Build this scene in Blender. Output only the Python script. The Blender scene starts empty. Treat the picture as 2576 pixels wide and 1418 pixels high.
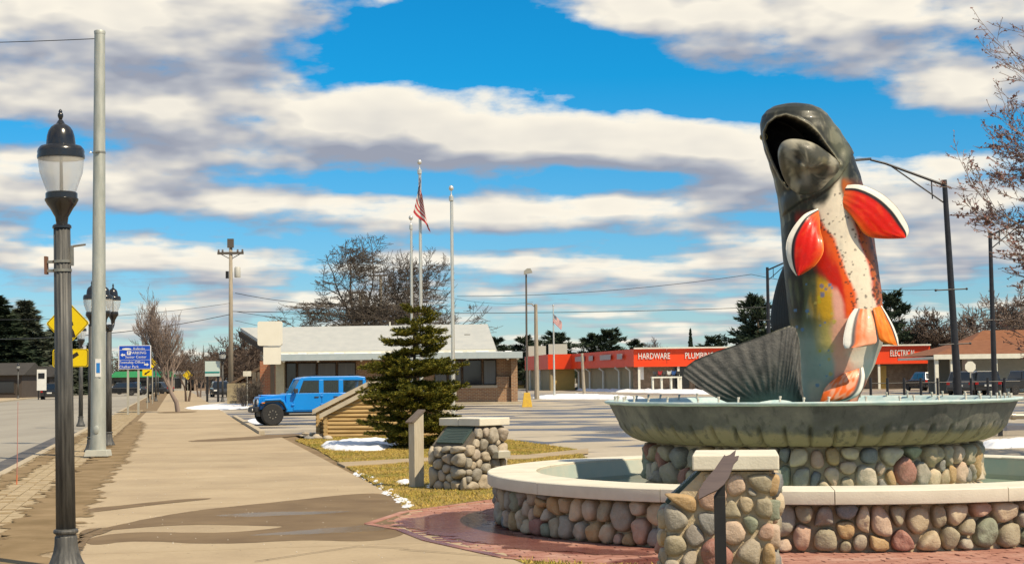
import bpy, math, random
from mathutils import Vector, Matrix, noise as mnoise
R = math.radians
sc = bpy.context.scene
col = sc.collection
random.seed(7)
# ------------------------------------------------------------------ camera
F = 4000.0; CX, CY = 1288.0, 709.0           # focal length and centre in photo units (2576 wide)
EYE = Vector((0, 0, 1.65)); PITCH = math.atan((950 - CY) / F); ROLL = 0.012
r0 = Vector((1, 0, 0)); f0 = Vector((0, math.cos(PITCH), math.sin(PITCH))); u0 = Vector((0, -math.sin(PITCH), math.cos(PITCH)))
rr = r0 * math.cos(ROLL) - u0 * math.sin(ROLL); uu = r0 * math.sin(ROLL) + u0 * math.cos(ROLL)
cd = bpy.data.cameras.new('camera'); cam = bpy.data.objects.new('camera', cd); col.objects.link(cam)
cd.sensor_width = 36; cd.lens = 36 * F / 2576; cd.clip_end = 4000; cd.clip_start = .1
cam.matrix_world = Matrix(((rr.x, uu.x, -f0.x, EYE.x), (rr.y, uu.y, -f0.y, EYE.y), (rr.z, uu.z, -f0.z, EYE.z), (0, 0, 0, 1)))
sc.camera = cam
def ray(px, py): return f0 * F + rr * (px - CX) + uu * (CY - py)
def G(px, py, z=0.0):                        # where a photo point meets the level z
    d = ray(px, py); return EYE + d * ((z - EYE.z) / d.z)
def P(px, py, y):                            # a photo point at distance y
    d = ray(px, py); return EYE + d * (y / d.y)
def GD(px, y, z=0.0):                        # ground point on photo column px at distance y
    k = y / F; return Vector(((px - CX) * k * 1.0, y, z))
# ------------------------------------------------------------------ sun, sky
SUN_AZ, SUN_EL = R(46), R(51)                # sun behind the viewer's right shoulder
to_sun = Vector((math.sin(SUN_AZ) * math.cos(SUN_EL), -math.cos(SUN_AZ) * math.cos(SUN_EL), math.sin(SUN_EL)))
sl = bpy.data.lights.new('sun', 'SUN'); sl.energy = 5.0; sl.angle = R(.5); sl.color = (1, .85, .62)
so = bpy.data.objects.new('sun', sl); col.objects.link(so)
so.rotation_euler = to_sun.to_track_quat('Z', 'Y').to_euler(); so.location = (20, -20, 30)
sc.view_settings.view_transform = 'Standard'; sc.view_settings.look = 'None'
sc.view_settings.exposure = 0.2; sc.view_settings.gamma = 1; sc.view_settings.use_curve_mapping = False
W = bpy.data.worlds.new('World'); sc.world = W; W.use_nodes = True
class NT:
    def __init__(s, nt): s.nt = nt; s.n = nt.nodes; s.l = nt.links
    def put(s, sock, v):
        if v is None: return
        if hasattr(v, 'is_output'): s.l.new(v, sock)
        else: sock.default_value = v
    def m(s, op, a, b=None, c=None, clamp=False):
        n = s.n.new('ShaderNodeMath'); n.operation = op; n.use_clamp = clamp
        for i, v in enumerate((a, b, c)): s.put(n.inputs[i], v)
        return n.outputs[0]
    def xyz(s, x, y, z):
        n = s.n.new('ShaderNodeCombineXYZ')
        for i, v in enumerate((x, y, z)): s.put(n.inputs[i], v)
        return n.outputs[0]
    def noise(s, vec, scale, detail=6, rough=.55, dist=0, out=0):
        n = s.n.new('ShaderNodeTexNoise'); s.put(n.inputs['Vector'], vec); n.inputs['Scale'].default_value = scale
        n.inputs['Detail'].default_value = detail; n.inputs['Roughness'].default_value = rough; n.inputs['Distortion'].default_value = dist
        return n.outputs[out]
    def ramp(s, fac, stops, interp='LINEAR'):
        n = s.n.new('ShaderNodeValToRGB'); n.color_ramp.interpolation = interp; e = n.color_ramp.elements
        while len(e) < len(stops): e.new(.5)
        for el, (p, c) in zip(e, stops):
            el.position = p; el.color = (c, c, c, 1) if isinstance(c, (int, float)) else (*c[:3], 1)
        s.put(n.inputs[0], fac); return n.outputs[0]
    def mix(s, fac, a, b, mode='MIX'):
        n = s.n.new('ShaderNodeMix'); n.data_type = 'RGBA'; n.blend_type = mode
        s.put(n.inputs[0], fac)
        for i, v in ((6, a), (7, b)): s.put(n.inputs[i], (*v, 1) if isinstance(v, tuple) and len(v) == 3 else v)
        return n.outputs[2]
    def sep(s, v):
        n = s.n.new('ShaderNodeSeparateXYZ'); s.put(n.inputs[0], v); return n.outputs
wn = NT(W.node_tree); wn.n.clear()
sky = wn.n.new('ShaderNodeTexSky'); sky.sky_type = 'NISHITA'; sky.sun_disc = False
sky.sun_elevation = SUN_EL; sky.sun_rotation = math.pi - SUN_AZ; sky.air_density = 1.0; sky.dust_density = .2; sky.ozone_density = 3.0
tc = wn.n.new('ShaderNodeTexCoord'); X, Y, Z = wn.sep(tc.outputs['Generated'])
az = wn.m('ARCTAN2', X, Y); el0 = wn.m('ARCSINE', Z)
def pxa(px, py):
    d = ray(px, py).normalized(); return math.atan2(d.x, d.y), math.asin(d.z)
BLOBS = [(250, 30, 520, 75, .20), (100, 235, 330, 90, .16), (470, 215, 260, 75, .15), (60, 110, 400, 40, .06), (130, 345, 200, 28, -.20), (430, 375, 150, 60, .17), (900, 300, 240, 75, .22), (1150, 370, 330, 60, .12), (1480, 330, 330, 70, .20), (1780, 360, 200, 50, .10), (100, 480, 360, 80, .06),
         (2000, 25, 620, 70, .24), (2050, 130, 360, 60, .13), (2420, 200, 220, 70, .10), (1900, 455, 120, 50, .22), (2330, 480, 260, 60, .15), (760, 530, 480, 40, .10), (1400, 530, 300, 36, .12), (1300, 660, 240, 30, .14), (330, 610, 300, 36, .08), (2050, 620, 300, 40, .10),
         (1150, 100, 300, 110, -.34), (1450, 170, 200, 70, -.2), (1800, 250, 330, 60, -.32), (2300, 330, 280, 70, -.24), (880, 458, 230, 26, -.24), (600, 300, 120, 20, -.14), (1620, 450, 260, 26, -.12), (1330, 608, 320, 24, -.14), (250, 560, 300, 18, -.08), (700, 740, 1400, 50, .03), (1900, 720, 900, 50, .04)]
def noise_part(el, det):
    z = wn.m('ADD', wn.m('MAXIMUM', wn.m('SINE', el), 0.0), .055)
    c = wn.m('COSINE', el); iz = wn.m('DIVIDE', c, z)
    u = wn.m('MULTIPLY', wn.m('SINE', az), iz); v = wn.m('MULTIPLY', wn.m('COSINE', az), iz)
    a = wn.noise(wn.xyz(u, wn.m('MULTIPLY', v, 1.15), 3.7), .85, 8 if det else 3, .56, .25)
    b = wn.noise(wn.xyz(az, wn.m('MULTIPLY', el, 2.3), 9.1), 20, 8 if det else 2.5, .54)      # billows along the edges
    return wn.m('ADD', wn.m('MULTIPLY', a, .66), wn.m('MULTIPLY', b, .54))
def layout(el):
    t = 0.0
    for cx, cy, rx, ry, amp in BLOBS:
        a0, e0 = pxa(cx, cy)
        dx = wn.m('MULTIPLY', wn.m('SUBTRACT', az, a0), F / rx); dy = wn.m('MULTIPLY', wn.m('SUBTRACT', el, e0), F / ry)
        q = wn.m('ADD', wn.m('MULTIPLY', dx, dx), wn.m('MULTIPLY', dy, dy))
        t = wn.m('MULTIPLY_ADD', wn.m('EXPONENT', wn.m('MULTIPLY', q, -1.0)), amp, t)
    return t
el1 = wn.m('ADD', el0, wn.m('MULTIPLY_ADD', wn.m('MAXIMUM', el0, 0.0), .12, .004))
L0, L1 = layout(el0), layout(el1)
d0 = wn.m('ADD', noise_part(el0, True), L0); s0_ = wn.m('ADD', noise_part(el0, False), L0); s1_ = wn.m('ADD', noise_part(el1, False), L1)
cover = wn.ramp(d0, [(.55, 0), (.60, .40), (.655, .85), (.71, 1)])
grad = wn.m('MULTIPLY_ADD', wn.m('ADD', wn.m('SUBTRACT', s0_, s1_), wn.m('MULTIPLY', wn.m('SUBTRACT', d0, s0_), .22)), 3.4, .46, clamp=True)          # open sky just above = sunlit crown
thick = wn.m('MULTIPLY', wn.m('SUBTRACT', s0_, .68, clamp=True), 1.0)
lit = wn.m('SUBTRACT', grad, thick, clamp=True)
ccol = wn.ramp(lit, [(0, (.29, .315, .385)), (.3, (.42, .435, .475)), (.58, (.61, .59, .555)), (1, (.88, .82, .70))])
tint = wn.ramp(wn.m('MULTIPLY', el0, 4.0), [(0, (.72, .83, .93)), (.25, (.42, .76, 1.0)), (.75, (.05, .77, 1.10)), (1, (.04, .76, 1.10))])
blue = wn.mix(1.0, sky.outputs[0], tint, 'MULTIPLY')
bg1 = wn.n.new('ShaderNodeBackground'); wn.l.new(blue, bg1.inputs[0]); bg1.inputs[1].default_value = .10
bg2 = wn.n.new('ShaderNodeBackground'); wn.l.new(ccol, bg2.inputs[0]); bg2.inputs[1].default_value = 1.0
mx = wn.n.new('ShaderNodeMixShader'); wn.l.new(cover, mx.inputs[0]); wn.l.new(bg1.outputs[0], mx.inputs[1]); wn.l.new(bg2.outputs[0], mx.inputs[2])
wo = wn.n.new('ShaderNodeOutputWorld'); wn.l.new(mx.outputs[0], wo.inputs[0])
# ------------------------------------------------------------------ materials
MATS = {}
def mat(name, c, c2=None, rough=.7, metal=0, scale=6, bump=0, bscale=None, attr=None, detail=5, stretch=None, spec=.4, ramp=(.35, .65), coat=0):
    if name in MATS: return MATS[name]
    m = bpy.data.materials.new(name); m.use_nodes = True; MATS[name] = m
    n = NT(m.node_tree); b = m.node_tree.nodes['Principled BSDF']
    t = n.n.new('ShaderNodeTexCoord').outputs['Object']
    if stretch:
        mp = n.n.new('ShaderNodeMapping'); n.l.new(t, mp.inputs[0]); mp.inputs['Scale'].default_value = stretch; t = mp.outputs[0]
    base = None
    if attr:
        a = n.n.new('ShaderNodeVertexColor'); a.layer_name = attr; base = a.outputs[0]
    if c2 is not None or attr:
        k = n.ramp(n.noise(t, scale, detail, .6), [(ramp[0], 0), (ramp[1], 1)])
        if attr: out = n.mix(n.m('MULTIPLY', k, .25), base, c2 or c)
        else: out = n.mix(k, c, c2)
        n.l.new(out, b.inputs['Base Color'])
    else: b.inputs['Base Color'].default_value = (*c, 1)
    b.inputs['Roughness'].default_value = rough; b.inputs['Metallic'].default_value = metal
    b.inputs['Specular IOR Level'].default_value = spec; b.inputs['Coat Weight'].default_value = coat
    if bump:
        bn = n.n.new('ShaderNodeBump'); bn.inputs['Strength'].default_value = bump; bn.inputs['Distance'].default_value = .02
        n.l.new(n.noise(t, bscale or scale * 4, 5, .6), bn.inputs['Height']); n.l.new(bn.outputs[0], b.inputs['Normal'])
    return m
# ------------------------------------------------------------------ mesh helpers
class MB:
    def __init__(s): s.v = []; s.f = []; s.c = []
    def add(s, vs, fs):
        o = len(s.v); s.v += [Vector(v) for v in vs]; s.f += [tuple(i + o for i in f) for f in fs]; return s
    def box(s, c, size, rz=0, M=None):
        hx, hy, hz = size[0] / 2, size[1] / 2, size[2] / 2
        vs = [Vector((x, y, z)) for z in (-hz, hz) for y in (-hy, hy) for x in (-hx, hx)]
        if M is not None: vs = [M @ v for v in vs]
        elif rz: q = Matrix.Rotation(rz, 3, 'Z'); vs = [q @ v for v in vs]
        c = Vector(c)
        return s.add([v + c for v in vs], [(0, 2, 3, 1), (4, 5, 7, 6), (0, 1, 5, 4), (2, 6, 7, 3), (0, 4, 6, 2), (1, 3, 7, 5)])
    def bbox(s, x0, x1, y0, y1, z0, z1): return s.box(((x0 + x1) / 2, (y0 + y1) / 2, (z0 + z1) / 2), (x1 - x0, y1 - y0, z1 - z0))
    def tube(s, pts, rads, n=8, cap=True):
        pts = [Vector(p) for p in pts]
        if isinstance(rads, (int, float)): rads = [rads] * len(pts)
        t0 = (pts[1] - pts[0]).normalized(); up = Vector((0, 0, 1)) if abs(t0.z) < .9 else Vector((1, 0, 0))
        a = t0.cross(up).normalized(); vs = []; fs = []
        for i, p in enumerate(pts):
            t = (pts[min(i + 1, len(pts) - 1)] - pts[max(i - 1, 0)]).normalized()
            a = (a - t * a.dot(t)); a = a.normalized() if a.length > 1e-6 else t.orthogonal().normalized(); b = t.cross(a)
            for k in range(n):
                q = 2 * math.pi * k / n; vs.append(p + (a * math.cos(q) + b * math.sin(q)) * rads[i])
        for i in range(len(pts) - 1):
            for k in range(n):
                k2 = (k + 1) % n; fs.append((i * n + k, i * n + k2, (i + 1) * n + k2, (i + 1) * n + k))
        if cap: fs += [tuple(range(n - 1, -1, -1)), tuple((len(pts) - 1) * n + k for k in range(n))]
        return s.add(vs, fs)
    def lathe(s, prof, n=24, c=(0, 0, 0), flute=None, cap=True):
        vs = []; fs = []; c = Vector(c)
        for r, z in prof:
            for k in range(n):
                q = 2 * math.pi * k / n; rr_ = r * (flute(q, z) if flute else 1)
                vs.append(c + Vector((math.cos(q) * rr_, math.sin(q) * rr_, z)))
        for i in range(len(prof) - 1):
            for k in range(n):
                k2 = (k + 1) % n; fs.append((i * n + k, i * n + k2, (i + 1) * n + k2, (i + 1) * n + k))
        if cap: fs += [tuple(range(n - 1, -1, -1)), tuple((len(prof) - 1) * n + k for k in range(n))]
        return s.add(vs, fs)
    def prism(s, poly, d, M=None):           # poly of 3D points, swept by vector d
        poly = [Vector(p) for p in poly]; d = Vector(d); n = len(poly)
        return s.add(poly + [p + d for p in poly], [tuple(range(n - 1, -1, -1)), tuple(range(n, 2 * n))] + [(i, (i + 1) % n, n + (i + 1) % n, n + i) for i in range(n)])
    def sphere(s, c, r, n=10, m=7, sq=(1, 1, 1)):
        c = Vector(c); vs = [c + Vector((0, 0, r * sq[2]))]; fs = []
        for i in range(1, m):
            for k in range(n):
                a = math.pi * i / m; q = 2 * math.pi * k / n
                vs.append(c + Vector((r * sq[0] * math.sin(a) * math.cos(q), r * sq[1] * math.sin(a) * math.sin(q), r * sq[2] * math.cos(a))))
        vs.append(c - Vector((0, 0, r * sq[2])))
        for k in range(n): fs.append((0, 1 + k, 1 + (k + 1) % n)); fs.append((len(vs) - 1, len(vs) - 2 - k, len(vs) - 2 - (k + 1) % n))
        for i in range(m - 2):
            for k in range(n):
                k2 = (k + 1) % n; fs.append((1 + i * n + k, 1 + (i + 1) * n + k, 1 + (i + 1) * n + k2, 1 + i * n + k2))
        return s.add(vs, fs)
    def mesh(s, name, m=None, smooth=False, origin=None):
        me = bpy.data.meshes.new(name); o = Vector(origin) if origin is not None else Vector()
        me.from_pydata([v - o for v in s.v], [], s.f)
        if s.c:
            ca = me.color_attributes.new('Col', 'FLOAT_COLOR', 'POINT'); flat = []
            for c in s.c: flat += [c[0], c[1], c[2], 1]
            ca.data.foreach_set('color', flat)
        if m: me.materials.append(m)
        if smooth: me.polygons.foreach_set('use_smooth', [True] * len(me.polygons))
        me.update(); return me
    def build(s, name, m, parent=None, smooth=False, origin=None, bevel=0, sharp=None):
        o = bpy.data.objects.new(name, s.mesh(name, m, smooth, origin)); col.objects.link(o)
        if parent is not None: o.parent = parent
        elif origin is not None: o.location = origin
        if bevel:
            b = o.modifiers.new('bevel', 'BEVEL'); b.width = bevel; b.segments = 2; b.limit_method = 'ANGLE'; b.angle_limit = R(40)
        if smooth and sharp:
            md = o.modifiers.new('edge', 'EDGE_SPLIT'); md.split_angle = R(sharp)
        return o
def link_mesh(name, me, parent=None, loc=None, rz=0):
    o = bpy.data.objects.new(name, me); col.objects.link(o); o.parent = parent
    if loc is not None: o.location = loc
    o.rotation_euler.z = rz; return o
def tag(o, label=None, cat=None, group=None, kind=None):
    if label: o['label'] = label
    if cat: o['category'] = cat
    if group: o['group'] = group
    if kind: o['kind'] = kind
    return o
def thing(name, label, cat, loc=(0, 0, 0), rz=0, group=None):
    o = bpy.data.objects.new(name, None); col.objects.link(o); o.location = loc; o.rotation_euler.z = rz
    o.empty_display_size = .2; return tag(o, label, cat, group)
def dup(root, loc, rz=None, label=None, scale=None):
    c = root.copy(); col.objects.link(c); c.location = loc
    if rz is not None: c.rotation_euler.z = rz
    if scale: c.scale = (scale,) * 3
    if label: c['label'] = label
    for ch in [o for o in root.children]:
        d = ch.copy(); col.objects.link(d); d.parent = c
        for g in [o for o in ch.children]:
            e = g.copy(); col.objects.link(e); e.parent = d
    return c
def text_mb(txt, size, M, depth=.01, mb=None, xs=1.0):
    cu = bpy.data.curves.new('t', 'FONT'); cu.body = txt; cu.size = size; cu.align_x = 'CENTER'; cu.align_y = 'CENTER'; cu.extrude = depth / 2
    cu.resolution_u = 2
    ob = bpy.data.objects.new('t', cu); col.objects.link(ob)
    dg = bpy.context.evaluated_depsgraph_get(); me = bpy.data.meshes.new_from_object(ob.evaluated_get(dg))
    mb = mb or MB(); S = Matrix.Diagonal((xs, 1, 1, 1))
    mb.add([M @ (S @ v.co) for v in me.vertices], [tuple(p.vertices) for p in me.polygons])
    bpy.data.objects.remove(ob); bpy.data.curves.remove(cu); bpy.data.meshes.remove(me); return mb
FACE = Matrix.Rotation(R(90), 4, 'X')         # text plane XY -> XZ, facing -Y
def chaikin(p, it=2):
    for _ in range(it):
        q = []
        for i in range(len(p)):
            a, b = p[i], p[(i + 1) % len(p)]; q += [a * .75 + b * .25, a * .25 + b * .75]
        p = q
    return p
def sheet(name, pts, z, m, smooth_it=0, kind='structure', thick=0, label=None):
    pts = [Vector((p[0], p[1], 0)) for p in pts]
    if smooth_it: pts = chaikin(pts, smooth_it)
    mb = MB()
    if thick: mb.prism([Vector((p.x, p.y, z - thick)) for p in pts], (0, 0, thick))
    else: mb.add([Vector((p.x, p.y, z)) for p in pts], [tuple(range(len(pts)))])
    o = mb.build(name, m); tag(o, kind=kind, label=label)
    # normals up
    import bmesh
    bm = bmesh.new(); bm.from_mesh(o.data); bmesh.ops.recalc_face_normals(bm, faces=bm.faces)
    if not thick:
        for f in bm.faces:
            if f.normal.z < 0: f.normal_flip()
    bmesh.ops.triangulate(bm, faces=[f for f in bm.faces if len(f.verts) > 4]); bm.to_mesh(o.data); bm.free(); return o
def GP(*pp, z=0): return [G(x, y, z) for x, y in pp]
# ------------------------------------------------------------------ ground, road, pavements
AX = Vector((.978, .2074, 0)); BX = Vector((-.2074, .978, 0))       # across / along the street
def RF(a, b, z=0.0): return AX * a + BX * b + Vector((0, 0, z))
def ground_mat(name, cols, scale, wet=None, rough=.85, bump=.3, bscale=60, speck=0, stretch=(1, 1, 1)):
    m = bpy.data.materials.new(name); m.use_nodes = True; MATS[name] = m
    n = NT(m.node_tree); b = m.node_tree.nodes['Principled BSDF']
    g = n.n.new('ShaderNodeNewGeometry').outputs['Position']
    mp = n.n.new('ShaderNodeMapping'); n.l.new(g, mp.inputs[0]); mp.inputs['Scale'].default_value = stretch; t = mp.outputs[0]
    k = n.noise(t, scale, 7, .62); c = n.ramp(k, [(.3, cols[0]), (.5, cols[1]), (.7, cols[2])])
    k2 = n.noise(g, scale * 23, 4, .7); c = n.mix(n.ramp(k2, [(.35, .0), (.75, .22)]), c, tuple(v * .55 for v in cols[0]))
    oi = n.n.new('ShaderNodeObjectInfo'); c = n.mix(1.0, c, n.ramp(oi.outputs['Random'], [(0, .93), (1, 1.05)]), 'MULTIPLY')
    rv = rough
    if wet:
        wn_ = n.noise(t, wet['scale'], 4, .5, .4); wk = n.ramp(wn_, [(wet['at'], 0), (wet['at'] + .035, 1)])
        c = n.mix(wk, c, n.mix(k, wet['c'], tuple(v * .7 for v in wet['c'])))
        rv = n.m('MULTIPLY_ADD', wk, wet['rough'] - rough, rough)
    if speck: c = n.mix(n.ramp(n.noise(g, 9, 2, .5), [(.70, 0), (.74, speck)]), c, tuple(v * .35 for v in cols[0]))
    n.l.new(c, b.inputs['Base Color']); n.put(b.inputs['Roughness'], rv); b.inputs['Specular IOR Level'].default_value = .35
    bn = n.n.new('ShaderNodeBump'); bn.inputs['Strength'].default_value = bump; bn.inputs['Distance'].default_value = .01
    n.l.new(n.noise(g, bscale, 4, .65), bn.inputs['Height']); n.l.new(bn.outputs[0], b.inputs['Normal'])
    return m
M_concrete = ground_mat('concrete', [(.335, .257, .163), (.405, .315, .20), (.455, .36, .233)], .7, rough=.9, speck=.5, bump=.22)
M_lot = ground_mat('lot_paving', [(.30, .255, .19), (.40, .345, .26), (.46, .40, .31)], .22, wet=dict(scale=.30, at=.515, c=(.095, .08, .075), rough=.35), rough=.9, stretch=(.55, 1, 1))
M_road = ground_mat('road_asphalt', [(.25, .225, .18), (.33, .30, .245), (.40, .37, .30)], .16, rough=.8, stretch=(1.4, .12, 1), bump=.15)
M_land = ground_mat('far_ground', [(.13, .11, .06), (.17, .14, .075), (.21, .17, .10)], .05)
M_kerb = ground_mat('kerb_concrete', [(.36, .30, .21), (.43, .36, .25), (.48, .40, .29)], 1.5, rough=.9)
M_soil = ground_mat('dirt', [(.15, .10, .05), (.21, .145, .075), (.29, .21, .12)], 1.6, rough=.95, bump=.6, bscale=30, speck=.4)
M_damp = ground_mat('damp_concrete', [(.15, .10, .052), (.185, .125, .066), (.225, .155, .085)], 1.2, rough=.62, bump=.12)
M_turf = ground_mat('winter_turf', [(.17, .125, .03), (.27, .19, .05), (.36, .26, .08)], 2.5, rough=1, bump=.8, bscale=50)
M_grit = ground_mat('gutter_grit', [(.06, .055, .05), (.10, .09, .08), (.17, .15, .13)], 1.6, rough=.6, bump=.6)
g = MB(); g.add([(-2500, -60, -.16), (2500, -60, -.16), (2500, 3500, -.16), (-2500, 3500, -.16)], [(0, 1, 2, 3)]); tag(g.build('ground', M_land), kind='structure')
def strip(name, a0, a1, b0, b1, z, m, thick=0): return sheet(name, [RF(a0, b0), RF(a1, b0), RF(a1, b1), RF(a0, b1)], z, m, thick=thick)
strip('road', -16.6, -3.2, -20, 900, -.12, M_road)
strip('gutter', -3.9, -3.23, 5, 60, -.114, M_grit)
strip('kerb_right', -3.24, -3.07, 2, 420, .004, M_kerb, .16)
strip('kerb_left', -16.9, -16.6, 20, 500, .0, M_kerb, .16)
strip('pavement_left', -26, -16.9, 20, 500, -.006, M_concrete)
lot = [RF(2.5, 49), RF(2.5, 420), Vector((190, 420, 0)), Vector((190, 4, 0)), Vector((7.5, 4, 0)), Vector((7.5, 20, 0)), Vector((1.6, 24, 0)), Vector((0, 34, 0)), Vector((-2, 47, 0))]
sheet('parking_lot', lot, -.03, M_lot)
pl = strip('pavement', -3.07, 3.5, 2, 50, -.012, M_soil); strip('pavement_bed', -3.07, 2.55, 50, 420, -.012, M_soil)
# slabs of the pavement: each a piece with its own joint
rs = random.Random(3)
cols_a = [(-1.6, 3.05)]
for i in range(30):
    b0 = 4 + i * 3.0
    for a0, a1 in cols_a:
        mb = MB(); e = .010; dz = 0; a1 = 2.55 if b0 > 48 else a1
        pts = [RF(a0 + e, b0 + e), RF(a1 - e, b0 + e), RF(a1 - e, b0 + 3.0 - e), RF(a0 + e, b0 + 3.0 - e)]
        o = RF((a0 + a1) / 2, b0 + 1.02)
        mb.prism([p + Vector((0, 0, -.05)) for p in pts], (0, 0, .052 + dz)); mb.build('slab', M_concrete, pl)
strip('pavement_far', -1.05, 2.55, 94.3, 420, -.004, M_concrete)
# band of pale pavers behind the kerb
M_paver2 = ground_mat('pale_pavers', [(.33, .25, .15), (.42, .33, .20), (.5, .4, .26)], 5, rough=.9)
mb = MB(); rs = random.Random(5)
for i in range(430):
    b0 = 9 + i * .205
    for k in range(7):
        a0 = -3.05 + k * .2
        if a0 > -1.85: continue
        if rs.random() < .16 or (b0 > 40 and rs.random() < .2): continue
        dz = rs.uniform(-.004, .004); mb.prism([RF(a0 + .006, b0 + .008, -.03), RF(a0 + .192, b0 + .008, -.03), RF(a0 + .192, b0 + .197, -.03), RF(a0 + .006, b0 + .197, -.03)], (0, 0, .032 + dz))
o = mb.build('paver_band', M_paver2); tag(o, 'pale brick paver band along the kerb', kind='stuff')
# parking kerb beside the pavement, beyond the drive
strip('parking_kerb', 2.56, 2.74, 50.5, 74, .09, M_kerb, .2)
# ---- red brick plaza round the fountain
FC = Vector((3.40, 18.35, 0)); RW = 3.55
plaza_poly = [(-1.33, 19.9), (-1.64, 18.31), (-1.23, 17.6), (-.86, 16.4), (-.05, 14.75), (.55, 14.2), (1.9, 13.75), (2.6, 12.2), (3.2, 9.5), (12, 9.5), (12, 24), (7.5, 24.5), (4.5, 24.4), (1.6, 23.6), (-.1, 22.0)]
def inside(p, poly):
    c = False; n = len(poly)
    for i in range(n):
        x1, y1 = poly[i][0], poly[i][1]; x2, y2 = poly[(i + 1) % n][0], poly[(i + 1) % n][1]
        if (y1 > p[1]) != (y2 > p[1]) and p[0] < (x2 - x1) * (p[1] - y1) / (y2 - y1) + x1: c = not c
    return c
def edge_d(p):
    best = 9
    for i in range(len(plaza_poly)):
        a, b = Vector((*plaza_poly[i], 0)), Vector((*plaza_poly[(i + 1) % len(plaza_poly)], 0)); ab = b - a; t_ = max(0, min(1, (p - a).dot(ab) / ab.length_squared)); best = min(best, (p - a - ab * t_).length)
    return best
M_pav = ground_mat('red_pavers', [(.31, .135, .10), (.42, .21, .155), (.52, .325, .255)], 2.2, wet=dict(scale=.42, at=.53, c=(.22, .075, .06), rough=.22), rough=.75, bump=.25)
M_bed = ground_mat('paver_bed', [(.28, .20, .14), (.33, .24, .17), (.38, .28, .20)], 4)
sheet('plaza', [Vector((x, y, 0)) for x, y in plaza_poly], -.008, M_bed)
mb = MB(); rs = random.Random(11)
for j in range(-10, 150):
    for i in range(-20, 75):
        a = -2.0 + i * .205 + (.1 if j % 2 else 0); b = 9.0 + j * .104
        c = RF(a, b)
        d = (c - FC).length
        if d < RW - .1 or d > 7.5 or c.y > 22.5: continue
        if not inside(c, plaza_poly) or (c.x < 1.0 and edge_d(c) < .09): continue
        dz = rs.uniform(-.004, .004); tx = rs.uniform(-.004, .004)
        q = [RF(a - .098, b - .048, -.01), RF(a + .098, b - .048, -.01), RF(a + .098, b + .048, -.01), RF(a - .098, b + .048, -.01)]
        mb.add(q + [p + Vector((0, 0, .016 + dz + (tx if k in (0, 3) else -tx))) for k, p in enumerate(q)], [(4, 5, 6, 7), (0, 1, 5, 4), (1, 2, 6, 5), (2, 3, 7, 6), (3, 0, 4, 7)])
tag(mb.build('paver_field', M_pav), 'red brick pavers laid round the fountain', kind='stuff')
ed_ = [Vector((x, y, 0)) for x, y in ((-.1, 22.0), (-.75, 20.9), (-1.33, 19.9), (-1.64, 18.31), (-1.23, 17.6), (-.86, 16.4), (-.05, 14.75), (.55, 14.2), (1.9, 13.75))]
for a_, b_ in zip(ed_, ed_[1:]):
    n_ = max(1, int((b_ - a_).length / .21)); d_ = (b_ - a_) / n_; w_ = Vector((-d_.y, d_.x, 0)).normalized() * .10
    for i in range(n_):
        p_ = a_ + d_ * i + d_ * .02; q_ = a_ + d_ * (i + 1) - d_ * .02; mb = MB(); mb.prism([p_ - w_ * .9 + Vector((0, 0, -.03)), q_ - w_ * .9 + Vector((0, 0, -.03)), q_ + w_ * .1 + Vector((0, 0, -.03)), p_ + w_ * .1 + Vector((0, 0, -.03))], (0, 0, .042)); mb.build('edging_brick', M_pav, bpy.data.objects['plaza'])
# ---- turf
turf_poly = [Vector((p.x, p.y, 0)) for p in GP((742, 1107), (800, 1131), (850, 1161), (900, 1191), (985, 1246), (1033, 1284))] + [Vector((-1.3, 20.1, 0)), Vector((-.15, 22.0, 0)), Vector((1.2, 23.7, 0)), Vector((1.5, 29, 0)), Vector((1.4, 36.5, 0)), Vector((.4, 40.5, 0)), Vector((-1.2, 46, 0)), Vector((-5.6, 46.5, 0))]
tb = sheet('lawn', turf_poly, .012, M_turf, thick=.05)
front_turf = [(-.02, 14.72), (.55, 14.15), (1.9, 13.7), (2.5, 12.2), (3.0, 9.5), (1.0, 9.5), (.2, 13.2)]
front_turf = [(-.02, 14.62), (.6, 14.1), (1.35, 13.95), (1.9, 13.65), (2.55, 12.1), (2.9, 9.5), (1.2, 9.5), (.45, 13.0)]
sheet('lawn_front', [Vector((x, y, 0)) for x, y in front_turf], .008, M_turf, thick=.04)
back_turf = [Vector((x, y, 0)) for x, y in ((4.2, 24.7), (7.5, 24.8), (15, 22), (24, 22), (24, 30.5), (12, 31.5), (4.5, 31))]
sheet('lawn_back', back_turf, .0, M_turf, thick=.05)
path_poly = GP((848, 1166), (1096, 1152), (1330, 1146), (1480, 1130), (1480, 1139), (1330, 1156), (1096, 1160), (868, 1175))
sheet('garden_path', path_poly, .030, M_concrete, thick=.04)
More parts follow.
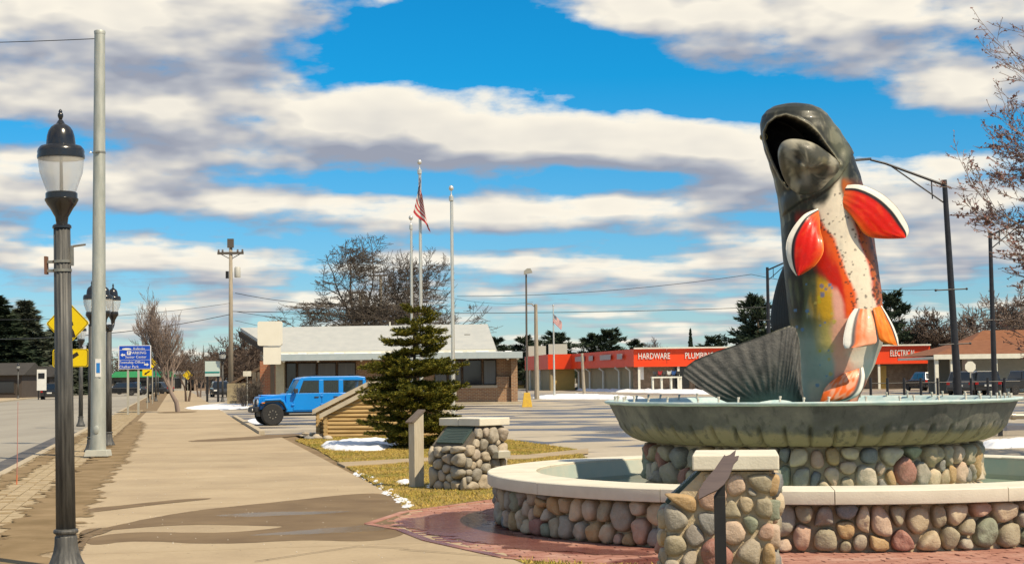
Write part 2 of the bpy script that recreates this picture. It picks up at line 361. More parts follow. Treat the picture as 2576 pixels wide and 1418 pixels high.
def blades(name, polys, n, seed, label, avoid=()):
    rs = random.Random(seed); mb = MB(); vs = []; fs = []; cs = []
    xs = [p[0] for q in polys for p in q]; ys = [p[1] for q in polys for p in q]
    while len(fs) < n:
        x = rs.uniform(min(xs), max(xs)); y = rs.uniform(min(ys), max(ys))
        if not any(inside((x, y), q) for q in polys) or any(inside((x, y), q) for q in avoid): continue
        if (Vector((x, y, 0)) - FC).length < RW + .05: continue
        for _ in range(3):
            x2 = x + rs.gauss(0, .03); y2 = y + rs.gauss(0, .03); h = rs.uniform(.02, .055) * (.7 + .8 * mnoise.noise((x * 1.7, y * 1.7, 2))); q = rs.uniform(0, 6.28); w = rs.uniform(.004, .010)
            lx, ly = rs.gauss(0, .03), rs.gauss(0, .03); o = len(vs)
            vs += [(x2 - w * math.cos(q), y2 - w * math.sin(q), .005), (x2 + w * math.cos(q), y2 + w * math.sin(q), .005), (x2 + lx, y2 + ly, .012 + max(h, .012))]
            fs.append((o, o + 1, o + 2)); k = mnoise.noise((x * .9, y * .9, 7)) * .6 + rs.uniform(-.35, .35)
            c = (.52, .36, .085) if k < -.1 else (.42, .31, .065) if k < .22 else (.22, .225, .03)
            cs += [c] * 3
    mb.v = [Vector(v) for v in vs]; mb.f = fs; mb.c = cs
    return tag(mb.build(name, mat('dry_grass', (.2, .16, .05), rough=.9, attr='Col', c2=(.22, .17, .05), scale=3)), label, kind='stuff')
blades('grass', [turf_poly], 85000, 1, 'short dry winter grass on the lawn', [path_poly])
blades('grass', [front_turf], 9000, 2, 'tuft of dry grass at the edge of the red pavers')
blades('grass', [back_turf], 16000, 3, 'dry grass strip behind the fountain')
# ---- damp patches, one painted shadow patch and melt water on the pavement
def film(name):
    m = bpy.data.materials.new(name); m.use_nodes = True; n = NT(m.node_tree); nt = m.node_tree; nt.nodes.clear()
    fr = n.n.new('ShaderNodeFresnel'); fr.inputs[0].default_value = 1.33
    tr = n.n.new('ShaderNodeBsdfTransparent'); tr.inputs[0].default_value = (.86, .84, .82, 1)
    gl = n.n.new('ShaderNodeBsdfGlossy'); gl.inputs['Roughness'].default_value = .07
    bn = n.n.new('ShaderNodeBump'); bn.inputs['Strength'].default_value = .06
    n.l.new(n.noise(n.n.new('ShaderNodeNewGeometry').outputs['Position'], 3, 3, .5), bn.inputs['Height']); n.l.new(bn.outputs[0], gl.inputs['Normal'])
    mx_ = n.n.new('ShaderNodeMixShader'); n.l.new(n.m('MULTIPLY', fr.outputs[0], .75), mx_.inputs[0]); n.l.new(tr.outputs[0], mx_.inputs[1]); n.l.new(gl.outputs[0], mx_.inputs[2])
    o = n.n.new('ShaderNodeOutputMaterial'); n.l.new(mx_.outputs[0], o.inputs[0]); return m
M_film = film('water_film')
def soft_mat(name, c1, c2, rough, wet=None, reflect=None, soft=.5, nscale=2.2, amax=1.0):
    m = bpy.data.materials.new(name); m.use_nodes = True; n = NT(m.node_tree); nt = m.node_tree; b = nt.nodes['Principled BSDF']
    g = n.n.new('ShaderNodeNewGeometry').outputs['Position']; at = n.n.new('ShaderNodeVertexColor'); at.layer_name = 'Col'; d_ = n.sep(at.outputs[0])[0]
    k = n.m('ADD', d_, n.m('MULTIPLY', n.m('SUBTRACT', n.noise(g, nscale, 7, .62), .5), soft)); al = n.ramp(k, [(.47, 0), (.53, amax)])
    k2 = n.noise(g, 1.3, 6, .6)
    if reflect:
        fr = n.n.new('ShaderNodeFresnel'); fr.inputs[0].default_value = 1.33; gl = n.n.new('ShaderNodeBsdfGlossy'); gl.inputs['Roughness'].default_value = .10; tr = n.n.new('ShaderNodeBsdfTransparent'); mx_ = n.n.new('ShaderNodeMixShader')
        al2 = n.ramp(k, [(.42, 0), (.75, 1)]); n.l.new(n.m('MULTIPLY', n.m('MULTIPLY', fr.outputs[0], al2), reflect), mx_.inputs[0]); n.l.new(tr.outputs[0], mx_.inputs[1]); n.l.new(gl.outputs[0], mx_.inputs[2]); n.l.new(mx_.outputs[0], nt.nodes['Material Output'].inputs[0]); return m
    n.l.new(n.mix(n.ramp(k2, [(.35, 0), (.65, 1)]), c1, c2), b.inputs['Base Color']); n.l.new(al, b.inputs['Alpha']); b.inputs['Roughness'].default_value = rough; b.inputs['Specular IOR Level'].default_value = .3; return m
def soft_sheet(name, pts, z, m, res=60, fade=.35):
    P_ = chaikin([Vector((p[0], p[1], 0)) for p in pts], 2); x0, x1 = min(p.x for p in P_), max(p.x for p in P_); y0, y1 = min(p.y for p in P_), max(p.y for p in P_); mb = MB(); idx = {}
    nx = max(8, min(res, int((x1 - x0) / .06))); ny = max(8, min(res * 2, int((y1 - y0) / .06)))
    for j in range(-2, ny + 3):
        for i in range(-2, nx + 3):
            x = x0 + (x1 - x0) * i / nx; y = y0 + (y1 - y0) * j / ny; best = 9
            for q in range(len(P_)):
                a_, b_ = P_[q], P_[(q + 1) % len(P_)]; abx, aby = b_.x - a_.x, b_.y - a_.y; t_ = max(0, min(1, ((x - a_.x) * abx + (y - a_.y) * aby) / max(abx * abx + aby * aby, 1e-9))); best = min(best, math.hypot(x - a_.x - abx * t_, y - a_.y - aby * t_))
            sd = best if inside((x, y), P_) else -best
            if sd < -fade: continue
            idx[i, j] = len(mb.v); mb.v.append(Vector((x, y, z))); v_ = max(0, min(1, .5 + .5 * sd / fade)); mb.c.append((v_, v_, v_))
    for (i, j) in list(idx):
        k = [(i, j), (i + 1, j), (i + 1, j + 1), (i, j + 1)]
        if all(q in idx for q in k): mb.f.append(tuple(idx[q] for q in k))
    return tag(mb.build(name, m), kind='structure')
M_damp_shadow = soft_mat('damp_and_shadow_tone', (.145, .095, .046), (.20, .137, .07), .75); M_dirt = soft_mat('sand_and_dirt', (.17, .115, .05), (.27, .19, .10), .95, soft=1.1, nscale=1.6); M_film2 = soft_mat('melt_water', None, None, 0, reflect=.40, soft=.9)
damp_shadow = [([(190, 1345), (330, 1312), (480, 1284), (700, 1262), (900, 1240), (985, 1242), (1040, 1290), (1000, 1300), (985, 1312), (1000, 1328), (1020, 1345), (930, 1364), (760, 1356), (560, 1370), (330, 1358), (230, 1374), (205, 1355), (330, 1336), (560, 1342), (735, 1324), (660, 1322), (480, 1318), (300, 1330)], .11),
        ([(195, 1282), (330, 1268), (470, 1254), (560, 1252), (420, 1266), (300, 1280), (205, 1292)], .15),
        ([(600, 1100), (740, 1090), (770, 1094), (640, 1106), (470, 1112), (480, 1107)], .25),
        ([(205, 1332), (262, 1326), (290, 1330), (262, 1342), (222, 1352), (205, 1398), (188, 1398), (198, 1352)], .05)]  # last outline: dark shadow patch beside the near lamp, painted as a flat stain
for i, (d, fd_) in enumerate(damp_shadow): soft_sheet('damp_or_shadow_patch', GP(*d), .0045 + .0015 * i, M_damp_shadow, fade=fd_)
soft_sheet('dirt_strip', [RF(-1.75, 8), RF(-1.0, 8), RF(-1.15, 25), RF(-1.0, 40), RF(-1.2, 70), RF(-1.9, 70), RF(-1.7, 40), RF(-1.95, 25)], .009, M_dirt, 60, .5)
soft_sheet('dirt_strip', [RF(-3.0, 16), RF(-2.7, 18), RF(-2.6, 30), RF(-2.7, 55), RF(-3.0, 55), RF(-2.98, 30)], .0105, M_dirt, 60, .4)
for q, z_, fd_ in ((((520, 1298), (640, 1290), (780, 1288), (900, 1286), (860, 1293), (720, 1298), (600, 1303)), .014, .12), (((600, 1350), (720, 1338), (860, 1328), (940, 1320), (1005, 1326), (990, 1336), (900, 1340), (760, 1347)), .014, .12), (((1060, 1300), (1160, 1288), (1212, 1296), (1225, 1326), (1130, 1350), (1020, 1326)), .020, .2), (((1480, 1078), (1620, 1066), (1660, 1076), (1600, 1088), (1520, 1092)), -.022, .6), (((2440, 1072), (2576, 1064), (2640, 1080), (2560, 1098), (2430, 1098)), -.022, .6)):
    soft_sheet('puddle', GP(*q), z_, M_film2, 60, fd_)
M_wetp = soft_mat('wet_red_pavers', (.15, .05, .044), (.21, .085, .07), .25, soft=1.5, nscale=3.2, amax=.72)
soft_sheet('damp_or_shadow_patch', GP((985, 1320), (1040, 1304), (1120, 1290), (1210, 1284), (1228, 1322), (1300, 1352), (1450, 1378), (1640, 1392), (1640, 1399), (1480, 1394), (1330, 1384), (1200, 1366), (1100, 1348)), .0155, M_wetp, 60, .22)
M_joint = mat('joint_dark', (.09, .065, .04), rough=1)
for q in (((640, 1414), (900, 1375)), ((900, 1375), (1030, 1381)), ((1005, 1383), (1300, 1404))):
    a_, b_ = G(*q[0]), G(*q[1]); w_ = (b_ - a_).cross(Vector((0, 0, 1))).normalized() * .008; sheet('pavement_joint', [a_ - w_, b_ - w_, b_ + w_, a_ + w_], .0135, M_joint)
rs = random.Random(31); mb = MB()
for i in range(420):
    p_ = RF(rs.uniform(-1.5, 2.9), 11 + 34 * rs.random() ** 1.6); r_ = rs.uniform(.003, .011); mb.sphere((p_.x, p_.y, .004), r_, 5, 4, (1, 1, .6))
tag(mb.build('grit', mat('salt_grit', (.62, .58, .50), (.2, .16, .11), rough=.8, scale=40)), 'scattered salt grit and small stones on the pavement', kind='stuff')
# ---- snow
M_snow = mat('snow', (.80, .81, .84), (.70, .72, .76), rough=.65, scale=9, bump=.6, bscale=25, spec=.3)
def snow(pts, h, seed, z0=.0, group=None, label=None, res=30):
    P_ = [Vector((p[0], p[1], 0)) for p in pts]; P_ = chaikin(P_, 2)
    x0, x1 = min(p.x for p in P_), max(p.x for p in P_); y0, y1 = min(p.y for p in P_), max(p.y for p in P_)
    n = res; idx = {}; mb = MB()
    def dist(x, y):
        best = 9
        for i in range(len(P_)):
            a, b = P_[i], P_[(i + 1) % len(P_)]; ab = b - a; t = max(0, min(1, ((x - a.x) * ab.x + (y - a.y) * ab.y) / max(ab.length_squared, 1e-9)))
            best = min(best, math.hypot(x - a.x - ab.x * t, y - a.y - ab.y * t))
        return best
    for j in range(n + 1):
        for i in range(n + 1):
            x = x0 + (x1 - x0) * i / n; y = y0 + (y1 - y0) * j / n
            ins = inside((x, y), P_); d = dist(x, y)
            if not ins and d > max(x1 - x0, y1 - y0) / n * 1.0: continue
            nz = mnoise.fractal((x * 3 + seed, y * 3, seed), 1, 2, 4)
            e = (d if ins else -d) + nz * .05
            z = z0 - .02 + h * max(-.2, min(1, e / (.12 + h))) * (1 + .45 * nz) 
            idx[i, j] = len(mb.v); mb.v.append(Vector((x, y, z)))
    for j in range(n):
        for i in range(n):
            k = [(i, j), (i + 1, j), (i + 1, j + 1), (i, j + 1)]
            if all(q in idx for q in k): mb.f.append(tuple(idx[q] for q in k))
    o = mb.build('snow_patch', M_snow, smooth=True); return tag(o, label, 'snow', group)
snow(GP((795, 1119), (880, 1110), (985, 1108), (1012, 1116), (985, 1132), (900, 1136), (820, 1133)), .10, 1, .02, label='smooth snow patch left lying beside the small spruce')
snow(GP((1085, 1212), (1135, 1210), (1168, 1226), (1110, 1232), (1060, 1228)), .08, 3, .02, label='snow patch at the foot of the plaque pillar')
snow(GP((985, 1210), (1035, 1203), (1045, 1216), (1010, 1222)), .05, 4, .02, label='thin snow patch beside the square wooden post')
rs = random.Random(21)
sn_pts = [(892, 1186), (930, 1206), (965, 1232), (1000, 1252), (1028, 1276)]
for i in range(30):
    t = i / 29 * 3.999; k = int(t); u = t - k; x = sn_pts[k][0] * (1 - u) + sn_pts[k + 1][0] * u; y = sn_pts[k][1] * (1 - u) + sn_pts[k + 1][1] * u
    w = 7 + 11 * (i / 29) * rs.uniform(.6, 1.3); h = 3 + 4 * i / 29
    cx, cy = x + rs.uniform(-3, 12), y + rs.uniform(-5, 3)
    snow(GP(*[(cx + w * math.cos(q + rs.uniform(-.3, .3)) * rs.uniform(.7, 1.2), cy + h * math.sin(q) * rs.uniform(.7, 1.2)) for q in [k * .9 for k in range(7)]]), .05, i + 30, .02, 'melting snow clumps along the lawn edge', 'small melting snow clump on the lawn edge by the pavement', 9)
for nm, pp, h in (('snow bank beyond the fountain on the strip of dry grass', ((2442, 1113), (2576, 1106), (2660, 1106), (2660, 1122), (2560, 1122), (2480, 1126)), .12),
                  ('snow lying across the far pavement near the blue vehicle', ((455, 1024), (520, 1016), (600, 1012), (650, 1012), (640, 1024), (560, 1030), (470, 1030)), .05),
                  ('ploughed snow below the hardware store side wall', ((1440, 975), (1520, 968), (1620, 976), (1760, 984), (1900, 988), (1900, 993), (1600, 986), (1440, 982)), .28),
                  ('low snow ridge crossing the parking lot', ((1340, 996), (1440, 990), (1600, 996), (1640, 1004), (1480, 1002), (1340, 1003)), .12),
                  ('snow under the nose of the blue vehicle', ((612, 1054), (660, 1048), (700, 1056), (690, 1064), (640, 1066)), .04)):
    snow(GP(*pp), h, len(nm), -.02, label=nm)
# ------------------------------------------------------------------ fieldstones
def stone_mat(pale=False):
    m = bpy.data.materials.new('fieldstone'); m.use_nodes = True; n = NT(m.node_tree); b = m.node_tree.nodes['Principled BSDF']
    oi = n.n.new('ShaderNodeObjectInfo'); t = n.n.new('ShaderNodeNewGeometry').outputs['Position']
    cs = [(0.432, 0.351, 0.231), (0.324, 0.298, 0.242), (0.504, 0.409, 0.275), (0.240, 0.234, 0.215), (0.480, 0.316, 0.231), (0.396, 0.351, 0.275), (0.204, 0.216, 0.220), (0.552, 0.456, 0.319), (0.360, 0.175, 0.138), (0.348, 0.304, 0.209), (0.480, 0.421, 0.330), (0.44, 0.30, 0.15), (0.252, 0.275, 0.198), (0.288, 0.257, 0.220), (0.528, 0.398, 0.297), (0.372, 0.316, 0.237)]
    if pale: cs = [(.42, .36, .27), (.36, .32, .25), (.46, .40, .30), (.31, .285, .23), (.40, .34, .27), (.27, .25, .21), (.44, .37, .27), (.37, .33, .26)]
    c = n.ramp(oi.outputs['Random'], [(i / len(cs), v) for i, v in enumerate(cs)], 'CONSTANT')
    k = n.noise(t, 11, 6, .65); c = n.mix(n.ramp(k, [(.35, 0), (.7, .45)]), c, n.mix(1, c, (.55, .5, .45), 'MULTIPLY'))
    k2 = n.noise(t, 90, 4, .7); c = n.mix(n.ramp(k2, [(.5, 0), (.75, .4)]), c, (.5, .46, .40))
    n.l.new(c, b.inputs['Base Color']); b.inputs['Roughness'].default_value = .72; b.inputs['Specular IOR Level'].default_value = .3
    bn = n.n.new('ShaderNodeBump'); bn.inputs['Strength'].default_value = .6; bn.inputs['Distance'].default_value = .02
    n.l.new(n.noise(t, 35, 6, .65), bn.inputs['Height']); n.l.new(bn.outputs[0], b.inputs['Normal']); return m
M_stone = stone_mat(); M_stone2 = stone_mat(True)
M_mortar = mat('mortar', (.44, .36, .235), (.53, .44, .30), rough=.95, scale=8, bump=.6, bscale=50)
M_cast = mat('cast_stone', (.70, .66, .54), (.61, .57, .46), rough=.8, scale=3, bump=.2, bscale=60)
def vcells(W_, H_, n, seed, relax=2, wrap=False):
    rs = random.Random(seed); pts = []
    tries = 0
    while len(pts) < n and tries < 60000:
        tries += 1; p = (rs.uniform(0, W_), rs.uniform(0, H_)); w = rs.choice((.5, .65, .85, 1.0, 1.25, 1.5)); need = .72 * math.sqrt(W_ * H_ / n) * w
        if tries > 30000: need *= .5
        if all((p[0] - q[0]) ** 2 + (p[1] - q[1]) ** 2 > (need * .5 + q[2] * .5) ** 2 for q in pts): pts.append((*p, need))
    def cell(i):
        x, y, wi = pts[i]; poly = [(0, 0), (W_, 0), (W_, H_), (0, H_)]
        for j, (a, b, wj) in enumerate(pts):
            if j == i or abs(a - x) > 1.6 * W_ / math.sqrt(n * W_ / H_) * 2.2: continue
            dx, dy = a - x, b - y; d2 = dx * dx + dy * dy
            f = .5 + (wi * wi - wj * wj) * .35 / (2 * d2); f = max(.2, min(.8, f)); mx_, my_ = x + dx * f, y + dy * f
            out = []
            for k in range(len(poly)):
                p, q = poly[k], poly[(k + 1) % len(poly)]
                sp = (p[0] - mx_) * dx + (p[1] - my_) * dy; sq = (q[0] - mx_) * dx + (q[1] - my_) * dy
                if sp <= 0: out.append(p)
                if (sp < 0) != (sq < 0) and sp != sq:
                    t = sp / (sp - sq); out.append((p[0] + (q[0] - p[0]) * t, p[1] + (q[1] - p[1]) * t))
            poly = out
            if len(poly) < 3: break
        return poly
    for it in range(relax):
        new = []
        for i in range(len(pts)):
            c = cell(i)
            if len(c) < 3: new.append(pts[i]); continue
            new.append((sum(p[0] for p in c) / len(c), sum(p[1] for p in c) / len(c), pts[i][2]))
        pts = new
    return [c for c in (cell(i) for i in range(len(pts))) if len(c) >= 3]
def pebbles(parent, W_, H_, n, seed, place0, gap=.012, bulge=.55, jut=.0, maxh=.11, clip=None, m_=None, tall=1.0):
    rs = random.Random(seed + 99); W_ = W_ * tall; place = lambda u, v, h: place0(u / tall, v, h)
    for c in vcells(W_, H_, n, seed):
        cx = sum(p[0] for p in c) / len(c); cy = sum(p[1] for p in c) / len(c)
        if clip and not clip(cx, cy): continue
        # even out, shrink for the mortar joint, round off
        po = [Vector((p[0], p[1], 0)) for p in c]; ce = Vector((cx, cy, 0))
        L = [(po[i] - po[(i + 1) % len(po)]).length for i in range(len(po))]
        po = [p for p, l in zip(po, L) if l > .012] or po
        if len(po) < 3: continue
        rad = sum((p - ce).length for p in po) / len(po)
        if rad < .022: continue
        sh = max(.55, 1 - gap / rad) * rs.uniform(.88, 1.0); po = [ce + (p - ce) * sh * (1 + .16 * mnoise.noise((p.x * 14, p.y * 14, seed))) for p in po]
        po = chaikin(po, 2 if rs.random() < .6 else 1); st = max(1, len(po) // 18); po = po[::st]
        h = min(maxh, rad * bulge * rs.uniform(.8, 1.25)); mb = MB(); m = len(po); o = len(mb.v)
        tilt = Vector((rs.uniform(-.25, .25), rs.uniform(-.25, .25), 0)); sx = rs.uniform(0, 50)
        rings = [(1.0, -.35), (1.0, .16), (.955, .58), (.84, .86), (.58, .98)]
        for q, hh in rings:
            for p in po:
                v = ce + (p - ce) * q; d = (p - ce).normalized()
                w = 1 + .42 * mnoise.noise((v.x * 11 + sx, v.y * 11, sx)) + tilt.dot(d) * q * .9
                mb.v.append(place(v.x, v.y, h * hh * (w if hh > 0 else 1) + jut))
        mb.v.append(place(cx, cy, h * 1.0 + jut)); last = len(mb.v) - 1
        for k in range(len(rings) - 1):
            for i in range(m):
                i2 = (i + 1) % m; mb.f.append((k * m + i, k * m + i2, (k + 1) * m + i2, (k + 1) * m + i))
        for i in range(m): mb.f.append(((len(rings) - 1) * m + i, (len(rings) - 1) * m + (i + 1) % m, last))
        mb.build('stone', m_ or M_stone, parent, smooth=True)
def ring_place(c, r, a0, z0):                      # u runs clockwise along the outside of a ring seen from outside
    def f(u, v, h):
        a = a0 + u / r; return Vector((math.sin(a) * (r + h), -math.cos(a) * (r + h), z0 + v))
    return f
# ------------------------------------------------------------------ fountain
fo = thing('fountain', 'round fieldstone fountain with white coping and fluted concrete bowl', 'fountain', FC)
mb = MB(); mb.lathe([(RW - .35, 0), (RW - .03, 0), (RW - .05, .46), (RW - .35, .46), (RW - .35, 0)], 96, cap=False); mb.build('wall', M_mortar, fo, smooth=True, sharp=30)
pebbles(fo, math.radians(250) * RW, .455, 180, 4, ring_place(None, RW - .012, -R(125), .0), gap=.009, bulge=.70, tall=1.22, maxh=.10)
# coping in curved lengths with open joints
NC = 14
for k in range(NC):
    a0 = 2 * math.pi * k / NC + .1; a1 = a0 + 2 * math.pi / NC - .0022; mb = MB(); rs = random.Random(k); dz = rs.uniform(-.004, .004)
    ns = 8; prof = [(RW - .40, .455), (RW + .155, .455), (RW + .16, .465), (RW + .16, .575), (RW + .15, .585), (RW - .39, .590), (RW - .40, .58)]
    for i in range(ns + 1):
        a = a0 + (a1 - a0) * i / ns
        for r_, z_ in prof: mb.v.append(Vector((math.cos(a) * r_, math.sin(a) * r_, z_ + dz)))
    m = len(prof)
    for i in range(ns):
        for j in range(m): mb.f.append((i * m + j, i * m + (j + 1) % m, (i + 1) * m + (j + 1) % m, (i + 1) * m + j))
    mb.f += [tuple(range(m)), tuple(ns * m + j for j in range(m - 1, -1, -1))]
    mb.build('coping_stone', M_cast, fo, smooth=True, sharp=30)
M_pool = mat('basin_paint', (.36, .52, .41), (.46, .58, .46), rough=.45, scale=2.5, bump=.1)
mb = MB(); mb.lathe([(RW - .41, .56), (RW - .43, .30)], 72, cap=False); mb.build('inner_wall', mat('basin_wall', (.58, .57, .48), (.44, .52, .47), rough=.8, scale=2, bump=.3), fo, smooth=True)
mb = MB(); mb.lathe([(RW - .42, .32), (1.7, .30)], 72, cap=False); mb.build('basin_floor', M_pool, fo, smooth=True)
mb = MB(); mb.lathe([(RW - .425, .375), (1.7, .375)], 72, cap=False); mb.build('basin_water', M_film, fo)
# inner stone drum
RB = 1.80
mb = MB(); mb.lathe([(RB + .10, .30), (RB + .10, .42), (RB + .02, .45), (RB - .02, .90), (RB - .4, .93)], 72, cap=False); mb.build('drum', M_mortar, fo, smooth=True, sharp=30)
pebbles(fo, R(250) * RB, .45, 92, 14, ring_place(None, RB - .006, -R(125), .45), gap=.009, bulge=.75, maxh=.12, tall=1.2)
# bowl: fluted below, plain lip above
NF = 52
def flute_at(q, z):
    k = max(0, min(1, (1.13 - z) / .04)) * max(0, min(1, (z - .86) / .04)); s_ = q * NF / (2 * math.pi); s_ -= math.floor(s_)
    return 1 - .06 * k * max(0, 1 - abs(s_ - .5) / .11) + .010 * k * math.sin(s_ * math.pi)
prof = [(1.55, .885), (1.80, .895), (1.93, .915), (2.02, .95), (2.09, 1.0), (2.145, 1.06), (2.185, 1.12), (2.215, 1.17), (2.25, 1.24), (2.28, 1.30), (2.295, 1.335)]
M_bowl = bpy.data.materials.new('weathered_concrete'); M_bowl.use_nodes = True; n = NT(M_bowl.node_tree); b = M_bowl.node_tree.nodes['Principled BSDF']
t = n.n.new('ShaderNodeTexCoord').outputs['Object']; zz = n.sep(t)[2]
c = n.ramp(n.noise(t, 2.2, 7, .65), [(.3, (.066, .066, .062)), (.5, (.115, .113, .102)), (.7, (.21, .20, .165))])
c = n.mix(n.m('MULTIPLY', n.ramp(n.m('ADD', n.m('SUBTRACT', zz, .6), n.m('MULTIPLY', n.noise(t, 3.1, 5, .6), .30)), [(.58, 1), (.63, 0)]), .8), c, (.33, .27, .16))      # ochre lime stain low on the bowl
mp = n.n.new('ShaderNodeMapping'); n.l.new(t, mp.inputs[0]); mp.inputs['Scale'].default_value = (6, 6, .5)
c = n.mix(n.ramp(n.noise(mp.outputs[0], 1.6, 5, .6), [(.56, 0), (.66, .55)]), c, (.045, .045, .042))
n.l.new(c, b.inputs['Base Color']); b.inputs['Roughness'].default_value = .75
bn = n.n.new('ShaderNodeBump'); bn.inputs['Strength'].default_value = .45; bn.inputs['Distance'].default_value = .02; n.l.new(n.noise(t, 14, 7, .65), bn.inputs['Height']); n.l.new(bn.outputs[0], b.inputs['Normal'])
fine = []
for i in range(len(prof) - 1):
    for k in range(3): u = k / 3; fine.append((prof[i][0] * (1 - u) + prof[i + 1][0] * u, prof[i][1] * (1 - u) + prof[i + 1][1] * u))
fine.append(prof[-1])
mb = MB(); mb.lathe(fine, NF * 12, flute=flute_at, cap=False); mb.build('bowl', M_bowl, fo, smooth=True)
M_teal = mat('teal_paint', (.36, .50, .50), (.52, .60, .57), rough=.55, scale=9, bump=.2)
def wav(q, z): return 1 + .004 * math.sin(q * 18) + .003 * math.sin(q * 31 + 1)
mb = MB(); mb.lathe([(2.29, 1.330), (2.345, 1.345), (2.355, 1.36), (2.345, 1.374), (2.25, 1.372), (2.22, 1.35), (2.16, 1.28), (1.4, 1.23)], 144, flute=wav, cap=False); mb.build('rim', M_teal, fo, smooth=True)
M_pool_w = bpy.data.materials.new('pool_water'); M_pool_w.use_nodes = True; b = M_pool_w.node_tree.nodes['Principled BSDF']; n = NT(M_pool_w.node_tree)
b.inputs['Base Color'].default_value = (.05, .16, .14, 1); b.inputs['Roughness'].default_value = .08
bn = n.n.new('ShaderNodeBump'); bn.inputs['Strength'].default_value = .12; n.l.new(n.noise(n.n.new('ShaderNodeTexCoord').outputs['Object'], 7, 3), bn.inputs['Height']); n.l.new(bn.outputs[0], b.inputs['Normal'])
mb = MB(); mb.lathe([(2.19, 1.30), (.3, 1.30)], 72, cap=False); mb.build('water', M_pool_w, fo)
M_pipe = mat('white_pipe', (.62, .58, .48), (.45, .42, .36), rough=.5, scale=20)
rs = random.Random(2)
for k in range(46):
    a = 2 * math.pi * (k + rs.uniform(-.25, .25)) / 46; r_ = 2.235; h = rs.uniform(.06, .085)
    mb = MB(); p = Vector((math.cos(a) * r_, math.sin(a) * r_, 1.345)); lean = Vector((-math.cos(a), -math.sin(a), 0)) * .008 + Vector((rs.uniform(-.006, .006), rs.uniform(-.006, .006), 0))
    mb.tube([p, p + Vector((0, 0, h)) + lean], .011, 8); mb.tube([p + Vector((0, 0, h - .012)) + lean, p + Vector((0, 0, h + .008)) + lean * 1.2], .0145, 8); mb.build('nozzle', M_pipe, fo, smooth=True, sharp=40)
# ------------------------------------------------------------------ trout statue
DY = FC.y
def FP(px, py, toward=0.0):                    # point of the fish: photo point on the plane through the fountain's centre, then moved out
    return P(px, py, DY - toward)
base_f = Vector((FC.x, FC.y, 1.28))
fi = thing('trout_statue', 'giant painted leaping trout statue rising open mouthed from the fountain bowl', 'statue', base_f)
K = DY / F
def lerp(a, b, t): return tuple(x + (y - x) * t for x, y in zip(a, b)) if isinstance(a, tuple) else a + (b - a) * t
def sst(a, b, x): t = max(0, min(1, (x - a) / (b - a))); return t * t * (3 - 2 * t)
# rows: photo y, centre x, half width (photo units), half depth (m), belly angle (deg right of the viewer), move toward viewer
ROWS = [(1030, 2085, 60, .26, 60, .0), (1005, 2088, 70, .30, 60, .0), (960, 2097, 82, .36, 60, .0), (910, 2106, 96, .42, 56, .0), (860, 2110, 110, .48, 50, .0), (800, 2103, 117, .52, 44, .0), (740, 2098, 118, .54, 38, .0),
        (680, 2091, 117, .55, 32, .0), (620, 2084, 115.5, .55, 27, .0), (560, 2078, 113, .54, 20, .02), (500, 2068, 110, .53, 11, .04), (450, 2056, 108, .52, 3, .07), (410, 2043, 107, .51, -4, .10), (370, 2028, 105.5, .50, -9, .14),
        (335, 2014, 99, .47, -13, .17), (310, 2003, 90, .43, -15, .19), (292, 1999, 82, .38, -16, .20), (279, 1997, 70, .32, -17, .20), (269, 1995, 52, .24, -17, .20), (263, 1994, 28, .13, -17, .20), (260, 1994, 5, .03, -17, .2)]
def row(y):
    for i in range(len(ROWS) - 1):
        a, b_ = ROWS[i], ROWS[i + 1]
        if a[0] >= y >= b_[0]:
            t = (a[0] - y) / (a[0] - b_[0]); p0 = ROWS[max(i - 1, 0)]; p3 = ROWS[min(i + 2, len(ROWS) - 1)]
            def cr(k):
                v0, v1, v2, v3 = p0[k], a[k], b_[k], p3[k]
                return v1 + (v2 - v1) * (t * t * (3 - 2 * t) * .35 + t * .65)
            return [cr(k) for k in range(1, 6)]
    return list(ROWS[-1][1:])
MOUTH = [(1925, 332), (1934, 312), (1954, 296), (1978, 290), (2004, 298), (2034, 315), (2058, 338), (2074, 362), (2096, 392), (2108, 414), (2080, 424), (2030, 432), (1995, 462), (1984, 472), (1968, 450), (1950, 415), (1936, 382), (1927, 355)]
def pdist(x, y, poly):
    best = 1e9
    for i in range(len(poly)):
        ax, ay = poly[i]; bx, by = poly[(i + 1) % len(poly)]; dx, dy = bx - ax, by - ay; t = max(0, min(1, ((x - ax) * dx + (y - ay) * dy) / (dx * dx + dy * dy)))
        best = min(best, math.hypot(x - ax - dx * t, y - ay - dy * t))
    return best
CREAM = (.72, .64, .50)
rsp = random.Random(17)
def pw(L, y):
    if y <= L[0][0]: return L[0][1]
    for (a, b), (c, d) in zip(L, L[1:]):
        if a <= y <= c: return b + (d - b) * (y - a) / (c - a)
    return L[-1][1]
STC = [(470, 2070), (524, 2090), (560, 2110), (600, 2130), (674, 2156), (730, 2172), (765, 2182), (840, 2190), (930, 2185)]; STW = [(470, 48), (525, 42), (600, 33), (674, 29), (730, 26), (765, 26), (930, 26)]
DOTS = []
for y_ in range(486, 786, 2):
    for s_ in (-1, 1):
        if rsp.random() < .40: DOTS.append((pw(STC, y_) + s_ * (pw(STW, y_) + rsp.gauss(1, 7)), y_ + rsp.uniform(-2, 2), rsp.uniform(1.6, 3.4), (.05, .03, .022)))
    if rsp.random() < .2: DOTS.append((pw(STC, y_) + rsp.uniform(-.8, .8) * pw(STW, y_), y_, rsp.uniform(1.5, 3.4), (.16, .14, .12)))
for _ in range(26): DOTS.append((rsp.uniform(1995, 2100), rsp.uniform(700, 980), rsp.uniform(2.5, 5.5), rsp.choice(((.50, .42, .03), (.09, .22, .42), (.12, .26, .44), (.52, .40, .10)))))
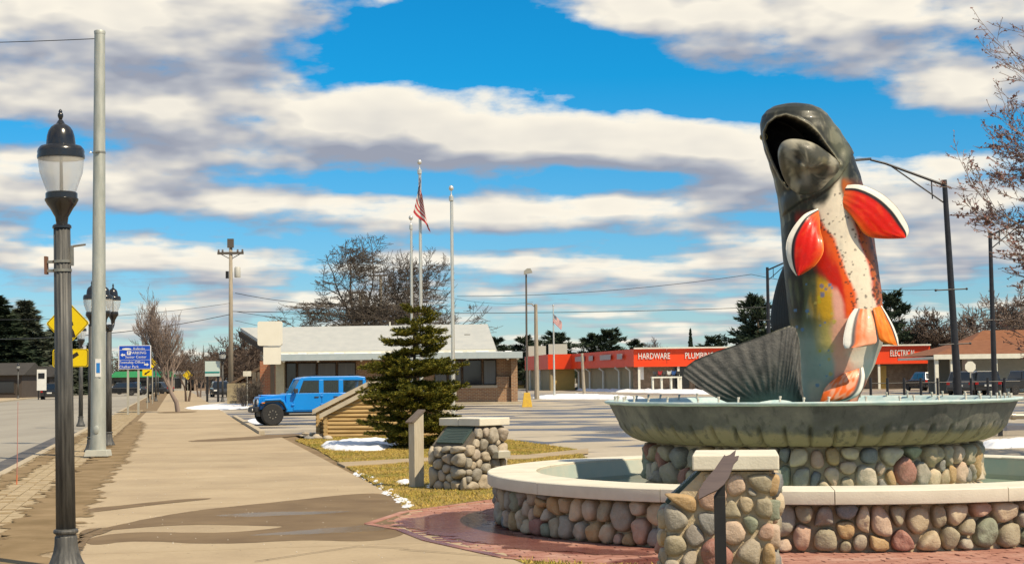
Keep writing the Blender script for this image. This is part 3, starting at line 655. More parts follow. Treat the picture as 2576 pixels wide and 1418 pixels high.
for _ in range(7): DOTS.append((rsp.uniform(2060, 2090), rsp.uniform(700, 760), rsp.uniform(3, 6), rsp.choice(((.14, .16, .30), (.55, .42, .02)))))
for _ in range(40): DOTS.append((rsp.uniform(2195, 2225), rsp.uniform(600, 760), rsp.uniform(2, 4.5), (.04, .02, .015)))
def fish_col(x, y, th, p):                     # paint of the front half, flank shadow included, laid out on the statue's own surface
    nz = mnoise.fractal((p.x * 4, p.y * 4, p.z * 4), 1, 2, 4); st = mnoise.fractal((p.x * 9, p.y * 9, p.z * 1.6), 1, 2, 4)
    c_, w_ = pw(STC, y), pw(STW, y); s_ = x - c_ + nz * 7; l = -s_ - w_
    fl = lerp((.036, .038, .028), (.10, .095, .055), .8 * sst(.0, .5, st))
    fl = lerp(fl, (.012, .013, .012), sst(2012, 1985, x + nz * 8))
    low = sst(686, 712, y + nz * 8)  # fin shadow's lower edge put into the flank colour: shaded above, sunlit below
    if low > 0:
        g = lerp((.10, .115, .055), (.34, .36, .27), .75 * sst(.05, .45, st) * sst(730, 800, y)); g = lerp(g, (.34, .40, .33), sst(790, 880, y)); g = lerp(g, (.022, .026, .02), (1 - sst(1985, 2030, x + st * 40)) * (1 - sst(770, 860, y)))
        g = lerp(g, (.60, .34, .02), sst(2034, 2062, x + st * 22) * (1 - .75 * sst(770, 820, y + st * 30)) * (1 - sst(870, 900, y)))
        g = lerp(g, (.60, .46, .12), .8 * sst(2040, 2080, x) * sst(800, 830, y) * (1 - sst(860, 900, y)))
        g = lerp(g, (.76, .38, .29), sst(2084, 2104, x + st * 14 + .06 * (780 - y)))
        g = lerp(g, (.74, .36, .26), sst(2085, 2125, x + nz * 18) * sst(860, 900, y))
        fl = lerp(fl, g, low)
    c = fl
    redw = 62 - 34 * sst(690, 770, y)
    c = lerp(c, (.52, .014, .004), (1 - sst(redw - 8, redw + 14, l + st * 10)) * sst(522, 575, y)) if y < 800 else c
    c = lerp(c, (.72, .10, .012), (1 - sst(12, 34, l + st * 12)) * sst(535, 600, y)) if y < 800 and l > -20 else c
    if s_ > 0:
        r_ = lerp((.40, .10, .02), (.10, .035, .02), sst(8, 34, s_ - w_ + st * 8)); c = lerp(c, r_, sst(-2, 8, s_ - w_))
    c = lerp(c, lerp(CREAM, (.52, .48, .40), .5 * sst(.1, .5, st)), (1 - sst(w_ - 7, w_ + 5, abs(s_))) * (1 - sst(930, 945, y)))
    if y > 770:
        k = sst(785, 835, y); lo = lerp((.74, .38, .27), (.68, .60, .50), sst(2128, 2165, x + nz * 20)); lo = lerp(lo, (.42, .40, .36), sst(2188, 2212, x + nz * 14)); lo = lerp(lo, (.78, .14, .03), sst(925, 958, y + nz * 16 - (x - 2110) * .1) * sst(2060, 2090, x) * (1 - .5 * sst(.0, .4, nz)))
        c = lerp(c, lo, k * sst(2092, 2118, x + nz * 18)); c = lerp(c, (.62, .52, .38), .7 * sst(945, 975, y) * (1 - sst(2055, 2085, x)) * sst(2020, 2045, x))
    lim = 486 + 14 * sst(2000, 2050, x) - 52 * sst(2070, 2120, x) + 110 * (1 - sst(1960, 2030, x))
    hk = 1 - sst(lim - 8, lim + 22, y + nz * 16)
    if hk > 0:
        hc = lerp((.055, .058, .046), (.20, .19, .135), sst(-.05, .35, st)); hc = lerp(hc, (.014, .016, .014), .85 * sst(.02, .3, -nz)); hc = lerp(hc, (.03, .035, .03), .7 * sst(300, 268, y)); hc = lerp(hc, (.13, .14, .095), .6 * sst(2075, 2100, x) * (1 - sst(2125, 2140, x)))
        c = lerp(c, hc, hk)
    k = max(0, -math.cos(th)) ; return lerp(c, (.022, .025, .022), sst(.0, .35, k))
NT_, NY = 270, 340
mb = MB(); yy = [ROWS[0][0] + (ROWS[-1][0] - ROWS[0][0]) * j / NY for j in range(NY + 1)]
def surf(px, py):                              # how far the body's skin stands out toward the viewer here
    cx, hw, hd, bel, tw = row(py); u = max(-1, min(1, (px - cx) / hw)); return tw + hd * math.sqrt(1 - u * u)
def fish_point(y, th):                         # th: angle round the body, 0 = toward viewer, + right
    cx, hw, hd, bel, tw = row(y); c = FP(cx, y, tw)
    be = R(bel); w = hw * K; dors = 1.0 + .10 * math.cos(th - be - math.pi)
    e = Vector((math.sin(th) * w, -math.cos(th) * hd * dors, 0)); return c + e, Vector((math.sin(th), -math.cos(th), 0))
def topx(p): v = p - EYE; zc = v.dot(f0); return CX + F * v.dot(rr) / zc, CY - F * v.dot(uu) / zc
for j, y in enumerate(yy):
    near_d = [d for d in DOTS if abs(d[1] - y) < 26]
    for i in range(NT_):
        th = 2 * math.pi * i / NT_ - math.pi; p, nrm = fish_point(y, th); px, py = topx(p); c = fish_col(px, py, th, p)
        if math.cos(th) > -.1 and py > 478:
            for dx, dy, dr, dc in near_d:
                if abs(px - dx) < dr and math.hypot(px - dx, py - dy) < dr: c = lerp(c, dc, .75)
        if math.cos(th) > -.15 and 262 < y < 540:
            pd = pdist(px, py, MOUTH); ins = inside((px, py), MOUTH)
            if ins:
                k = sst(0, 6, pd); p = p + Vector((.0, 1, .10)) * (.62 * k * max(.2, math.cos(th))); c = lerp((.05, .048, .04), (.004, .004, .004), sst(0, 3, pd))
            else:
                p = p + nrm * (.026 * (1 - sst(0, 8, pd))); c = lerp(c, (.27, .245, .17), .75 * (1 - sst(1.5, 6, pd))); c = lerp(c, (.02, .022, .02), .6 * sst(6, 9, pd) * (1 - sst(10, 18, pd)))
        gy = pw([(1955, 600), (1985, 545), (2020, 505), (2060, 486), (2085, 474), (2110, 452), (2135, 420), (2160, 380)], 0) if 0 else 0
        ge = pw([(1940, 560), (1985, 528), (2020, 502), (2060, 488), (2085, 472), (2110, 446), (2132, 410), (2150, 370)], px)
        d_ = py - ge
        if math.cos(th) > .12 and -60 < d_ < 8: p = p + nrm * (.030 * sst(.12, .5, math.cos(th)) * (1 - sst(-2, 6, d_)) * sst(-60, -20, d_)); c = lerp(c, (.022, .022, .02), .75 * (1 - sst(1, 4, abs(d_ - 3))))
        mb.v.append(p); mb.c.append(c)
for j in range(NY):
    for i in range(NT_):
        i2 = (i + 1) % NT_; mb.f.append((j * NT_ + i, j * NT_ + i2, (j + 1) * NT_ + i2, (j + 1) * NT_ + i))
mb.f.append(tuple(NY * NT_ + i for i in range(NT_)))
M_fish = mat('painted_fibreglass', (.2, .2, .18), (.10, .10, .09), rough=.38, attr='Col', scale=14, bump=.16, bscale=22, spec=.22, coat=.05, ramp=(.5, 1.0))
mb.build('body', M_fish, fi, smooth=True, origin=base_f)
# lower jaw: blunt rounded tongue of the chin, swelling toward the viewer and curling back at its lip
JP = chaikin([Vector((x, y, 0)) for x, y in ((1968, 440), (1958, 405), (1957, 378), (1967, 357), (1990, 349), (2022, 352), (2052, 362), (2085, 386), (2112, 408), (2116, 424), (2100, 452), (2072, 474), (2040, 490), (2005, 488), (1982, 468))], 2)
jc = Vector((2032, 424, 0)); mb = MB(); rings = [(1.0, -.14), (1.015, -.06), (1.0, .0)] + [(q, 0) for q in (.96, .9, .82, .72, .6, .46, .3, .14)]
for q, back in rings:
    for b_ in JP:
        v = jc + (b_ - jc) * q; up_ = sst(470, 390, b_.y) ; t_ = surf(v.x, v.y) + .02 * up_ - .035 * (1 - up_) * q ** 4 + (.012 + .075 * up_) * math.sqrt(max(0, 1 - min(1, q) ** 2)) * 1.4 + .05 * up_ + back * (.3 + .7 * up_)
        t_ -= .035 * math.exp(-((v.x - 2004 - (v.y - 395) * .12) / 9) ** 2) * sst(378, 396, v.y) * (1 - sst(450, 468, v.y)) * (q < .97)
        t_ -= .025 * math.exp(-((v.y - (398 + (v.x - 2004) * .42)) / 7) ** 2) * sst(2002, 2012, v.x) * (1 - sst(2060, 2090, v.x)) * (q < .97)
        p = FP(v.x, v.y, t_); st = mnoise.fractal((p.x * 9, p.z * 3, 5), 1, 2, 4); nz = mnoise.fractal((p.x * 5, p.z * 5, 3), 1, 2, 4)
        cc = lerp((.06, .06, .046), (.30, .28, .21), sst(-.12, .28, st)); cc = lerp(cc, (.40, .375, .29), .7 * (1 - sst(352, 370, v.y))); cc = lerp(cc, (.30, .285, .235), .6 * sst(2008, 2018, v.x) * (1 - sst(2030, 2046, v.x)) * sst(412, 430, v.y) * (1 - sst(455, 475, v.y))); cc = lerp(cc, (.25, .21, .10), .4 * sst(.1, .5, nz) * sst(2040, 2060, v.x))  # highlight along the jaw's upper tip put into the colour
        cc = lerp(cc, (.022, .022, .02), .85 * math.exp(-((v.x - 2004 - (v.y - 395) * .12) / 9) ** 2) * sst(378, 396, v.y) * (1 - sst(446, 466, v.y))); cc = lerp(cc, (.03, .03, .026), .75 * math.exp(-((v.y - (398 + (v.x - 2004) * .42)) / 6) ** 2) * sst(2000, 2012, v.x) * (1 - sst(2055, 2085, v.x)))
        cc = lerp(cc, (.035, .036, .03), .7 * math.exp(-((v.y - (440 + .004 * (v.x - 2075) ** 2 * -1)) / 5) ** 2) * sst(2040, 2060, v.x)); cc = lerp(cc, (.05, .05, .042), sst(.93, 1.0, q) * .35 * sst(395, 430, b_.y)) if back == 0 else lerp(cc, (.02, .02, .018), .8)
        mb.v.append(p); mb.c.append(cc)
m_ = len(JP); mb.v.append(FP(jc.x, jc.y, surf(jc.x, jc.y) + .02 + (.012 + .075 * sst(470, 390, jc.y)) * 1.4 + .03)); mb.c.append((.14, .13, .10))
for k in range(len(rings) - 1):
    for i in range(m_): mb.f.append((k * m_ + i, k * m_ + (i + 1) % m_, (k + 1) * m_ + (i + 1) % m_, (k + 1) * m_ + i))
for i in range(m_): mb.f.append(((len(rings) - 1) * m_ + i, (len(rings) - 1) * m_ + (i + 1) % m_, len(mb.v) - 1))
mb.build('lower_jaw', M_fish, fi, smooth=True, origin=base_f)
# teeth along the upper lip
mb = MB()
for k in range(26):
    t = k / 25; x = lerp(1990, 2068, t); y = 293 + 70 * t ** 1.6; th = math.asin(max(-1, min(1, (x - row(y)[0]) / row(y)[1]))); p, nn = fish_point(y, th)
    q = p + Vector((0, .02, 0)); mb.tube([q, q + Vector((0, .01, -.022))], [.006, .001], 5)
mb.build('teeth', mat('teeth', (.6, .57, .48)), fi, origin=base_f)
# eyes
for px, py, th in ((1921, 345, -1.45), (2052, 281, .9)):
    p, nn = fish_point(max(py, 285), th); p = FP(px, py, surf(px, py) - .015 if th > 0 else .1)
    mb = MB(); mb.sphere(p, .04, 14, 9); e = mb.build('eye', mat('eye_black', (.008, .008, .008), rough=.08, coat=1), fi, smooth=True, origin=base_f)
    mb = MB(); mb.tube([p - Vector((0, 0, 0)), p + Vector((.0, -.02, .0))], [.046, .044], 16); mb.build('eye_ring', mat('eye_gold', (.35, .27, .10), rough=.3), e, smooth=True, origin=base_f)
# fins: outline with the leading edge first; u across from leading edge, v along from root
def fin(name, lead, trail, root_in, curve, cols, ribs, thick=.03, parent=fi, nu=44, nv=48, rib_d=.0012, dep=None, m=None):
    def pl(L, t):
        t *= len(L) - 1; i = min(int(t), len(L) - 2); u = t - i; p0, p1, p2, p3 = L[max(i - 1, 0)], L[i], L[i + 1], L[min(i + 2, len(L) - 1)]
        return tuple(.5 * (2 * b_ + (c_ - a_) * u + (2 * a_ - 5 * b_ + 4 * c_ - d_) * u * u + (3 * b_ - a_ - 3 * c_ + d_) * u ** 3) for a_, b_, c_, d_ in zip(p0, p1, p2, p3))
    mb = MB(); ot = len([0])
    for sgn in (1, -1):
        for j in range(nv + 1):
            v = j / nv; A, B = pl(lead, v), pl(trail, v)
            for i in range(nu + 1):
                u = i / nu; x = A[0] + (B[0] - A[0]) * u; y = A[1] + (B[1] - A[1]) * u; d = A[2] + (B[2] - A[2]) * u + curve * math.sin(math.pi * u) * v
                edge = min(1, 6 * u, 6 * (1 - u), 5 * (1 - v) + .15); d += sgn * thick * .5 * edge ** .5 + sgn * rib_d * math.cos(2 * math.pi * ribs * u) * edge
                mb.v.append(FP(x, y, d)); mb.c.append(cols(u, v, mnoise.noise((x * .05, y * .05, u * 9))))
    n0 = (nu + 1) * (nv + 1)
    for s_ in (0, 1):
        for j in range(nv):
            for i in range(nu):
                q = (j * (nu + 1) + i, j * (nu + 1) + i + 1, (j + 1) * (nu + 1) + i + 1, (j + 1) * (nu + 1) + i); q = tuple(k + s_ * n0 for k in q); mb.f.append(q if s_ else q[::-1])
    rim_ = [j * (nu + 1) for j in range(nv + 1)] + [nv * (nu + 1) + i for i in range(1, nu + 1)] + [j * (nu + 1) + nu for j in range(nv - 1, -1, -1)]
    for a_, b_ in zip(rim_, rim_[1:]): mb.f.append((a_, b_, b_ + n0, a_ + n0))
    return mb.build(name, m or M_fish, parent, smooth=True, origin=base_f)
def redfin(u, v, nz):
    c = lerp((.60, .010, .003), (.74, .09, .010), .8 * sst(.7, 1, u) + .25 * sst(.05, .5, nz)); c = lerp(c, (.74, .16, .03), .8 * (1 - sst(0.02, .22, v))); c = lerp(c, (.74, .18, .02), .8 * sst(.93, .99, u))
    c = lerp((.02, .018, .02), c, sst(.21, .27, u)); c = lerp((.80, .76, .66), c, sst(.13, .16, u)); return c
fin('pectoral_fin', [(2104, 470, .44), (2160, 464, .50), (2213, 484, .50), (2254, 518, .48), (2280, 558, .44), (2287, 582, .42), (2281, 597, .42)], [(2108, 508, .46), (2135, 536, .52), (2155, 563, .54), (2172, 586, .52), (2195, 598, .50), (2235, 601, .46), (2272, 600, .42)], 0, .05, redfin, 5)
fin('pectoral_fin', [(2058, 524, .50), (2020, 542, .60), (1986, 588, .64), (1977, 628, .66), (1986, 668, .68), (2003, 693, .72)], [(2062, 548, .52), (2064, 580, .66), (2071, 608, .76), (2070, 638, .80), (2048, 670, .78), (2014, 692, .73)], 0, .06, redfin, 5)
def pelvic(u, v, nz):
    c = lerp((.74, .17, .05), (.78, .34, .20), sst(.3, .9, u + nz * .3)); c = lerp((.10, .09, .09), c, sst(.30, .42, u)); return lerp((.78, .74, .66), c, sst(.2, .28, u))
def pelvic2(u, v, nz):
    c = lerp((.78, .15, .01), (.80, .25, .03), nz + .4); c = lerp((.02, .02, .02), c, sst(.14, .22, u)); return lerp((.78, .74, .66), c, sst(.08, .12, u))
fin('pelvic_fin', [(2150, 775, .54), (2134, 800, .60), (2124, 835, .66), (2121, 862, .70), (2125, 876, .71)], [(2190, 778, .56), (2198, 805, .62), (2203, 835, .68), (2203, 862, .70), (2170, 872, .72)], 0, .04, pelvic, 4)
fin('pelvic_fin', [(2218, 768, .30), (2232, 790, .34), (2248, 820, .38), (2259, 850, .40), (2261, 869, .40)], [(2196, 775, .40), (2200, 800, .44), (2206, 830, .46), (2214, 856, .46), (2240, 867, .43)], 0, .03, pelvic2, 4)
fin('anal_fin', [(2172, 922, .30), (2176, 950, .36), (2166, 985, .40), (2140, 1004, .40), (2095, 1012, .40)], [(2120, 940, .38), (2092, 958, .46), (2075, 975, .48), (2068, 992, .48), (2062, 1010, .46)], 0, .04, lambda u, v, nz: lerp((.76, .72, .64), lerp((.10, .10, .10), lerp((.76, .13, .02), (.75, .33, .2), sst(.1, .6, nz + .3)), sst(.16, .26, u)), sst(.08, .14, u)), 5)
fin('dorsal_fin', [(1985, 640, -.30), (1962, 690, -.42), (1946, 745, -.50), (1938, 800, -.52), (1942, 830, -.5)], [(2000, 645, -.20), (1992, 700, -.26), (1990, 750, -.30), (1992, 800, -.30), (1994, 835, -.3)], 0, .0, lambda u, v, nz: (.03, .032, .032), 8)
def tailc(u, v, nz):
    c = lerp((.045, .045, .042), (.115, .11, .10), sst(-.4, .5, nz) ); c = lerp(c, (.020, .021, .02), .6 * sst(.35, .75, v) * sst(0.1, .5, 1 - u)); c = lerp(c, (.16, .19, .17), .8 * (1 - sst(.0, .22, v))); return lerp(c, (.42, .38, .30), sst(.975, .99, v) * sst(.35, .6, u))
# tail: v from the root outward, u sweeping from the low left lobe to the upper right lobe
tl = [(1895, 1012, .62), (1850, 1005, .66), (1790, 985, .72), (1745, 962, .78), (1719, 940, .82)]
M_tail = mat('weathered_tail', (.08, .078, .07), (.16, .15, .135), rough=.6, attr='Col', scale=9, bump=.5, bscale=30, ramp=(.4, .7))
def tail_build():
    outer = [(1719, 945), (1722, 924), (1748, 905), (1800, 884), (1860, 864), (1920, 843), (1965, 826), (1988, 818), (2001, 822), (2010, 850), (2014, 900), (2016, 960), (2022, 1000)]
    rootp = [(1860, 1022), (1885, 1018), (1900, 1014), (1914, 1010), (1926, 1008), (1938, 1006), (1950, 1005), (1962, 1005), (1974, 1006), (1986, 1008), (1998, 1012), (2010, 1016), (2024, 1022)]
    dout = [.80, .80, .78, .74, .70, .66, .62, .60, .58, .56, .54, .52, .50]
    nu, nv, nr = 150, 34, 21; mb = MB(); L = len(outer) - 1
    for sgn in (1, -1):
        for j in range(nv + 1):
            v = j / nv
            for i in range(nu + 1):
                u = i / nu; t = u * L; k = min(int(t), L - 1); w = t - k; o = lerp(outer[k], outer[k + 1], w); r_ = lerp(rootp[k], rootp[k + 1], w); do = lerp(dout[k], dout[k + 1], w)
                bow = 10 * math.sin(math.pi * v) * (1 - u * 1.3); x = r_[0] + (o[0] - r_[0]) * v; y = r_[1] + (o[1] - r_[1]) * v + bow
                d = .46 + (do - .46) * v + .12 * math.sin(math.pi * v) + sgn * (.05 * (1 - v) + .012) + sgn * .007 * math.cos(2 * math.pi * (nr * u + .25 * mnoise.noise((u * 9, v * 2, 4)))) * sst(.08, .35, v) * (.6 + .4 * mnoise.noise((u * 14, 1, 7)))
                nz = mnoise.noise((x * .03, y * .03, u * 30)); c = tailc(u, v, nz); gr = math.cos(2 * math.pi * nr * u); c = lerp(c, (.02, .02, .02), .35 * sst(.2, 1, -gr) * sst(.08, .35, v))
                mb.v.append(FP(x, y, d)); mb.c.append(c)
    n0 = (nu + 1) * (nv + 1)
    for s_ in (0, 1):
        for j in range(nv):
            for i in range(nu):
                q = (j * (nu + 1) + i, j * (nu + 1) + i + 1, (j + 1) * (nu + 1) + i + 1, (j + 1) * (nu + 1) + i); q = tuple(k + s_ * n0 for k in q); mb.f.append(q if s_ else q[::-1])
    rim_ = [j * (nu + 1) for j in range(nv + 1)] + [nv * (nu + 1) + i for i in range(1, nu + 1)] + [j * (nu + 1) + nu for j in range(nv - 1, -1, -1)]
    for a_, b_ in zip(rim_, rim_[1:]): mb.f.append((a_, b_, b_ + n0, a_ + n0))
    mb.build('tail_fin', M_tail, fi, smooth=True, origin=base_f)
tail_build()
# ------------------------------------------------------------------ stone pillars with plaques
M_green = mat('green_bronze', (.045, .075, .065), (.07, .10, .085), rough=.5, metal=.3, scale=30)
M_black = mat('black_paint', (.007, .007, .008), (.012, .012, .013), rough=.5, scale=12, spec=.5)
M_lampblk = mat('lamp_black', (.012, .012, .013), (.02, .02, .021), rough=.22, scale=6, spec=.6)
M_wood = mat('pale_wood', (.42, .36, .26), (.52, .46, .35), rough=.85, scale=4, stretch=(14, 14, 1.2), bump=.3)
M_galv = mat('galvanised', (.34, .36, .32), (.46, .47, .42), rough=.55, metal=.35, scale=3, stretch=(3, 3, .6), bump=.05)
def pillar(label, loc, rz, n, seed, gap, bulge, deep, extra):
    t = thing('stone_pillar', label, 'pillar', loc, rz)
    W_, D_, H_ = .84, .76, .93; sl = [(0, 0), (W_, 0), (W_, H_), (.30, H_), (0, .66)]
    mb = MB(); mb.prism([(x + (.02 if x < .1 else -.02 if x > .8 else 0), .02, z) for x, z in sl], (0, D_ - .04, 0)); mb.build('core', MATS['dark_mortar'] if deep else M_mortar, t)
    def cl(x, z): return z < .66 + x / .30 * .27 - .05 if x < .3 else True
    pebbles(t, W_, H_, n, seed, lambda u, v, h: Vector((u, .02 - h, v)), gap, bulge, clip=cl, maxh=.12, m_=M_stone2 if deep else None)
    pebbles(t, D_, .66, int(n * .6), seed + 1, lambda u, v, h: Vector((.02 - h, D_ - u, v)), gap, bulge, maxh=.12, m_=M_stone2 if deep else None)
    pebbles(t, D_, H_, int(n * .8), seed + 2, lambda u, v, h: Vector((W_ - .02 + h, u, v)), gap, bulge, maxh=.12, m_=M_stone2 if deep else None)
    sv = Vector((.30, 0, .27)); L = sv.length; sv.normalize(); nv = Vector((-sv.z, 0, sv.x))
    # plaque on the slope
    c0 = Vector((0.02, 0, .66)); q = lambda a, b, h: c0 + sv * a + Vector((0, b, 0)) + nv * h
    mb = MB(); mb.prism([q(.03, .10, .0), q(.03, D_ - .10, .0), q(L - .02, D_ - .10, .0), q(L - .02, .10, .0)], nv * .035); pq = mb.build('plaque', M_green, t, bevel=.004)
    mb = MB()
    for k in range(8):
        a = .07 + k * .034; mb.prism([q(a, .15, .0362), q(a, D_ - .15 - .06 * (k % 3), .0362), q(a + .013, D_ - .15 - .06 * (k % 3), .0362), q(a + .013, .15, .0362)], nv * .003)
    mb.build('inscription_line', mat('worn_bronze', (.10, .13, .11), rough=.4, metal=.5), pq)
    mb = MB(); mb.bbox(.235, .875, -.06, .40, .945, 1.06); mb.build('cap_stone', M_cast, t, bevel=.012)
    mb = MB(); mb.bbox(.235, .875, .405, .82, .943, 1.058); mb.build('cap_stone', M_cast, t, bevel=.012)
    mb = MB(); mb.bbox(.32, .80, .04, D_ - .04, .90, .946); mb.build('neck', MATS['dark_mortar'], t)
    if extra:
        mb = MB(); mb.bbox(.52, .78, -.16, -.02, .46, .56); bx = mb.build('light_box', mat('box_metal', (.40, .38, .30), rough=.5), t, bevel=.008)
        mb = MB(); mb.bbox(.545, .755, -.15, -.03, .561, .57); mb.build('lens', mat('box_lens', (.75, .73, .65), rough=.2), bx)
    return t
mat('dark_mortar', (.10, .085, .065), (.15, .13, .10), rough=.95, scale=9, bump=.6)
pp = P(1665, 1300, 12.0)
pillar('fieldstone pillar in thick pale mortar behind the fish shaped plate', (pp.x, 12.0, 0), R(-8), 30, 51, .008, .52, False, False)
pp = P(1103, 1200, 23.75)
pillar('fieldstone pillar with green plaque and deep open joints beside the square wooden post', (pp.x + .42, 23.45, 0), R(46), 28, 61, .003, .62, True, True)
# fish shaped plate on a black post
fx = P(1811, 1300, 11.3)
ft = thing('fish_sign', 'brown fish shaped plate on a flat black post before the stone pillar', 'sign', (fx.x, 11.3, 0))
k = 11.3 / F
mb = MB(); mb.bbox(-.040, .040, -.012, .012, -.02, .80); mb.prism([(-.04, -.012, .80), (.04, -.012, .80), (.04, -.012, .93)], (0, .024, 0)); mb.build('post', M_black, ft, bevel=.003)
pl_px = [(1750, 1252), (1754, 1231), (1768, 1213), (1786, 1196), (1806, 1172), (1826, 1147), (1828, 1141), (1832, 1145), (1846, 1140), (1858, 1134), (1854, 1148), (1864, 1149), (1858, 1161), (1848, 1170), (1838, 1184), (1826, 1204), (1810, 1222), (1792, 1236), (1770, 1243)]
pl_px = [(1750, 1252), (1754, 1232), (1765, 1214), (1780, 1198), (1797, 1182), (1812, 1164), (1822, 1152), (1826, 1147), (1829, 1150), (1840, 1147), (1848, 1141), (1857, 1135), (1853, 1148), (1852, 1151), (1863, 1149), (1859, 1158), (1848, 1168), (1842, 1180), (1830, 1202), (1816, 1218), (1798, 1231), (1778, 1239)]
mb = MB(); pts = []
for x, y in pl_px:
    v = P(x, y, 11.3); lean = (1195 - y) * k * .9; pts.append(Vector((v.x - fx.x, lean, v.z)))          # plate leans back like a reading desk
nrm = Vector((0, -.67, .74))
for p_ in pts: p_.y -= .03
mb.prism(pts, Vector((0, -.012, .008))); mb.build('fish_plate', mat('brown_plate', (.062, .042, .044), (.085, .06, .058), rough=.5, scale=5, stretch=(1, 1, 12)), ft)
# square wooden post with a slanted marker top
wp = G(1048, 1225); t = thing('wooden_post', 'square bleached wooden post with slanted dark marker plate on the lawn', 'post', (wp.x, wp.y, 0), R(35))
mb = MB(); h = .085; mb.add([(-h, -h, -.03), (h, -h, -.03), (h, h, -.03), (-h, h, -.03), (-h, -h, 1.0), (h, -h, 1.14), (h, h, 1.14), (-h, h, 1.0)], [(3, 2, 1, 0), (4, 5, 6, 7), (0, 1, 5, 4), (1, 2, 6, 5), (2, 3, 7, 6), (3, 0, 4, 7)]); mb.build('shaft', M_wood, t, bevel=.006)
mb = MB(); mb.prism([(-.12, -.105, .978), (.11, -.105, 1.165), (.11, .105, 1.165), (-.12, .105, .978)], (-.01, 0, .02)); mb.build('marker_plate', mat('brown_marker', (.13, .10, .075), (.18, .14, .11), rough=.7, scale=15), t)
mb = MB(); mb.box((.087, .03, .72), (.012, .016, .016)); mb.box((.087, -.02, .52), (.012, .012, .012)); mb.build('bolt', M_black, t)
# ------------------------------------------------------------------ street lamps
def glass_mat():
    m = bpy.data.materials.new('lamp_globe'); m.use_nodes = True; b = m.node_tree.nodes['Principled BSDF']
    b.inputs['Base Color'].default_value = (.80, .79, .74, 1); b.inputs['Roughness'].default_value = .18; b.inputs['Transmission Weight'].default_value = .35; b.inputs['IOR'].default_value = 1.1; b.inputs['Alpha'].default_value = .33; return m
M_globe = glass_mat()
M_lamp_body = mat('lamp_post_paint', (.036, .037, .037), (.10, .098, .09), rough=.55, scale=3.5, stretch=(9, 9, .8), bump=.1, spec=.45)
def flut(nf, d):
    return lambda q, z: 1 - d * (.5 + .5 * math.cos(q * nf))
def lamp_head(t, z, x=0, y=0):
    o = (x, y, z)
    mb = MB(); mb.lathe([(.05, -.03), (.052, .0), (.058, .05), (.075, .08), (.102, .13), (.125, .16), (.147, .20), (.148, .215), (.14, .22), (.14, .265), (.128, .275)], 28, o); mb.build('lamp_neck', M_lampblk, t, smooth=True, sharp=35)
    prof = [(.128, .275), (.148, .33), (.168, .39), (.186, .45), (.198, .51), (.203, .56), (.204, .585)]
    mb = MB(); mb.lathe(prof, 32, o, cap=False); mb.lathe([(.120, .275), (.19, .45), (.198, .585)], 32, o, cap=False); g_ = mb.build('globe', M_globe, t, smooth=True)
    mb = MB(); mb.tube([(x, y, z + .27), (x, y, z + .60)], [.016, .012], 10); mb.build('bulb_stem', mat('stem_grey', (.05, .048, .045), rough=.5), t)
    mb = MB(); mb.lathe([(.19, .575), (.208, .58), (.210, .60), (.205, .625), (.208, .64), (.200, .665), (.180, .69), (.13, .70), (.128, .73), (.122, .78), (.108, .83), (.086, .865), (.060, .885), (.040, .895), (.026, .92), (.014, .935)], 32, o); d = mb.build('dome', M_lampblk, t, smooth=True, sharp=50)
    mb = MB(); mb.lathe([(.010, .925), (.018, .945), (.026, .965), (.024, .985), (.014, .998), (.018, 1.006), (.012, 1.02), (.003, 1.03)], 14, o); mb.build('finial', M_lampblk, d, smooth=True)
def lamp_base(t):
    mb = MB(); mb.lathe([(.165, -.03), (.172, .02), (.160, .05), (.150, .06), (.132, .10), (.112, .16), (.101, .22), (.098, .285), (.094, .30)], 64, flute=flut(16, .06)); mb.build('base', M_lamp_body, t, smooth=True)
    mb = MB(); mb.lathe([(.088, .295), (.088, .315), (.106, .325), (.110, .34), (.104, .355), (.088, .362)], 32); mb.build('collar', M_lamp_body, t, smooth=True, sharp=35)
    mb = MB(); mb.lathe([(.086, .36), (.074, 3.045)], 64, flute=flut(14, .085)); mb.build('shaft', M_lamp_body, t, smooth=True)
    mb = MB(); mb.lathe([(.07, 3.035), (.084, 3.04), (.084, 3.06), (.07, 3.075)], 28); mb.build('shaft_cap', M_lampblk, t, smooth=True, sharp=35)
def lamp_single(label, loc, group=None):
    t = thing('street_lamp', label, 'street lamp', loc, group=group); lamp_base(t); lamp_head(t, 3.09); return t
L1 = G(167, 1432); near = lamp_single('black fluted street lamp with acorn globe and steel banding brackets', (L1.x, L1.y, 0))
l2 = dup(near, GD(229, 38.5), label='black acorn street lamp close behind the tall galvanised pole'); l2['group'] = 'acorn street lamps'
far_lamps = [((203, 1070), 'black acorn street lamp beyond the yellow pedestrian sign'), ((392, 1008), 'black acorn street lamp at the road edge beyond the blue sign')]
for (x, y), lb in far_lamps: dup(near, G(x, y), label=lb)['group'] = 'acorn street lamps'
for i in range(4): dup(near, RF(-17.6, 118 + 24 * i), label='black acorn street lamp on the far side of the road')['group'] = 'acorn street lamps'
for i in range(4): dup(near, RF(-2.2, 135 + 26 * i), label='black acorn street lamp far down the right pavement')['group'] = 'acorn street lamps'
near.rotation_euler.y = -.018
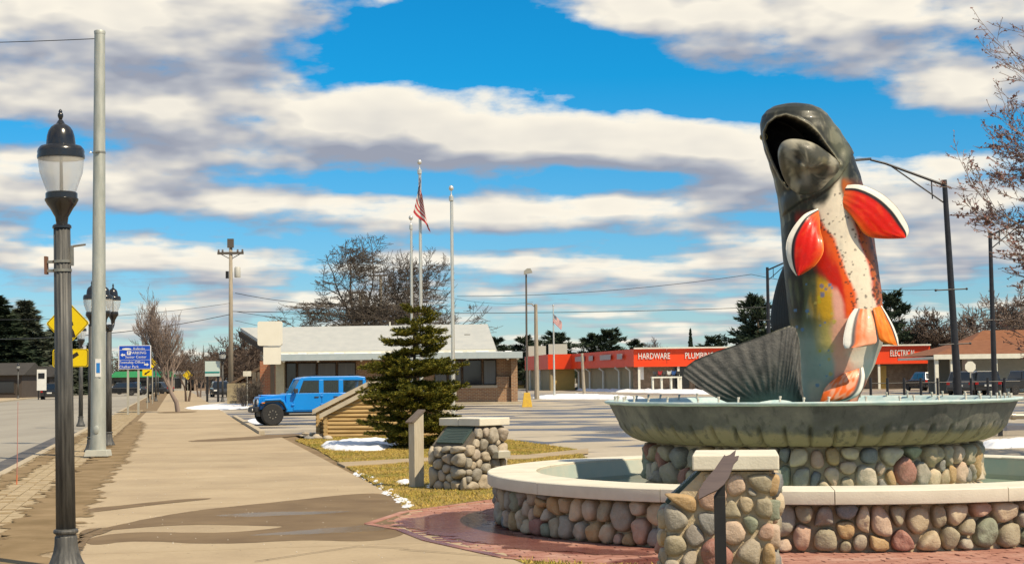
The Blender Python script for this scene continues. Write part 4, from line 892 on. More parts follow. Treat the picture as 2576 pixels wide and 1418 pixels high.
# banding and brackets on the near lamp only
def bnd(z): mb = MB(); mb.lathe([(.077, z - .012), (.083, z - .012), (.083, z + .012), (.077, z + .012), (.077, z - .012)], 28, cap=False); mb.bbox(-.14, -.07, -.02, .02, z - .012, z + .012); return mb
M_steel = mat('steel_band', (.42, .37, .28), (.30, .27, .22), rough=.35, metal=.8, scale=20)
for z in (2.66, 2.74): bnd(z).build('band', M_steel, near, smooth=True, sharp=40)
mb = MB(); mb.bbox(-.155, -.135, -.035, .035, 2.63, 2.79); mb.build('sign_bracket', mat('rust_bracket', (.16, .08, .05), rough=.7), near)
mb = MB(); mb.tube([(.088, 0, 2.72), (.092, 0, 2.86), (.10, 0, 2.875), (.215, -.02, 2.885)], [.014, .012, .010, .009], 8); mb.bbox(.075, .10, -.015, .015, 2.70, 2.88); mb.build('arm', M_steel, near)
# twin lamp
TW = G(273, 1120); t = thing('twin_street_lamp', 'black twin headed street lamp right of the tall galvanised pole', 'street lamp', (TW.x, TW.y, 0), R(-6)); lamp_base(t)
for s in (-1, 1):
    lamp_head(t, 3.26, 0, .30 * s)
    mb = MB(); mb.tube([(0, 0, 3.05), (0, .12 * s, 3.10), (0, .24 * s, 3.12), (0, .30 * s, 3.18), (0, .30 * s, 3.27)], [.05, .045, .045, .045, .05], 10); mb.build('arm', M_lampblk, t, smooth=True)
mb = MB(); mb.lathe([(.07, 3.0), (.10, 3.03), (.10, 3.16), (.05, 3.19)], 20); mb.build('hub', M_lampblk, t, smooth=True, sharp=35)
for px, py in ((560, 1009),):
    d = dup(t, G(px, py), label='black twin headed street lamp beside the wooden utility pole')
# ------------------------------------------------------------------ tall galvanised pole
TP = G(247, 1150); t = thing('traffic_pole', 'tall plain galvanised steel pole with blue and white sticker', 'pole', (TP.x, TP.y, 0))
ztop = P(251, 78, TP.y).z
mb = MB(); mb.lathe([(.172, .12), (.166, .8), (.142, 5), (.118, ztop - .06)], 28); mb.build('shaft', M_galv, t, smooth=True, sharp=40)
mb = MB(); mb.lathe([(.122, ztop - .08), (.127, ztop - .02), (.118, ztop)], 24); mb.build('top_cap', M_galv, t, smooth=True, sharp=40)
mb = MB(); mb.prism([(-.27, -.2, 0.03), (.26, -.2, 0.03), (.23, -.18, .17), (-.24, -.18, .17)], (0, .4, 0)); mb.build('base_cover', mat('pale_steel', (.48, .47, .40), (.40, .40, .34), rough=.6, scale=4), t, bevel=.01)
mb = MB(); mb.lathe([(.060, 0), (.062, .012), (.05, .02)], 20); hh = MB(); hh.add([Vector((v.x, -.168 - v.z, .62 + v.y * 1.5)) for v in mb.v], mb.f); hh.build('hand_hole_cover', M_galv, t, smooth=True, sharp=40)
k = TP.y / F; zs = P(250, 925, TP.y).z
mb = MB(); mb.bbox(-.03, .10, -.168, -.158, zs - .20, zs + .20); st = mb.build('sticker', mat('sign_white', (.74, .73, .68), (.68, .67, .62), rough=.4, scale=4), t)
mb = MB(); mb.bbox(-.005, .075, -.172, -.169, zs - .11, zs + .11); mb.build('blue_field', mat('sign_light_blue', (.02, .17, .50), (.03, .22, .55), rough=.4, scale=30), st)
zb = P(250, 384, TP.y).z; mb = MB(); mb.lathe([(.134, zb - .02), (.140, zb - .02), (.140, zb + .02), (.134, zb + .02), (.134, zb - .02)], 24, cap=False); mb.bbox(-.05, .05, -.175, -.13, zb - .015, zb + .015)
mb.tube([(-.12, 0, zb), (-.18, 0, zb), (-.20, 0, zb + .025), (-.225, 0, zb), (-.20, 0, zb - .02)], .008, 6); mb.build('eye_band', M_steel, t)
def wire(label, pts, r=.012, sag=0, group='overhead wires'):
    mb = MB(); out = []
    for i in range(len(pts) - 1):
        for s_ in range(10): u = s_ / 10; p_ = Vector(pts[i]).lerp(Vector(pts[i + 1]), u); p_.z -= sag * 4 * u * (1 - u); out.append(p_)
    out.append(Vector(pts[-1])); mb.tube(out, r, 5); return tag(mb.build('overhead_wire', mat('wire_black', (.03, .035, .04), rough=.6)), label, 'wire', group)
wire('thin span wire tied to the top of the tall galvanised pole', [P(-420, 110, TP.y + 6), P(240, 98, TP.y)], .010, .05)
# ------------------------------------------------------------------ road signs
M_yel = mat('sign_yellow', (.80, .58, .0), (.78, .54, .0), rough=.35, scale=2); M_blk = mat('sign_black', (.03, .02, .012), rough=.5); M_grey = mat('post_grey', (.34, .32, .26), (.42, .40, .33), rough=.7, scale=5)
def rrect(w, h, r, n=5):
    out = []
    for cx, cz, a0 in ((w / 2 - r, h / 2 - r, 0), (-w / 2 + r, h / 2 - r, 90), (-w / 2 + r, -h / 2 + r, 180), (w / 2 - r, -h / 2 + r, 270)):
        for i in range(n + 1): a = R(a0 + 90 * i / n); out.append(Vector((cx + r * math.cos(a), 0, cz + r * math.sin(a))))
    return out
def plate(poly, y, th, c=(0, 0, 0)): mb = MB(); c = Vector(c); mb.prism([p + c + Vector((0, y, 0)) for p in poly], (0, th, 0)); return mb
def frame_(poly, inner, y, th, c):
    mb = MB(); c = Vector(c); n = len(poly)
    A = [p + c + Vector((0, y, 0)) for p in poly]; B = [p + c + Vector((0, y, 0)) for p in inner]
    mb.add(A + B, [(i, (i + 1) % n, n + (i + 1) % n, n + i) for i in range(n)]); return mb
def rot45(poly): q = Matrix.Rotation(R(45), 3, 'Y'); return [q @ p for p in poly]
# pedestrian warning diamond with arrow plate
d = 46.0; pc = P(170, 813, d); t = thing('pedestrian_sign', 'yellow diamond pedestrian warning sign above a yellow arrow plate', 'sign', (pc.x, d, 0), R(-6))
mb = MB(); mb.tube([(0, .05, 0), (0, .05, P(170, 770, d).z)], .03, 8); mb.build('post', M_grey, t)
zc = pc.z; dia = rot45(rrect(.93, .93, .07)); c0 = (0, 0, zc)
mb = plate(dia, 0, .004, c0); dm = mb.build('diamond', M_yel, t)
frame_([p * .96 for p in dia], [p * .925 for p in dia], -.003, 0, c0).build('border', M_blk, dm)
mb = MB(); Y = -.004
def limb(pts, r):
    mb2 = MB()
    for a, b in zip(pts, pts[1:]):
        a = Vector((a[0], Y, a[1])); b = Vector((b[0], Y, b[1])); q = (b - a).normalized(); s_ = Vector((q.z, 0, -q.x)) * r
        mb2.prism([a - s_, b - s_, b + s_, a + s_], (0, -.002, 0))
    return mb2
fig = MB()
for pts, r in (([(.0, .10), (.02, -.08)], .07), ([(.02, -.08), (.14, -.22), (.20, -.40)], .045), ([(.0, -.08), (-.08, -.22), (-.20, -.36)], .045), ([(0, .12), (.12, .04), (.15, -.06)], .03), ([(0, .12), (-.12, .05), (-.18, -.04)], .03)):
    q = limb(pts, r); fig.add(q.v, q.f)
fig.prism([Vector((.02 + .065 * math.cos(a * .5), Y, .25 + .065 * math.sin(a * .5))) for a in range(12)], (0, -.002, 0))
for v in fig.v: v.z += zc
fig.build('pedestrian_symbol', M_blk, dm)
za = P(178, 900, d).z; c1 = (P(178, 900, d).x - pc.x, 0, za); pr = rrect(1.08, .52, .07)
ap = plate(pr, 0, .004, c1).build('arrow_plate', M_yel, t); frame_([p * .95 for p in pr], [p * .91 for p in pr], -.003, 0, c1).build('border', M_blk, ap)
ar = limb([(.22, .13), (-.10, -.06)], .055); ar.prism([Vector((-.24, Y, -.15)), Vector((-.02, Y, -.14)), Vector((-.14, Y, .06))], (0, -.002, 0))
for v in ar.v: v.x += c1[0]; v.z += za
ar.build('arrow', M_blk, ap)
# blue wayfinding sign
b1, b2 = G(322, 1041), G(357, 1043); d = 82.0; cc = P(339, 898, d); t = thing('wayfinding_sign', 'large blue wayfinding sign with white border on two grey posts', 'sign', (cc.x, d, 0))
k = d / F; w, h = 82 * k, 60 * k
for s in (-.36, .18): mb = MB(); mb.bbox(s - .05, s + .05, .03, .10, -.02, cc.z); mb.build('post', M_grey, t)
M_blue = mat('sign_blue', (.006, .055, .42), (.008, .07, .46), rough=.35, scale=3); M_white = MATS['sign_white']
pr = rrect(w, h, .05); bp = plate(pr, 0, .02, (0, 0, cc.z)).build('panel', M_white, t)
rows_ = [(.5, .315), (.295, -.10), (-.12, -.5)]
for a, b in rows_:
    mb = MB(); mb.bbox(-w / 2 + .045, w / 2 - .045, -.008, -.001, cc.z + h * b + (.03 if b < -.4 else 0), cc.z + h * a - (.03 if a > .4 else 0)); mb.build('blue_field', M_blue, bp)
def tx(s, size, x, z, par, m, y=-.012, xs=1.0, name='lettering'): return text_mb(s, size, Matrix.Translation((x, y, z)) @ FACE, .004, xs=xs).build(name, m, par)
Zb = cc.z
tx('Kalkaska', .17, .22, Zb + .355 * h, bp, M_white)
mb = MB(); mb.prism([Vector((-.42 + .25 * math.cos(a * .4) * (1 if a % 2 else .9), -.01, Zb + .345 * h + .055 * math.sin(a * .4))) for a in range(16)], (0, -.003, 0)); mb.build('emblem', M_white, bp)
tx('PARKING', .20, .18, Zb + .18 * h, bp, M_white); tx('Senior Center', .19, .06, Zb + .01 * h, bp, M_white)
tx('Township Offices', .19, -.14, Zb - .215 * h, bp, M_white); tx('Chalker Park', .19, -.30, Zb - .40 * h, bp, M_white)
mb = plate(rrect(.20, .20, .03), -.012, .004, (-.30, 0, Zb + .18 * h)); ps = mb.build('parking_box', M_white, bp); tx('P', .19, -.30, Zb + .18 * h, ps, M_blue, -.016)
def harrow(x, z, s): return [Vector((x + s * dx, -.012, z + dz)) for dx, dz in ((-.13, 0), (-.02, .09), (-.02, .04), (.11, .04), (.11, -.04), (-.02, -.04), (-.02, -.09))]
for x, z, s in ((-.60, .10, 1), (.60, -.31, -1)): mb = MB(); mb.prism(harrow(x, Zb + z * h, s), (0, .003, 0)); mb.build('arrow', M_white, bp)
# small yellow arrow plate and diamonds further on
def small_sign(label, px, py0, py1, pyb, kind, face=1):
    g_ = G(px, pyb); k = g_.y / F; zt = P(px, py0, g_.y).z; zb_ = P(px, py1, g_.y).z; t = thing('road_sign', label, 'sign', (g_.x, g_.y, 0))
    mb = MB(); mb.tube([(0, .03, -.02), (0, .03, zt)], .03, 6); mb.build('post', M_grey, t)
    hh = zt - zb_; c = (0, 0, (zt + zb_) / 2)
    if kind == 'arrow':
        p_ = plate(rrect(hh * 1.5, hh, .04), 0, .004, c).build('plate', M_yel, t); ar = limb([(.16, .11), (-.08, -.05)], .04); ar.prism([Vector((-.2, Y, -.13)), Vector((-.02, Y, -.12)), Vector((-.12, Y, .04))], (0, -.002, 0))
        for v in ar.v: v.z += c[2]
        ar.build('arrow', M_blk, p_)
    elif kind == 'diamond': plate(rot45(rrect(hh * .7, hh * .7, .05)), 0, .004, c).build('plate', M_yel, t)
    elif kind == 'green': plate(rrect(hh * 3.2, hh, .03), 0, .004, c).build('plate', mat('sign_green', (.01, .22, .12), rough=.4), t)
    else: plate(rrect(hh * 1.6, hh, .03), 0, .004, c).build('plate', mat('sign_back', (.62, .58, .46), (.5, .46, .36), rough=.6, scale=3), t)
small_sign('small yellow plate with a black arrow under the blue sign', 370, 929, 945, 1026, 'arrow')
small_sign('yellow diamond sign peeping out behind the blue sign', 383, 900, 926, 1015, 'diamond')
small_sign('yellow diamond sign among the bare street trees', 472, 930, 956, 1000, 'diamond')
small_sign('green street name plate far down the road', 392, 934, 944, 1000, 'green')
small_sign('plain pale sign board on a leaning thin post before the brick wall', 622, 933, 946, 1023, 'back')
# red marker stake
sk = G(42, 1218); t = thing('marker_stake', 'thin faded red fibreglass snow marker stake by the kerb', 'stake', (sk.x, sk.y, 0)); zt = P(44, 1010, sk.y).z
mb = MB(); mb.tube([(0, 0, -.02), (.004, 0, .16)], .011, 6); mb.build('sleeve', mat('stake_orange', (.55, .16, .07), rough=.6), t); mb = MB(); mb.tube([(.004, 0, .15), (.012, 0, zt)], [.007, .004], 6); mb.build('rod', mat('stake_red', (.42, .16, .13), rough=.6), t)
# ------------------------------------------------------------------ flagpoles and flags
M_alu = mat('flagpole_aluminium', (.70, .68, .60), (.60, .58, .52), rough=.3, metal=.55, scale=2)
def flagpole(label, px, pyb, pyt, r=.045):
    g_ = G(px, pyb); zt = P(px - 3, pyt, g_.y).z; t = thing('flagpole', label, 'flagpole', (g_.x, g_.y, 0), group='silver flagpoles on the lawn')
    mb = MB(); mb.lathe([(r * 1.25, -.02), (r * 1.2, 1), (r, zt * .5), (r * .8, zt - .42)], 16); mb.build('shaft', M_alu, t, smooth=True, sharp=50)
    mb = MB(); mb.lathe([(r * .9, zt - .44), (r * 1.5, zt - .42), (r * 1.5, zt - .30), (r * .8, zt - .28), (r * .3, zt - .20), (r * .3, zt - .12)], 14); mb.build('truck', M_alu, t, smooth=True, sharp=40)
    mb = MB(); mb.sphere((0, 0, zt - .06), .07, 14, 9, (1, 1, 1.15)); mb.build('finial_ball', M_alu, t, smooth=True)
    mb = MB(); mb.tube([(r * 1.3, -.02, 1.2), (r * 1.1, -.02, zt - .4)], .006, 5); mb.build('halyard', mat('rope', (.45, .43, .38)), t)
    mb = MB(); mb.bbox(r, r + .05, -.04, .0, 1.15, 1.38); mb.build('cleat_box', mat('cleat', (.5, .48, .40), rough=.5), t); return t, g_, zt
fp1 = flagpole('tall bare silver flagpole behind the plaque pillar', 1141, 1098, 468)
fp2 = flagpole('tallest silver flagpole carrying the drooping national flag', 1061, 1090, 403)
fp3 = flagpole('short silver flagpole behind the drooping flag', 1038, 1085, 543, .038)
def flag_mesh(w, h, px_fn, nu=72, nv=52):
    mb = MB()
    for j in range(nv + 1):
        v = j / nv
        for i in range(nu + 1):
            u = i / nu; mb.v.append(px_fn(u, v)); stripe = int(min(v, .999) * 13)
            c = (.50, .012, .022) if stripe % 2 == 0 else (.72, .69, .63)
            if u < .40 and v < 7 / 13:
                c = (.012, .018, .085); a, b = u / .40 * 11, v * 13 / 7 * 9
                if (int(a) + int(b)) % 2 == 0 and math.hypot(a % 1 - .5, b % 1 - .5) < .36 and a < 11 and b < 9: c = (.72, .70, .66)
            mb.c.append(c)
    for j in range(nv):
        for i in range(nu): q = j * (nu + 1) + i; mb.f.append((q, q + 1, q + nu + 2, q + nu + 1))
    return mb
M_flag = mat('flag_cloth', (.3, .3, .3), (.3, .3, .3), rough=.8, attr='Col', scale=1)
yd = fp2[1].y - .12; top = P(1056, 442, yd); K2 = yd / F; org = Vector((fp2[1].x, fp2[1].y, 0))
def droop(u, v):
    # hoist hangs down the pole, cloth gathers into folds and swings right at the foot
    z = top.z - v * 1.12 - u * (.74 + .12 * math.sin(v * 5)); sp = .05 + .50 * (.25 + .75 * v) * 1.0
    x = top.x - .01 - .20 * v * (1 - u) + u * .46 * (v * .9 + .16) - .14 * u * u * (v) + .03 * math.sin(u * 9 + v * 3); y = yd + .07 * math.sin(u * 13 + v * 4) * (.3 + u) - .02
    return Vector((x, y, z))
o = flag_mesh(1.5, .95, droop).build('flag', M_flag, smooth=True); tag(o, 'drooping red white and blue striped flag on the tallest flagpole', 'flag')
# ------------------------------------------------------------------ vehicles (local +x = forward)
M_tyre = mat('tyre_rubber', (.018, .018, .019), (.03, .029, .028), rough=.85, scale=20); M_rimb = mat('rim_black', (.02, .02, .022), rough=.35, metal=.5); M_rimhi = mat('rim_bright', (.5, .48, .42), rough=.3, metal=.7)
def carglass():
    m = bpy.data.materials.new('car_glass'); m.use_nodes = True; b = m.node_tree.nodes['Principled BSDF']; b.inputs['Base Color'].default_value = (.012, .016, .02, 1); b.inputs['Roughness'].default_value = .04; b.inputs['Specular IOR Level'].default_value = .8; return m
M_cg = carglass()
def clearglass():
    m = bpy.data.materials.new('tinted_glass'); m.use_nodes = True; b = m.node_tree.nodes['Principled BSDF']; b.inputs['Base Color'].default_value = (.02, .035, .035, 1); b.inputs['Roughness'].default_value = .03; b.inputs['Alpha'].default_value = .55; b.inputs['Specular IOR Level'].default_value = 1.0; return m
M_cg2 = clearglass(); M_plastic = mat('black_plastic', (.025, .025, .027), (.035, .035, .035), rough=.6, scale=30); M_hl = mat('headlamp', (.78, .77, .72), rough=.1, coat=1); M_red = mat('tail_lamp', (.35, .01, .008), rough=.2); M_amber = mat('amber', (.6, .2, .02), rough=.25)
def lathe_y(prof, n, c):                    # profile (radius, y)
    t = MB(); t.lathe(prof, n); q = MB(); q.add([Vector((v.x, v.z, v.y)) + Vector(c) for v in t.v], [f[::-1] for f in t.f]); return q
def wheel(t, x, y, r, w, spokes=5, bright=True):
    s = 1 if y > 0 else -1; wt = lathe_y([(r * .60, -w / 2), (r * .9, -w / 2), (r, -w * .36), (r, w * .36), (r * .9, w / 2), (r * .60, w / 2)], 32, (x, y, r)).build('wheel', M_tyre, t, smooth=True, sharp=40)
    lathe_y([(r * .62, -w * .4), (r * .62, w * .40)], 28, (x, y, r)).build('rim', M_rimb, wt, smooth=True, sharp=40)
    mb = MB()
    for k in range(spokes):
        a = 2 * math.pi * k / spokes; d = Vector((math.cos(a), 0, math.sin(a))); e = Vector((-d.z, 0, d.x)); c = Vector((x, y + s * w * .41, r))
        mb.prism([c + d * r * .12 - e * r * .05, c + d * r * .56 - e * r * .09, c + d * r * .56 + e * r * .09, c + d * r * .12 + e * r * .05], (0, s * .012, 0))
        mb.sphere(c + d * r * .36 + Vector((0, s * .012, 0)), r * .045, 6, 4)
    mb.build('spokes', M_rimhi if bright else M_rimb, wt)
def jeep(label, loc, rz):
    t = thing('off_road_car', label, 'car', loc, rz)
    M_b = mat('blue_paint', (.0, .22, .66), (.0, .20, .60), rough=.3, scale=1, spec=.4, coat=.35)
    HW = .72
    def side(poly, y0, y1): mb = MB(); mb.prism([(x, y0, z) for x, z in poly], (0, y1 - y0, 0)); return mb
    arch = lambda cx, r, a0, a1, n=9: [(cx + r * math.cos(R(a0 + (a1 - a0) * i / n)), .42 + r * math.sin(R(a0 + (a1 - a0) * i / n))) for i in range(n + 1)]
    tub = [(-.52, .50)] + [(-2.46, .50)] + arch(-3.0, .52, 10, 170) + [(-3.60, .56), (-3.64, 1.20), (-.74, 1.20), (-.70, 1.17), (-.50, 1.16)]
    tub = [(-.52, .50), (-2.45, .50)] + arch(-3.0, .54, 12, 168)[0:] + [(-3.62, .60), (-3.64, 1.205), (-.60, 1.20), (-.52, 1.15)]
    side(tub, -HW, HW).build('tub', M_b, t, bevel=.03)
    mb = MB(); mb.prism([(.46, -.50, .62), (-.53, -.60, .62), (-.53, -.60, 1.06), (.46, -.50, 1.0)], (0, 0, 0)) if 0 else None
    mb = MB(); pts = [(.46, .52, .60), (-.55, .66, .60), (-.55, .66, 1.165), (.44, .54, 1.08)]; mb.add([Vector((x, -y, z)) for x, y, z in pts] + [Vector(p) for p in pts], [(0, 1, 2, 3), (7, 6, 5, 4), (0, 4, 5, 1), (3, 2, 6, 7), (0, 3, 7, 4), (1, 5, 6, 2)]); mb.build('hood', M_b, t, bevel=.035)
    mb = MB(); mb.bbox(-.42, .36, -.34, .34, 1.10, 1.155); mb.build('hood_bulge', M_b, t, bevel=.03)
    mb = MB(); mb.prism([(.50, -.58, .62), (.50, .58, .62), (.47, .58, 1.06), (.47, -.58, 1.06)], (-.06, 0, 0)); gr = mb.build('grille', M_b, t, bevel=.02)
    for k in range(7): y = -.27 + k * .09; mb = MB(); mb.prism([(.507, y - .025, .70), (.507, y + .025, .70), (.482, y + .025, .98), (.482, y - .025, .98)], (-.006, 0, 0)); mb.build('slot', M_plastic, gr)
    for s in (-1, 1):
        c = Vector((.485, .44 * s, .88)); q = MB(); q.lathe([(.105, -.02), (.105, .02), (.06, .04)], 20); mb = MB(); mb.add([Vector((v.z, v.x, v.y)) + c for v in q.v], q.f); mb.build('headlight', M_hl, t, smooth=True, sharp=40)
        # front flare and rear flare
        fl = [(.44, .86), (.30, 1.00), (-.30, 1.02), (-.46, .92), (-.60, .60), (-.52, .60), (-.40, .86), (-.28, .95), (.28, .93), (.40, .80)]
        side(fl, *(sorted((HW * s * .74, .93 * s)))).build('fender', M_b, t, bevel=.02)
        side([(.42, .86), (.28, .955), (-.28, .955), (-.42, .88), (-.56, .62), (-.50, .60), (-.38, .80), (-.25, .90), (.26, .88), (.38, .76)], *sorted((HW * s * .7, .90 * s))).build('fender_liner', M_plastic, t)
        fl = [(-2.52, .60), (-2.62, .90), (-2.76, 1.02), (-3.26, 1.02), (-3.44, .90), (-3.56, .62), (-3.48, .62), (-3.38, .86), (-3.24, .95), (-2.78, .95), (-2.68, .86), (-2.58, .60)]
        side(fl, *sorted((HW * s * .96, .93 * s))).build('fender', M_b, t, bevel=.02)
        mb = MB(); mb.bbox(.30, .42, *sorted((.75 * s, .935 * s)), .84, .88); mb.build('marker_lamp', M_amber, t)
        # doors with seams, handles, hinges, windows
        y = HW * s
        for x0, x1 in ((-.80, -1.86), (-1.90, -2.60)):
            dr = side([(x0, .56), (x1, .56), (x1, 1.20), (x0, 1.20)], *sorted((y, y + .028 * s))).build('door', M_b, t, bevel=.012)
            hx = x1 + .17; mb = MB(); mb.bbox(hx - .08, hx + .08, *sorted((y + .02 * s, y + .06 * s)), 1.03, 1.07); mb.build('handle', M_plastic, dr)
            for hz in (.74, 1.06): mb = MB(); mb.bbox(x0 - .05, x0 + .07, *sorted((y + .02 * s, y + .05 * s)), hz, hz + .06); mb.build('hinge', M_b, dr, bevel=.008)
        for wx0, wx1, wt in (((-1.02), -1.80, -1.20), (-1.96, -2.56, -1.96), (-2.72, -3.50, -2.72)):
            side([(wx0, 1.22), (wx1, 1.22), (wx1, 1.66), (wt, 1.66)], *sorted((y * .955 - .004 * s, y * .955 + .006 * s))).build('side_window', M_cg2, t)
        # window frames and rails
        side([(-.78, 1.19), (-1.02, 1.19), (-1.20, 1.67), (-1.08, 1.76)], *sorted((y * .90, y * .985))).build('front_pillar', M_b, t, bevel=.012)
        for a, b_ in ((-1.79, -1.97), (-2.55, -2.73), (-3.49, -3.62)): side([(a, 1.18), (b_, 1.18), (b_, 1.70), (a, 1.70)], *sorted((y * .90, y * .985))).build('pillar', M_b, t, bevel=.012)
        mb = MB(); mb.bbox(-.80, -.95, *sorted((.80 * s, .97 * s)), 1.20, 1.38); mb.build('mirror', M_plastic, t, bevel=.03)
        mb = MB(); mb.bbox(-.62, -2.40, *sorted((.70 * s, .86 * s)), .40, .455); mb.build('side_step', mat('step_grey', (.17, .165, .155), rough=.5), t, bevel=.015)
        for wx in (0, -3.0): wheel(t, wx, .78 * s, .415, .27, 8)
        mb = MB(); mb.bbox(-3.60, -3.68, *sorted((.52 * s, .70 * s)), .92, 1.14); mb.build('tail_light', M_red, t)
    rf = [(-1.06, 1.72), (-1.16, 1.79), (-1.5, 1.83), (-3.3, 1.83), (-3.60, 1.79), (-3.62, 1.66), (-1.14, 1.66)]
    side(rf, -.69, .69).build('roof', M_b, t, bevel=.03)
    for x in (-1.85, -3.25):
        mb = MB()
        for s in (-1, 1): mb.bbox(x - .12, x + .12, *sorted((.56 * s, .66 * s)), 1.82, 1.875)
        mb.bbox(x - .03, x + .03, -.62, .62, 1.85, 1.88); mb.build('roof_rack_bar', M_plastic, t)
    mb = MB(); mb.prism([(-.76, -.64, 1.20), (-.76, .64, 1.20), (-1.09, .62, 1.70), (-1.09, -.62, 1.70)], (-.02, 0, 0)); mb.build('windscreen', M_cg2, t)
    M_seat = mat('cabin_dark', (.03, .03, .032), rough=.8)
    for x in (-1.62, -2.55):
        for s in (-1, 1): mb = MB(); mb.prism([(x, .12 * s, .9), (x + .10, .12 * s, 1.5), (x - .02, .12 * s, 1.5), (x - .14, .12 * s, .9)], (0, .46 * s, 0)); mb.bbox(x - .02, x + .08, *sorted((.24 * s, .46 * s)), 1.48, 1.66); mb.build('seat', M_seat, t, bevel=.02)
    mb = MB(); mb.bbox(-1.12, -.80, -.62, .62, 1.1, 1.26); mb.build('dashboard', M_seat, t, bevel=.02)
    q = MB(); q.tube([(-1.25 + .06 * math.sin(a * .524), .36 + .17 * math.cos(a * .524), 1.27 + .17 * math.sin(a * .524)) for a in range(13)], .016, 6); q.build('steering_wheel', M_seat, t)
    mb = MB(); mb.prism([(.64, -.70, .50), (.72, -.45, .48), (.72, .45, .48), (.64, .70, .50), (.46, .74, .52), (.46, -.74, .52)], (0, 0, .20)); bu = mb.build('front_bumper', M_plastic, t, bevel=.03)
    for s in (-1, 1): q = MB(); q.lathe([(.05, 0), (.05, .02)], 14); mb = MB(); mb.add([Vector((v.z + .70, v.x + .55 * s, v.y + .60)) for v in q.v], q.f); mb.build('fog_light', M_hl, bu)
    mb = MB(); mb.bbox(-3.64, -3.80, -.80, .80, .50, .68); mb.build('rear_bumper', M_plastic, t, bevel=.03)
    lathe_y([(.40, -.12), (.42, 0), (.40, .12)], 28, (0, 0, 0)); q = MB(); q.lathe([(.24, -.1), (.40, -.1), (.40, .1), (.24, .1)], 28); mb = MB(); mb.add([Vector((-3.77 - v.z, v.x, v.y + 1.02)) for v in q.v], q.f); mb.build('spare_wheel', M_tyre, t, smooth=True, sharp=40)
    mb = MB(); mb.bbox(-3.5, .4, -.5, .5, .34, .56); mb.build('chassis', M_plastic, t)
    return t
J = G(685, 1068); th = R(198); jl = Vector((J.x, J.y, -.03)) - Matrix.Rotation(th, 3, 'Z') @ Vector((0, .78, 0))
jeep('bright blue four door off road car with black wheels parked beside the log hut', (jl.x, jl.y, -.03), th)
def suv(label, loc, rz, paint, kind='suv', group=None, L=4.8, H=1.78, Wd=1.9):
    t = thing('parked_car', label, 'car', loc, rz, group); h = L / 2
    if kind == 'suv': low = [(h, .35), (h, .72), (h - .12, .95), (h * .44, 1.06), (-h + .05, 1.08), (-h, .9), (-h, .35)]; top = [(h * .46, 1.04), (h * .16, H - .06), (h * .02, H), (-h * .8, H - .02), (-h + .10, 1.05)]
    elif kind == 'pickup': low = [(h, .42), (h, .85), (h - .12, 1.06), (h * .40, 1.14), (-h, 1.14), (-h, .5)]; top = [(h * .42, 1.12), (h * .18, H - .05), (h * .04, H), (-h * .28, H - .02), (-h * .36, 1.12)]
    else: low = [(h, .35), (h, .62), (h - .2, .78), (h * .40, .92), (-h + .1, .96), (-h, .75), (-h, .35)]; top = [(h * .42, .9), (h * .08, H - .04), (-h * .1, H), (-h * .45, H - .05), (-h * .8, .94)]
    w = Wd / 2
    mb = MB(); mb.prism([(x, -w, z) for x, z in low], (0, Wd, 0)); mb.build('body', paint, t, bevel=.08)
    n = len(top); mb = MB(); A = [Vector((x, -w + .06 + .16 * max(0, (z - 1.05)) / .7, z)) for x, z in top]; B = [Vector((p.x, -p.y, p.z)) for p in A]
    mb.add(A + B, [tuple(range(n)), tuple(range(2 * n - 1, n - 1, -1))] + [(i, n + i, n + (i + 1) % n, (i + 1) % n) for i in range(n)]); mb.build('cabin', paint, t, bevel=.05)
    cz0 = top[0][1] + .08
    for s in (-1, 1):
        for a, b_ in ((.12, .46), (.52, .84)):
            xs0, xs1 = top[0][0] - .25, top[-1][0] + .2; x0 = xs0 + (xs1 - xs0) * a; x1 = xs0 + (xs1 - xs0) * b_
            y0 = (w - .055 - .16 * (cz0 - 1.05) / .7) * s; y1 = (w - .055 - .16 * (H - .16 - 1.05) / .7) * s
            mb = MB(); mb.prism([(x0, y0, cz0), (x1, y0, cz0), (x1 + (.06 if a > .5 else 0), y1, H - .16), (x0 - (.16 if a < .5 else 0), y1, H - .16)], (0, .012 * s, 0)); mb.build('side_window', M_cg, t)
        for x in (h * .62, -h * .62): wheel(t, x, (w - .09) * s, .36, .22, 5)
        mb = MB(); mb.bbox(h - .10, h + .01, *sorted((w * .55 * s, w * .94 * s)), .72, .86); mb.build('headlight', M_hl, t, bevel=.02)
        mb = MB(); mb.bbox(-h - .01, -h + .08, *sorted((w * .72 * s, w * .97 * s)), .78, 1.02); mb.build('tail_light', M_red, t, bevel=.02)
    f0_, f1_ = top[0], top[1]; mb = MB(); dx, dz = f1_[0] - f0_[0], f1_[1] - f0_[1]; nn = Vector((dz, 0, -dx)).normalized() * .008
    mb.prism([Vector((f0_[0] + dx * .1, -w + .16, f0_[1] + dz * .1)) + nn, Vector((f0_[0] + dx * .1, w - .16, f0_[1] + dz * .1)) + nn, Vector((f0_[0] + dx * .92, w - .27, f0_[1] + dz * .92)) + nn, Vector((f0_[0] + dx * .92, -w + .27, f0_[1] + dz * .92)) + nn], nn); mb.build('windscreen', M_cg, t)
    b0, b1 = top[-1], top[-2]; dx, dz = b1[0] - b0[0], b1[1] - b0[1]; nn = Vector((-abs(dz), 0, abs(dx))).normalized() * .008
    mb = MB(); mb.prism([Vector((b0[0] + dx * .12, -w + .18, b0[1] + dz * .12)) + nn, Vector((b0[0] + dx * .12, w - .18, b0[1] + dz * .12)) + nn, Vector((b0[0] + dx * .88, w - .28, b0[1] + dz * .88)) + nn, Vector((b0[0] + dx * .88, -w + .28, b0[1] + dz * .88)) + nn], nn); mb.build('rear_window', M_cg, t)
